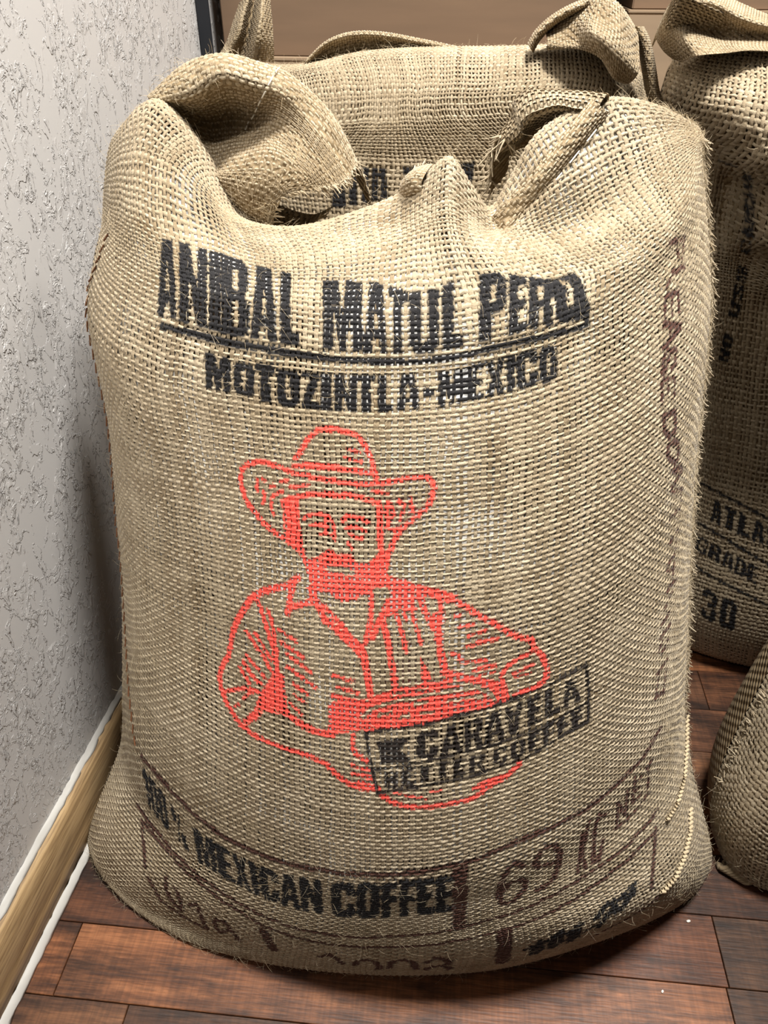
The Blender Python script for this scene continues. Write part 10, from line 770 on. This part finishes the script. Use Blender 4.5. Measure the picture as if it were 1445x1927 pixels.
# ------------------------------------------------------------------ the printed sack in front
BODY = settle(A_(DATA['body'])); par_b = arc_params(BODY)
sack = empty('burlap_sack', (-.05, .56, 0))
tag(sack, 'plump burlap coffee sack in front with a red farmer print and black lettering', 'sack', 'burlap coffee sacks')
ink_b = ink_sampler(PRINTS, *par_b[2])
weave('woven_front', BODY, 146, 236, sack, ink=ink_b, par=par_b)
lin = cloth('inner_liner', BODY, 90, 120, sack, M_LINER, -.0013, par_b, wob=-.0022); lin['label'] = 'pale film liner showing through the open weave'
cloth('woven_back', A_(DATA['body_back']), 60, 60, sack, M_CLOTH)
HOOD = A_(DATA['hood']); par_h = arc_params(HOOD)
hood = weave('folded_corner', HOOD, 50, 70, sack, ink=no_ink, par=par_h, seed=11); hood['label'] = 'folded over sack corner with an open frayed mouth'
cloth('corner_lining', HOOD, 50, 60, hood, M_CLOTH, 0., par_h)
LIP = A_(DATA['lip']); par_l = arc_params(LIP)
lip = weave('curled_lip', LIP, 36, 30, sack, ink=no_ink, par=par_l, seed=12); cloth('lip_lining', LIP, 40, 40, lip, M_CLOTH, 0., par_l)
HEM = A_(DATA['hem']); par_m = arc_params(HEM)
hem = weave('hem', HEM, 34, 8, sack, ink=no_ink, par=par_m, seed=13); cloth('hem_lining', HEM, 30, 12, hem, M_CLOTH, 0., par_m)
TUFT = A_(DATA['tuft']); par_t = arc_params(TUFT)
tuft = weave('rim_curl', TUFT, 10, 18, sack, ink=no_ink, par=par_t, seed=14); cloth('curl_lining', TUFT, 20, 20, tuft, M_CLOTH, 0., par_t)
# frayed edges
def edge(ctrl, par, s, t, out, flip=False):
    P, Nn, A, B = frame_at(ctrl, par, s, t, flip); return P, {'+s': A, '-s': -A, '+t': B, '-t': -B}[out], Nn
k = np.linspace(0, 1, 80)
fringe('frayed_mouth', *edge(HOOD, par_h, np.full(80, .995), .04+.84*k, '+s'), 150, hood, 21, (.003, .009))
fringe('frayed_lip', *edge(LIP, par_l, np.full(80, .99), k, '+s'), 60, lip, 22, (.008, .022), spread=.5)
fringe('frayed_curl', *edge(TUFT, par_t, k, np.full(80, .99), '+t'), 22, tuft, 23, (.002, .005))
ts = np.linspace(.24, .86, 200)
P, D, Nn = edge(BODY, par_b, np.full(200, .992), ts, '+s')
D = unit(D*.35+A_([.38, -.15, -.75]))
sf = fringe('seam_fringe', P, D, Nn, 1100, sack, 24, (.005, .010), (.0008, .0015), .20); sf['label'] = 'ragged overlocked thread ends along the right seam'
# stitching
def on_body(mm, lift):
    q = A_(mm); P, Nn, _, _ = frame_at(BODY, par_b, np.clip(q[:, 0]/par_b[2][0]/1000, 0, 1), np.clip(q[:, 1]/par_b[2][1]/1000, 0, 1)); return P+Nn*lift
dashes('side_stitching', on_body(SEAMS['left'], .0012), sack, M_BROWN_THREAD, .010, .003, .0009, .0008, 'brown stitching down the left side')
dashes('corner_cord', on_body(SEAMS['right_low_a'], .002), sack, M_PALE_THREAD, .004, .0004, .0016, .0016, 'pale seam cord')
dashes('corner_cord', on_body(SEAMS['right_low_b'], .002), sack, M_PALE_THREAD, .004, .0004, .0019, .0018, 'pale seam cord')
def on_patch(ctrl, par, u, v, lift):
    Bu, Du = cr_basis(ctrl.shape[1], u); Bv, Dv = cr_basis(ctrl.shape[0], v)
    P = np.einsum('nr,rcx,nc->nx', Bv, ctrl, Bu); A = np.einsum('nr,rcx,nc->nx', Bv, ctrl, Du); B = np.einsum('nr,rcx,nc->nx', Dv, ctrl, Bu)
    return P+unit(np.cross(A, B))*lift
v = np.linspace(6.6, 4.6, 40)
dashes('white_stitching', on_patch(HOOD, par_h, np.interp(v, [4.6, 5.4, 6.6], [2.7, 3.1, 3.75]), v, .003), sack, M_WHITE_THREAD, .009, .005, .0006)
dashes('white_stitching', on_patch(HEM, par_m, np.linspace(.2, 4.6, 60), np.full(60, .35), .0015), sack, M_WHITE_THREAD, .012, .009, .0006)
fuzz('loose_fibres', BODY, par_b, 6000, sack, 31, rad=.00010)
fuzz('seam_fibres', BODY, par_b, 4500, sack, 36, length=(.003, .008), rad=.00012, s0=.86, t0=.12, t1=.9)
fuzz('corner_fibres', HOOD, par_h, 900, hood, 32)

# ------------------------------------------------------------------ sacks behind
def sack_letters(ctrl, par, boxes, col='k'):
    """boxes: (text polygons in control index space)"""
    pr = []
    for poly in boxes:
        q = A_(poly, dtype=float)
        s = np.interp(q[:, 0], par[0][1], par[0][0])*par[2][0]*1000; t = np.interp(q[:, 1], par[1][1], par[1][0])*par[2][1]*1000
        pr.append([col, 'p', [np.stack([s, t], 1).tolist()], 0])
    return pr
SB = A_(DATA['sack_b']); par_2 = arc_params(SB)
sack2 = empty('burlap_sack', (-.09, 1.0, 0)); tag(sack2, 'burlap sack standing upright directly behind the front sack, dark letters peeking over its rim', 'sack', 'burlap coffee sacks')
weave('woven_front', SB, 150, 110, sack2, t0=.42, ink=ink_sampler(PRINTS_B, *par_2[2]) if PRINTS_B else no_ink, par=par_2, detail=1, seed=41)
cloth('inner_cloth', SB, 60, 80, sack2, M_CLOTH, -.002, par_2)
cloth('woven_back', A_(DATA['sack_b_back']), 40, 40, sack2, M_CLOTH)
for nm, key, nu, nv, sd in (('raised_ear', 'ear_r', 36, 44, 42), ('hanging_edge', 'ear_rope', 34, 12, 43), ('ear_hem', 'ear_rim', 30, 8, 44), ('upright_ear', 'ear_l', 26, 30, 45), ('rolled_edge', 'lip_b', 60, 22, 46)):
    c_ = A_(DATA[key]); p_ = arc_params(c_)
    o = weave(nm, c_, nu, nv, sack2, ink=no_ink, par=p_, detail=1, seed=sd); cloth(nm+'_lining', c_, 30, 24, o, M_CLOTH, 0., p_)
fuzz('loose_fibres', SB, par_2, 2500, sack2, 33, t0=.6)
SC = A_(DATA['sack_c']); par_3 = arc_params(SC)
sack3 = empty('burlap_sack', (.45, .97, 0)); tag(sack3, 'burlap sack at the right edge behind the front sack, bulging top and shaded front', 'sack', 'burlap coffee sacks')
weave('woven_front', SC, 136, 160, sack3, ink=ink_sampler(PRINTS_C, *par_3[2]) if PRINTS_C else no_ink, par=par_3, detail=1, seed=51)
cloth('inner_cloth', SC, 60, 80, sack3, M_CLOTH, -.002, par_3)
cloth('woven_back', A_(DATA['sack_c_back']), 40, 40, sack3, M_CLOTH)
for nm, key, nu, nv, sd in (('top_flap', 'flap_c', 50, 34, 52), ('top_fold', 'flap_c_top', 44, 22, 53)):
    c_ = A_(DATA[key]); p_ = arc_params(c_)
    o = weave(nm, c_, nu, nv, sack3, ink=no_ink, par=p_, detail=1, seed=sd); cloth(nm+'_lining', c_, 30, 24, o, M_CLOTH, 0., p_)
fuzz('loose_fibres', SC, par_3, 2500, sack3, 34, t0=.6)
SD = A_(DATA['sack_d']); par_4 = arc_params(SD)
sack4 = empty('burlap_sack', (.6, .6, 0)); tag(sack4, 'brown burlap sack cut off by the lower right edge of the photo', 'sack', 'burlap coffee sacks')
weave('woven_front', SD, 120, 125, sack4, ink=no_ink, par=par_4, detail=1, seed=61)
cloth('inner_cloth', SD, 60, 80, sack4, M_CLOTH, -.002, par_4)
cloth('woven_back', A_(DATA['sack_d_back']), 40, 40, sack4, M_CLOTH)
fringe('seam_fringe', *edge(SD, par_4, np.full(80, .02), np.linspace(.2, .75, 80), '-s'), 260, sack4, 25, (.004, .010), (.0008, .0018), .4)
ct = np.linspace(0, 1, 40); kn = []
for q in range(3):
    a_ = 2*PI*(2.6*ct+q/3)
    kn.append(np.stack([.316+.026*ct+.004*np.cos(a_), .533-.016*ct+.004*np.sin(a_), .009+.004*np.cos(a_)], 1))
o = strands('corner_knot', kn, .0030, sack4, M_BURLAP, 8, taper=.8, tone=A_([.15, .2, .1])); o['label'] = 'twisted cloth end at the bottom corner'
fuzz('loose_fibres', SD, par_4, 2000, sack4, 35, length=(.006, .016))

# ------------------------------------------------------------------ cartons behind the sacks
def cardboard(name, col):
    m, nt, b = mat(name); L = nt.links
    tc = N(nt, 'ShaderNodeTexCoord'); n = N(nt, 'ShaderNodeTexNoise'); n.inputs['Scale'].default_value = 6; n.inputs['Detail'].default_value = 5
    mp = N(nt, 'ShaderNodeMapping'); mp.inputs['Scale'].default_value = (1, 1, 8); L.new(tc.outputs['Object'], mp.inputs[0]); L.new(mp.outputs[0], n.inputs['Vector'])
    L.new(ramp(nt, n.outputs[0], [(.3, srgb(*[c*.92 for c in col])), (.7, srgb(*col))]), b.inputs['Base Color'])
    b.inputs['Roughness'].default_value = .75; return m
M_CARD = cardboard('carton_board', (122, 98, 76)); M_CARD2 = cardboard('carton_board_pale', (156, 133, 107))
M_TAPE = plain_material('carton_tape', (150, 118, 84), .3)
def carton(x0, x1, y0, y1, z0, z1, m, label):
    e = empty('cardboard_carton', ((x0+x1)/2, (y0+y1)/2, z0)); tag(e, label, 'carton', 'cartons stacked behind the sacks')
    t = .004
    box_mesh('box_body', (x0, y0, z0), (x1, y1, z1-t), .0015, m, e)
    xm = (y0+y1)/2
    box_mesh('top_flap', (x0, y0, z1-t), (x1, xm-.0008, z1), .001, m, e); box_mesh('top_flap', (x0, xm+.0008, z1-t), (x1, y1, z1), .001, m, e)
    box_mesh('tape_strip', ((x0+x1)/2-.024, y0-.0004, z1-.07), ((x0+x1)/2+.024, y0, z1-t), 0, M_TAPE, e)
    return e
carton(-.405, .125, 1.23, 1.62, 0, .36, M_CARD, 'bottom cardboard carton of the left stack behind the sacks')
carton(-.405, .125, 1.22, 1.62, .36, .742, M_CARD2, 'pale middle cardboard carton of the left stack behind the sacks')
carton(-.408, .128, 1.24, 1.62, .742, 1.12, M_CARD, 'brown upper cardboard carton of the left stack, against the white wall')
carton(.150, .70, 1.25, 1.64, 0, .40, M_CARD, 'bottom cardboard carton of the right stack behind the sacks')
carton(.150, .70, 1.25, 1.64, .40, .80, M_CARD2, 'pale middle cardboard carton of the right stack behind the sacks')
carton(.155, .70, 1.26, 1.64, .80, 1.14, M_CARD, 'brown upper cardboard carton of the right stack behind the sacks')
post = empty('rack_post', (-.42, 1.21, 0)); tag(post, 'black steel angle post between the white wall and the cartons', 'post')
M_STEEL = plain_material('black_steel', (34, 36, 40), .45)
box_mesh('front_flange', (-.429, 1.200, 0), (-.411, 1.203, 1.25), .0006, M_STEEL, post)
box_mesh('side_flange', (-.429, 1.203, 0), (-.426, 1.222, 1.25), .0006, M_STEEL, post)

# ------------------------------------------------------------------ crumbs
M_CRUMB = plain_material('pale_crumb', (232, 226, 214), .6)
def crumb(loc, size, label, seed):
    import bmesh
    bm = bmesh.new(); bmesh.ops.create_icosphere(bm, subdivisions=2, radius=1); rr = random.Random(seed)
    for v in bm.verts: v.co = Vector((v.co.x*size*1.5, v.co.y*size, v.co.z*size*.7))*rr.uniform(.85, 1.1)
    me = bpy.data.meshes.new('crumb'); bm.to_mesh(me); bm.free()
    o = link('crumb', me, M_CRUMB); o.location = loc; o.rotation_euler = (0, 0, rr.uniform(0, 3)); tag(o, label, 'crumb')
crumb((.2685, .4655, .0010), .0016, 'pale crumb on the dark board beside the right corner of the front sack', 1)
crumb((.2300, .3890, .0008), .0012, 'tiny pale crumb on the orange board in front of the sack', 2)
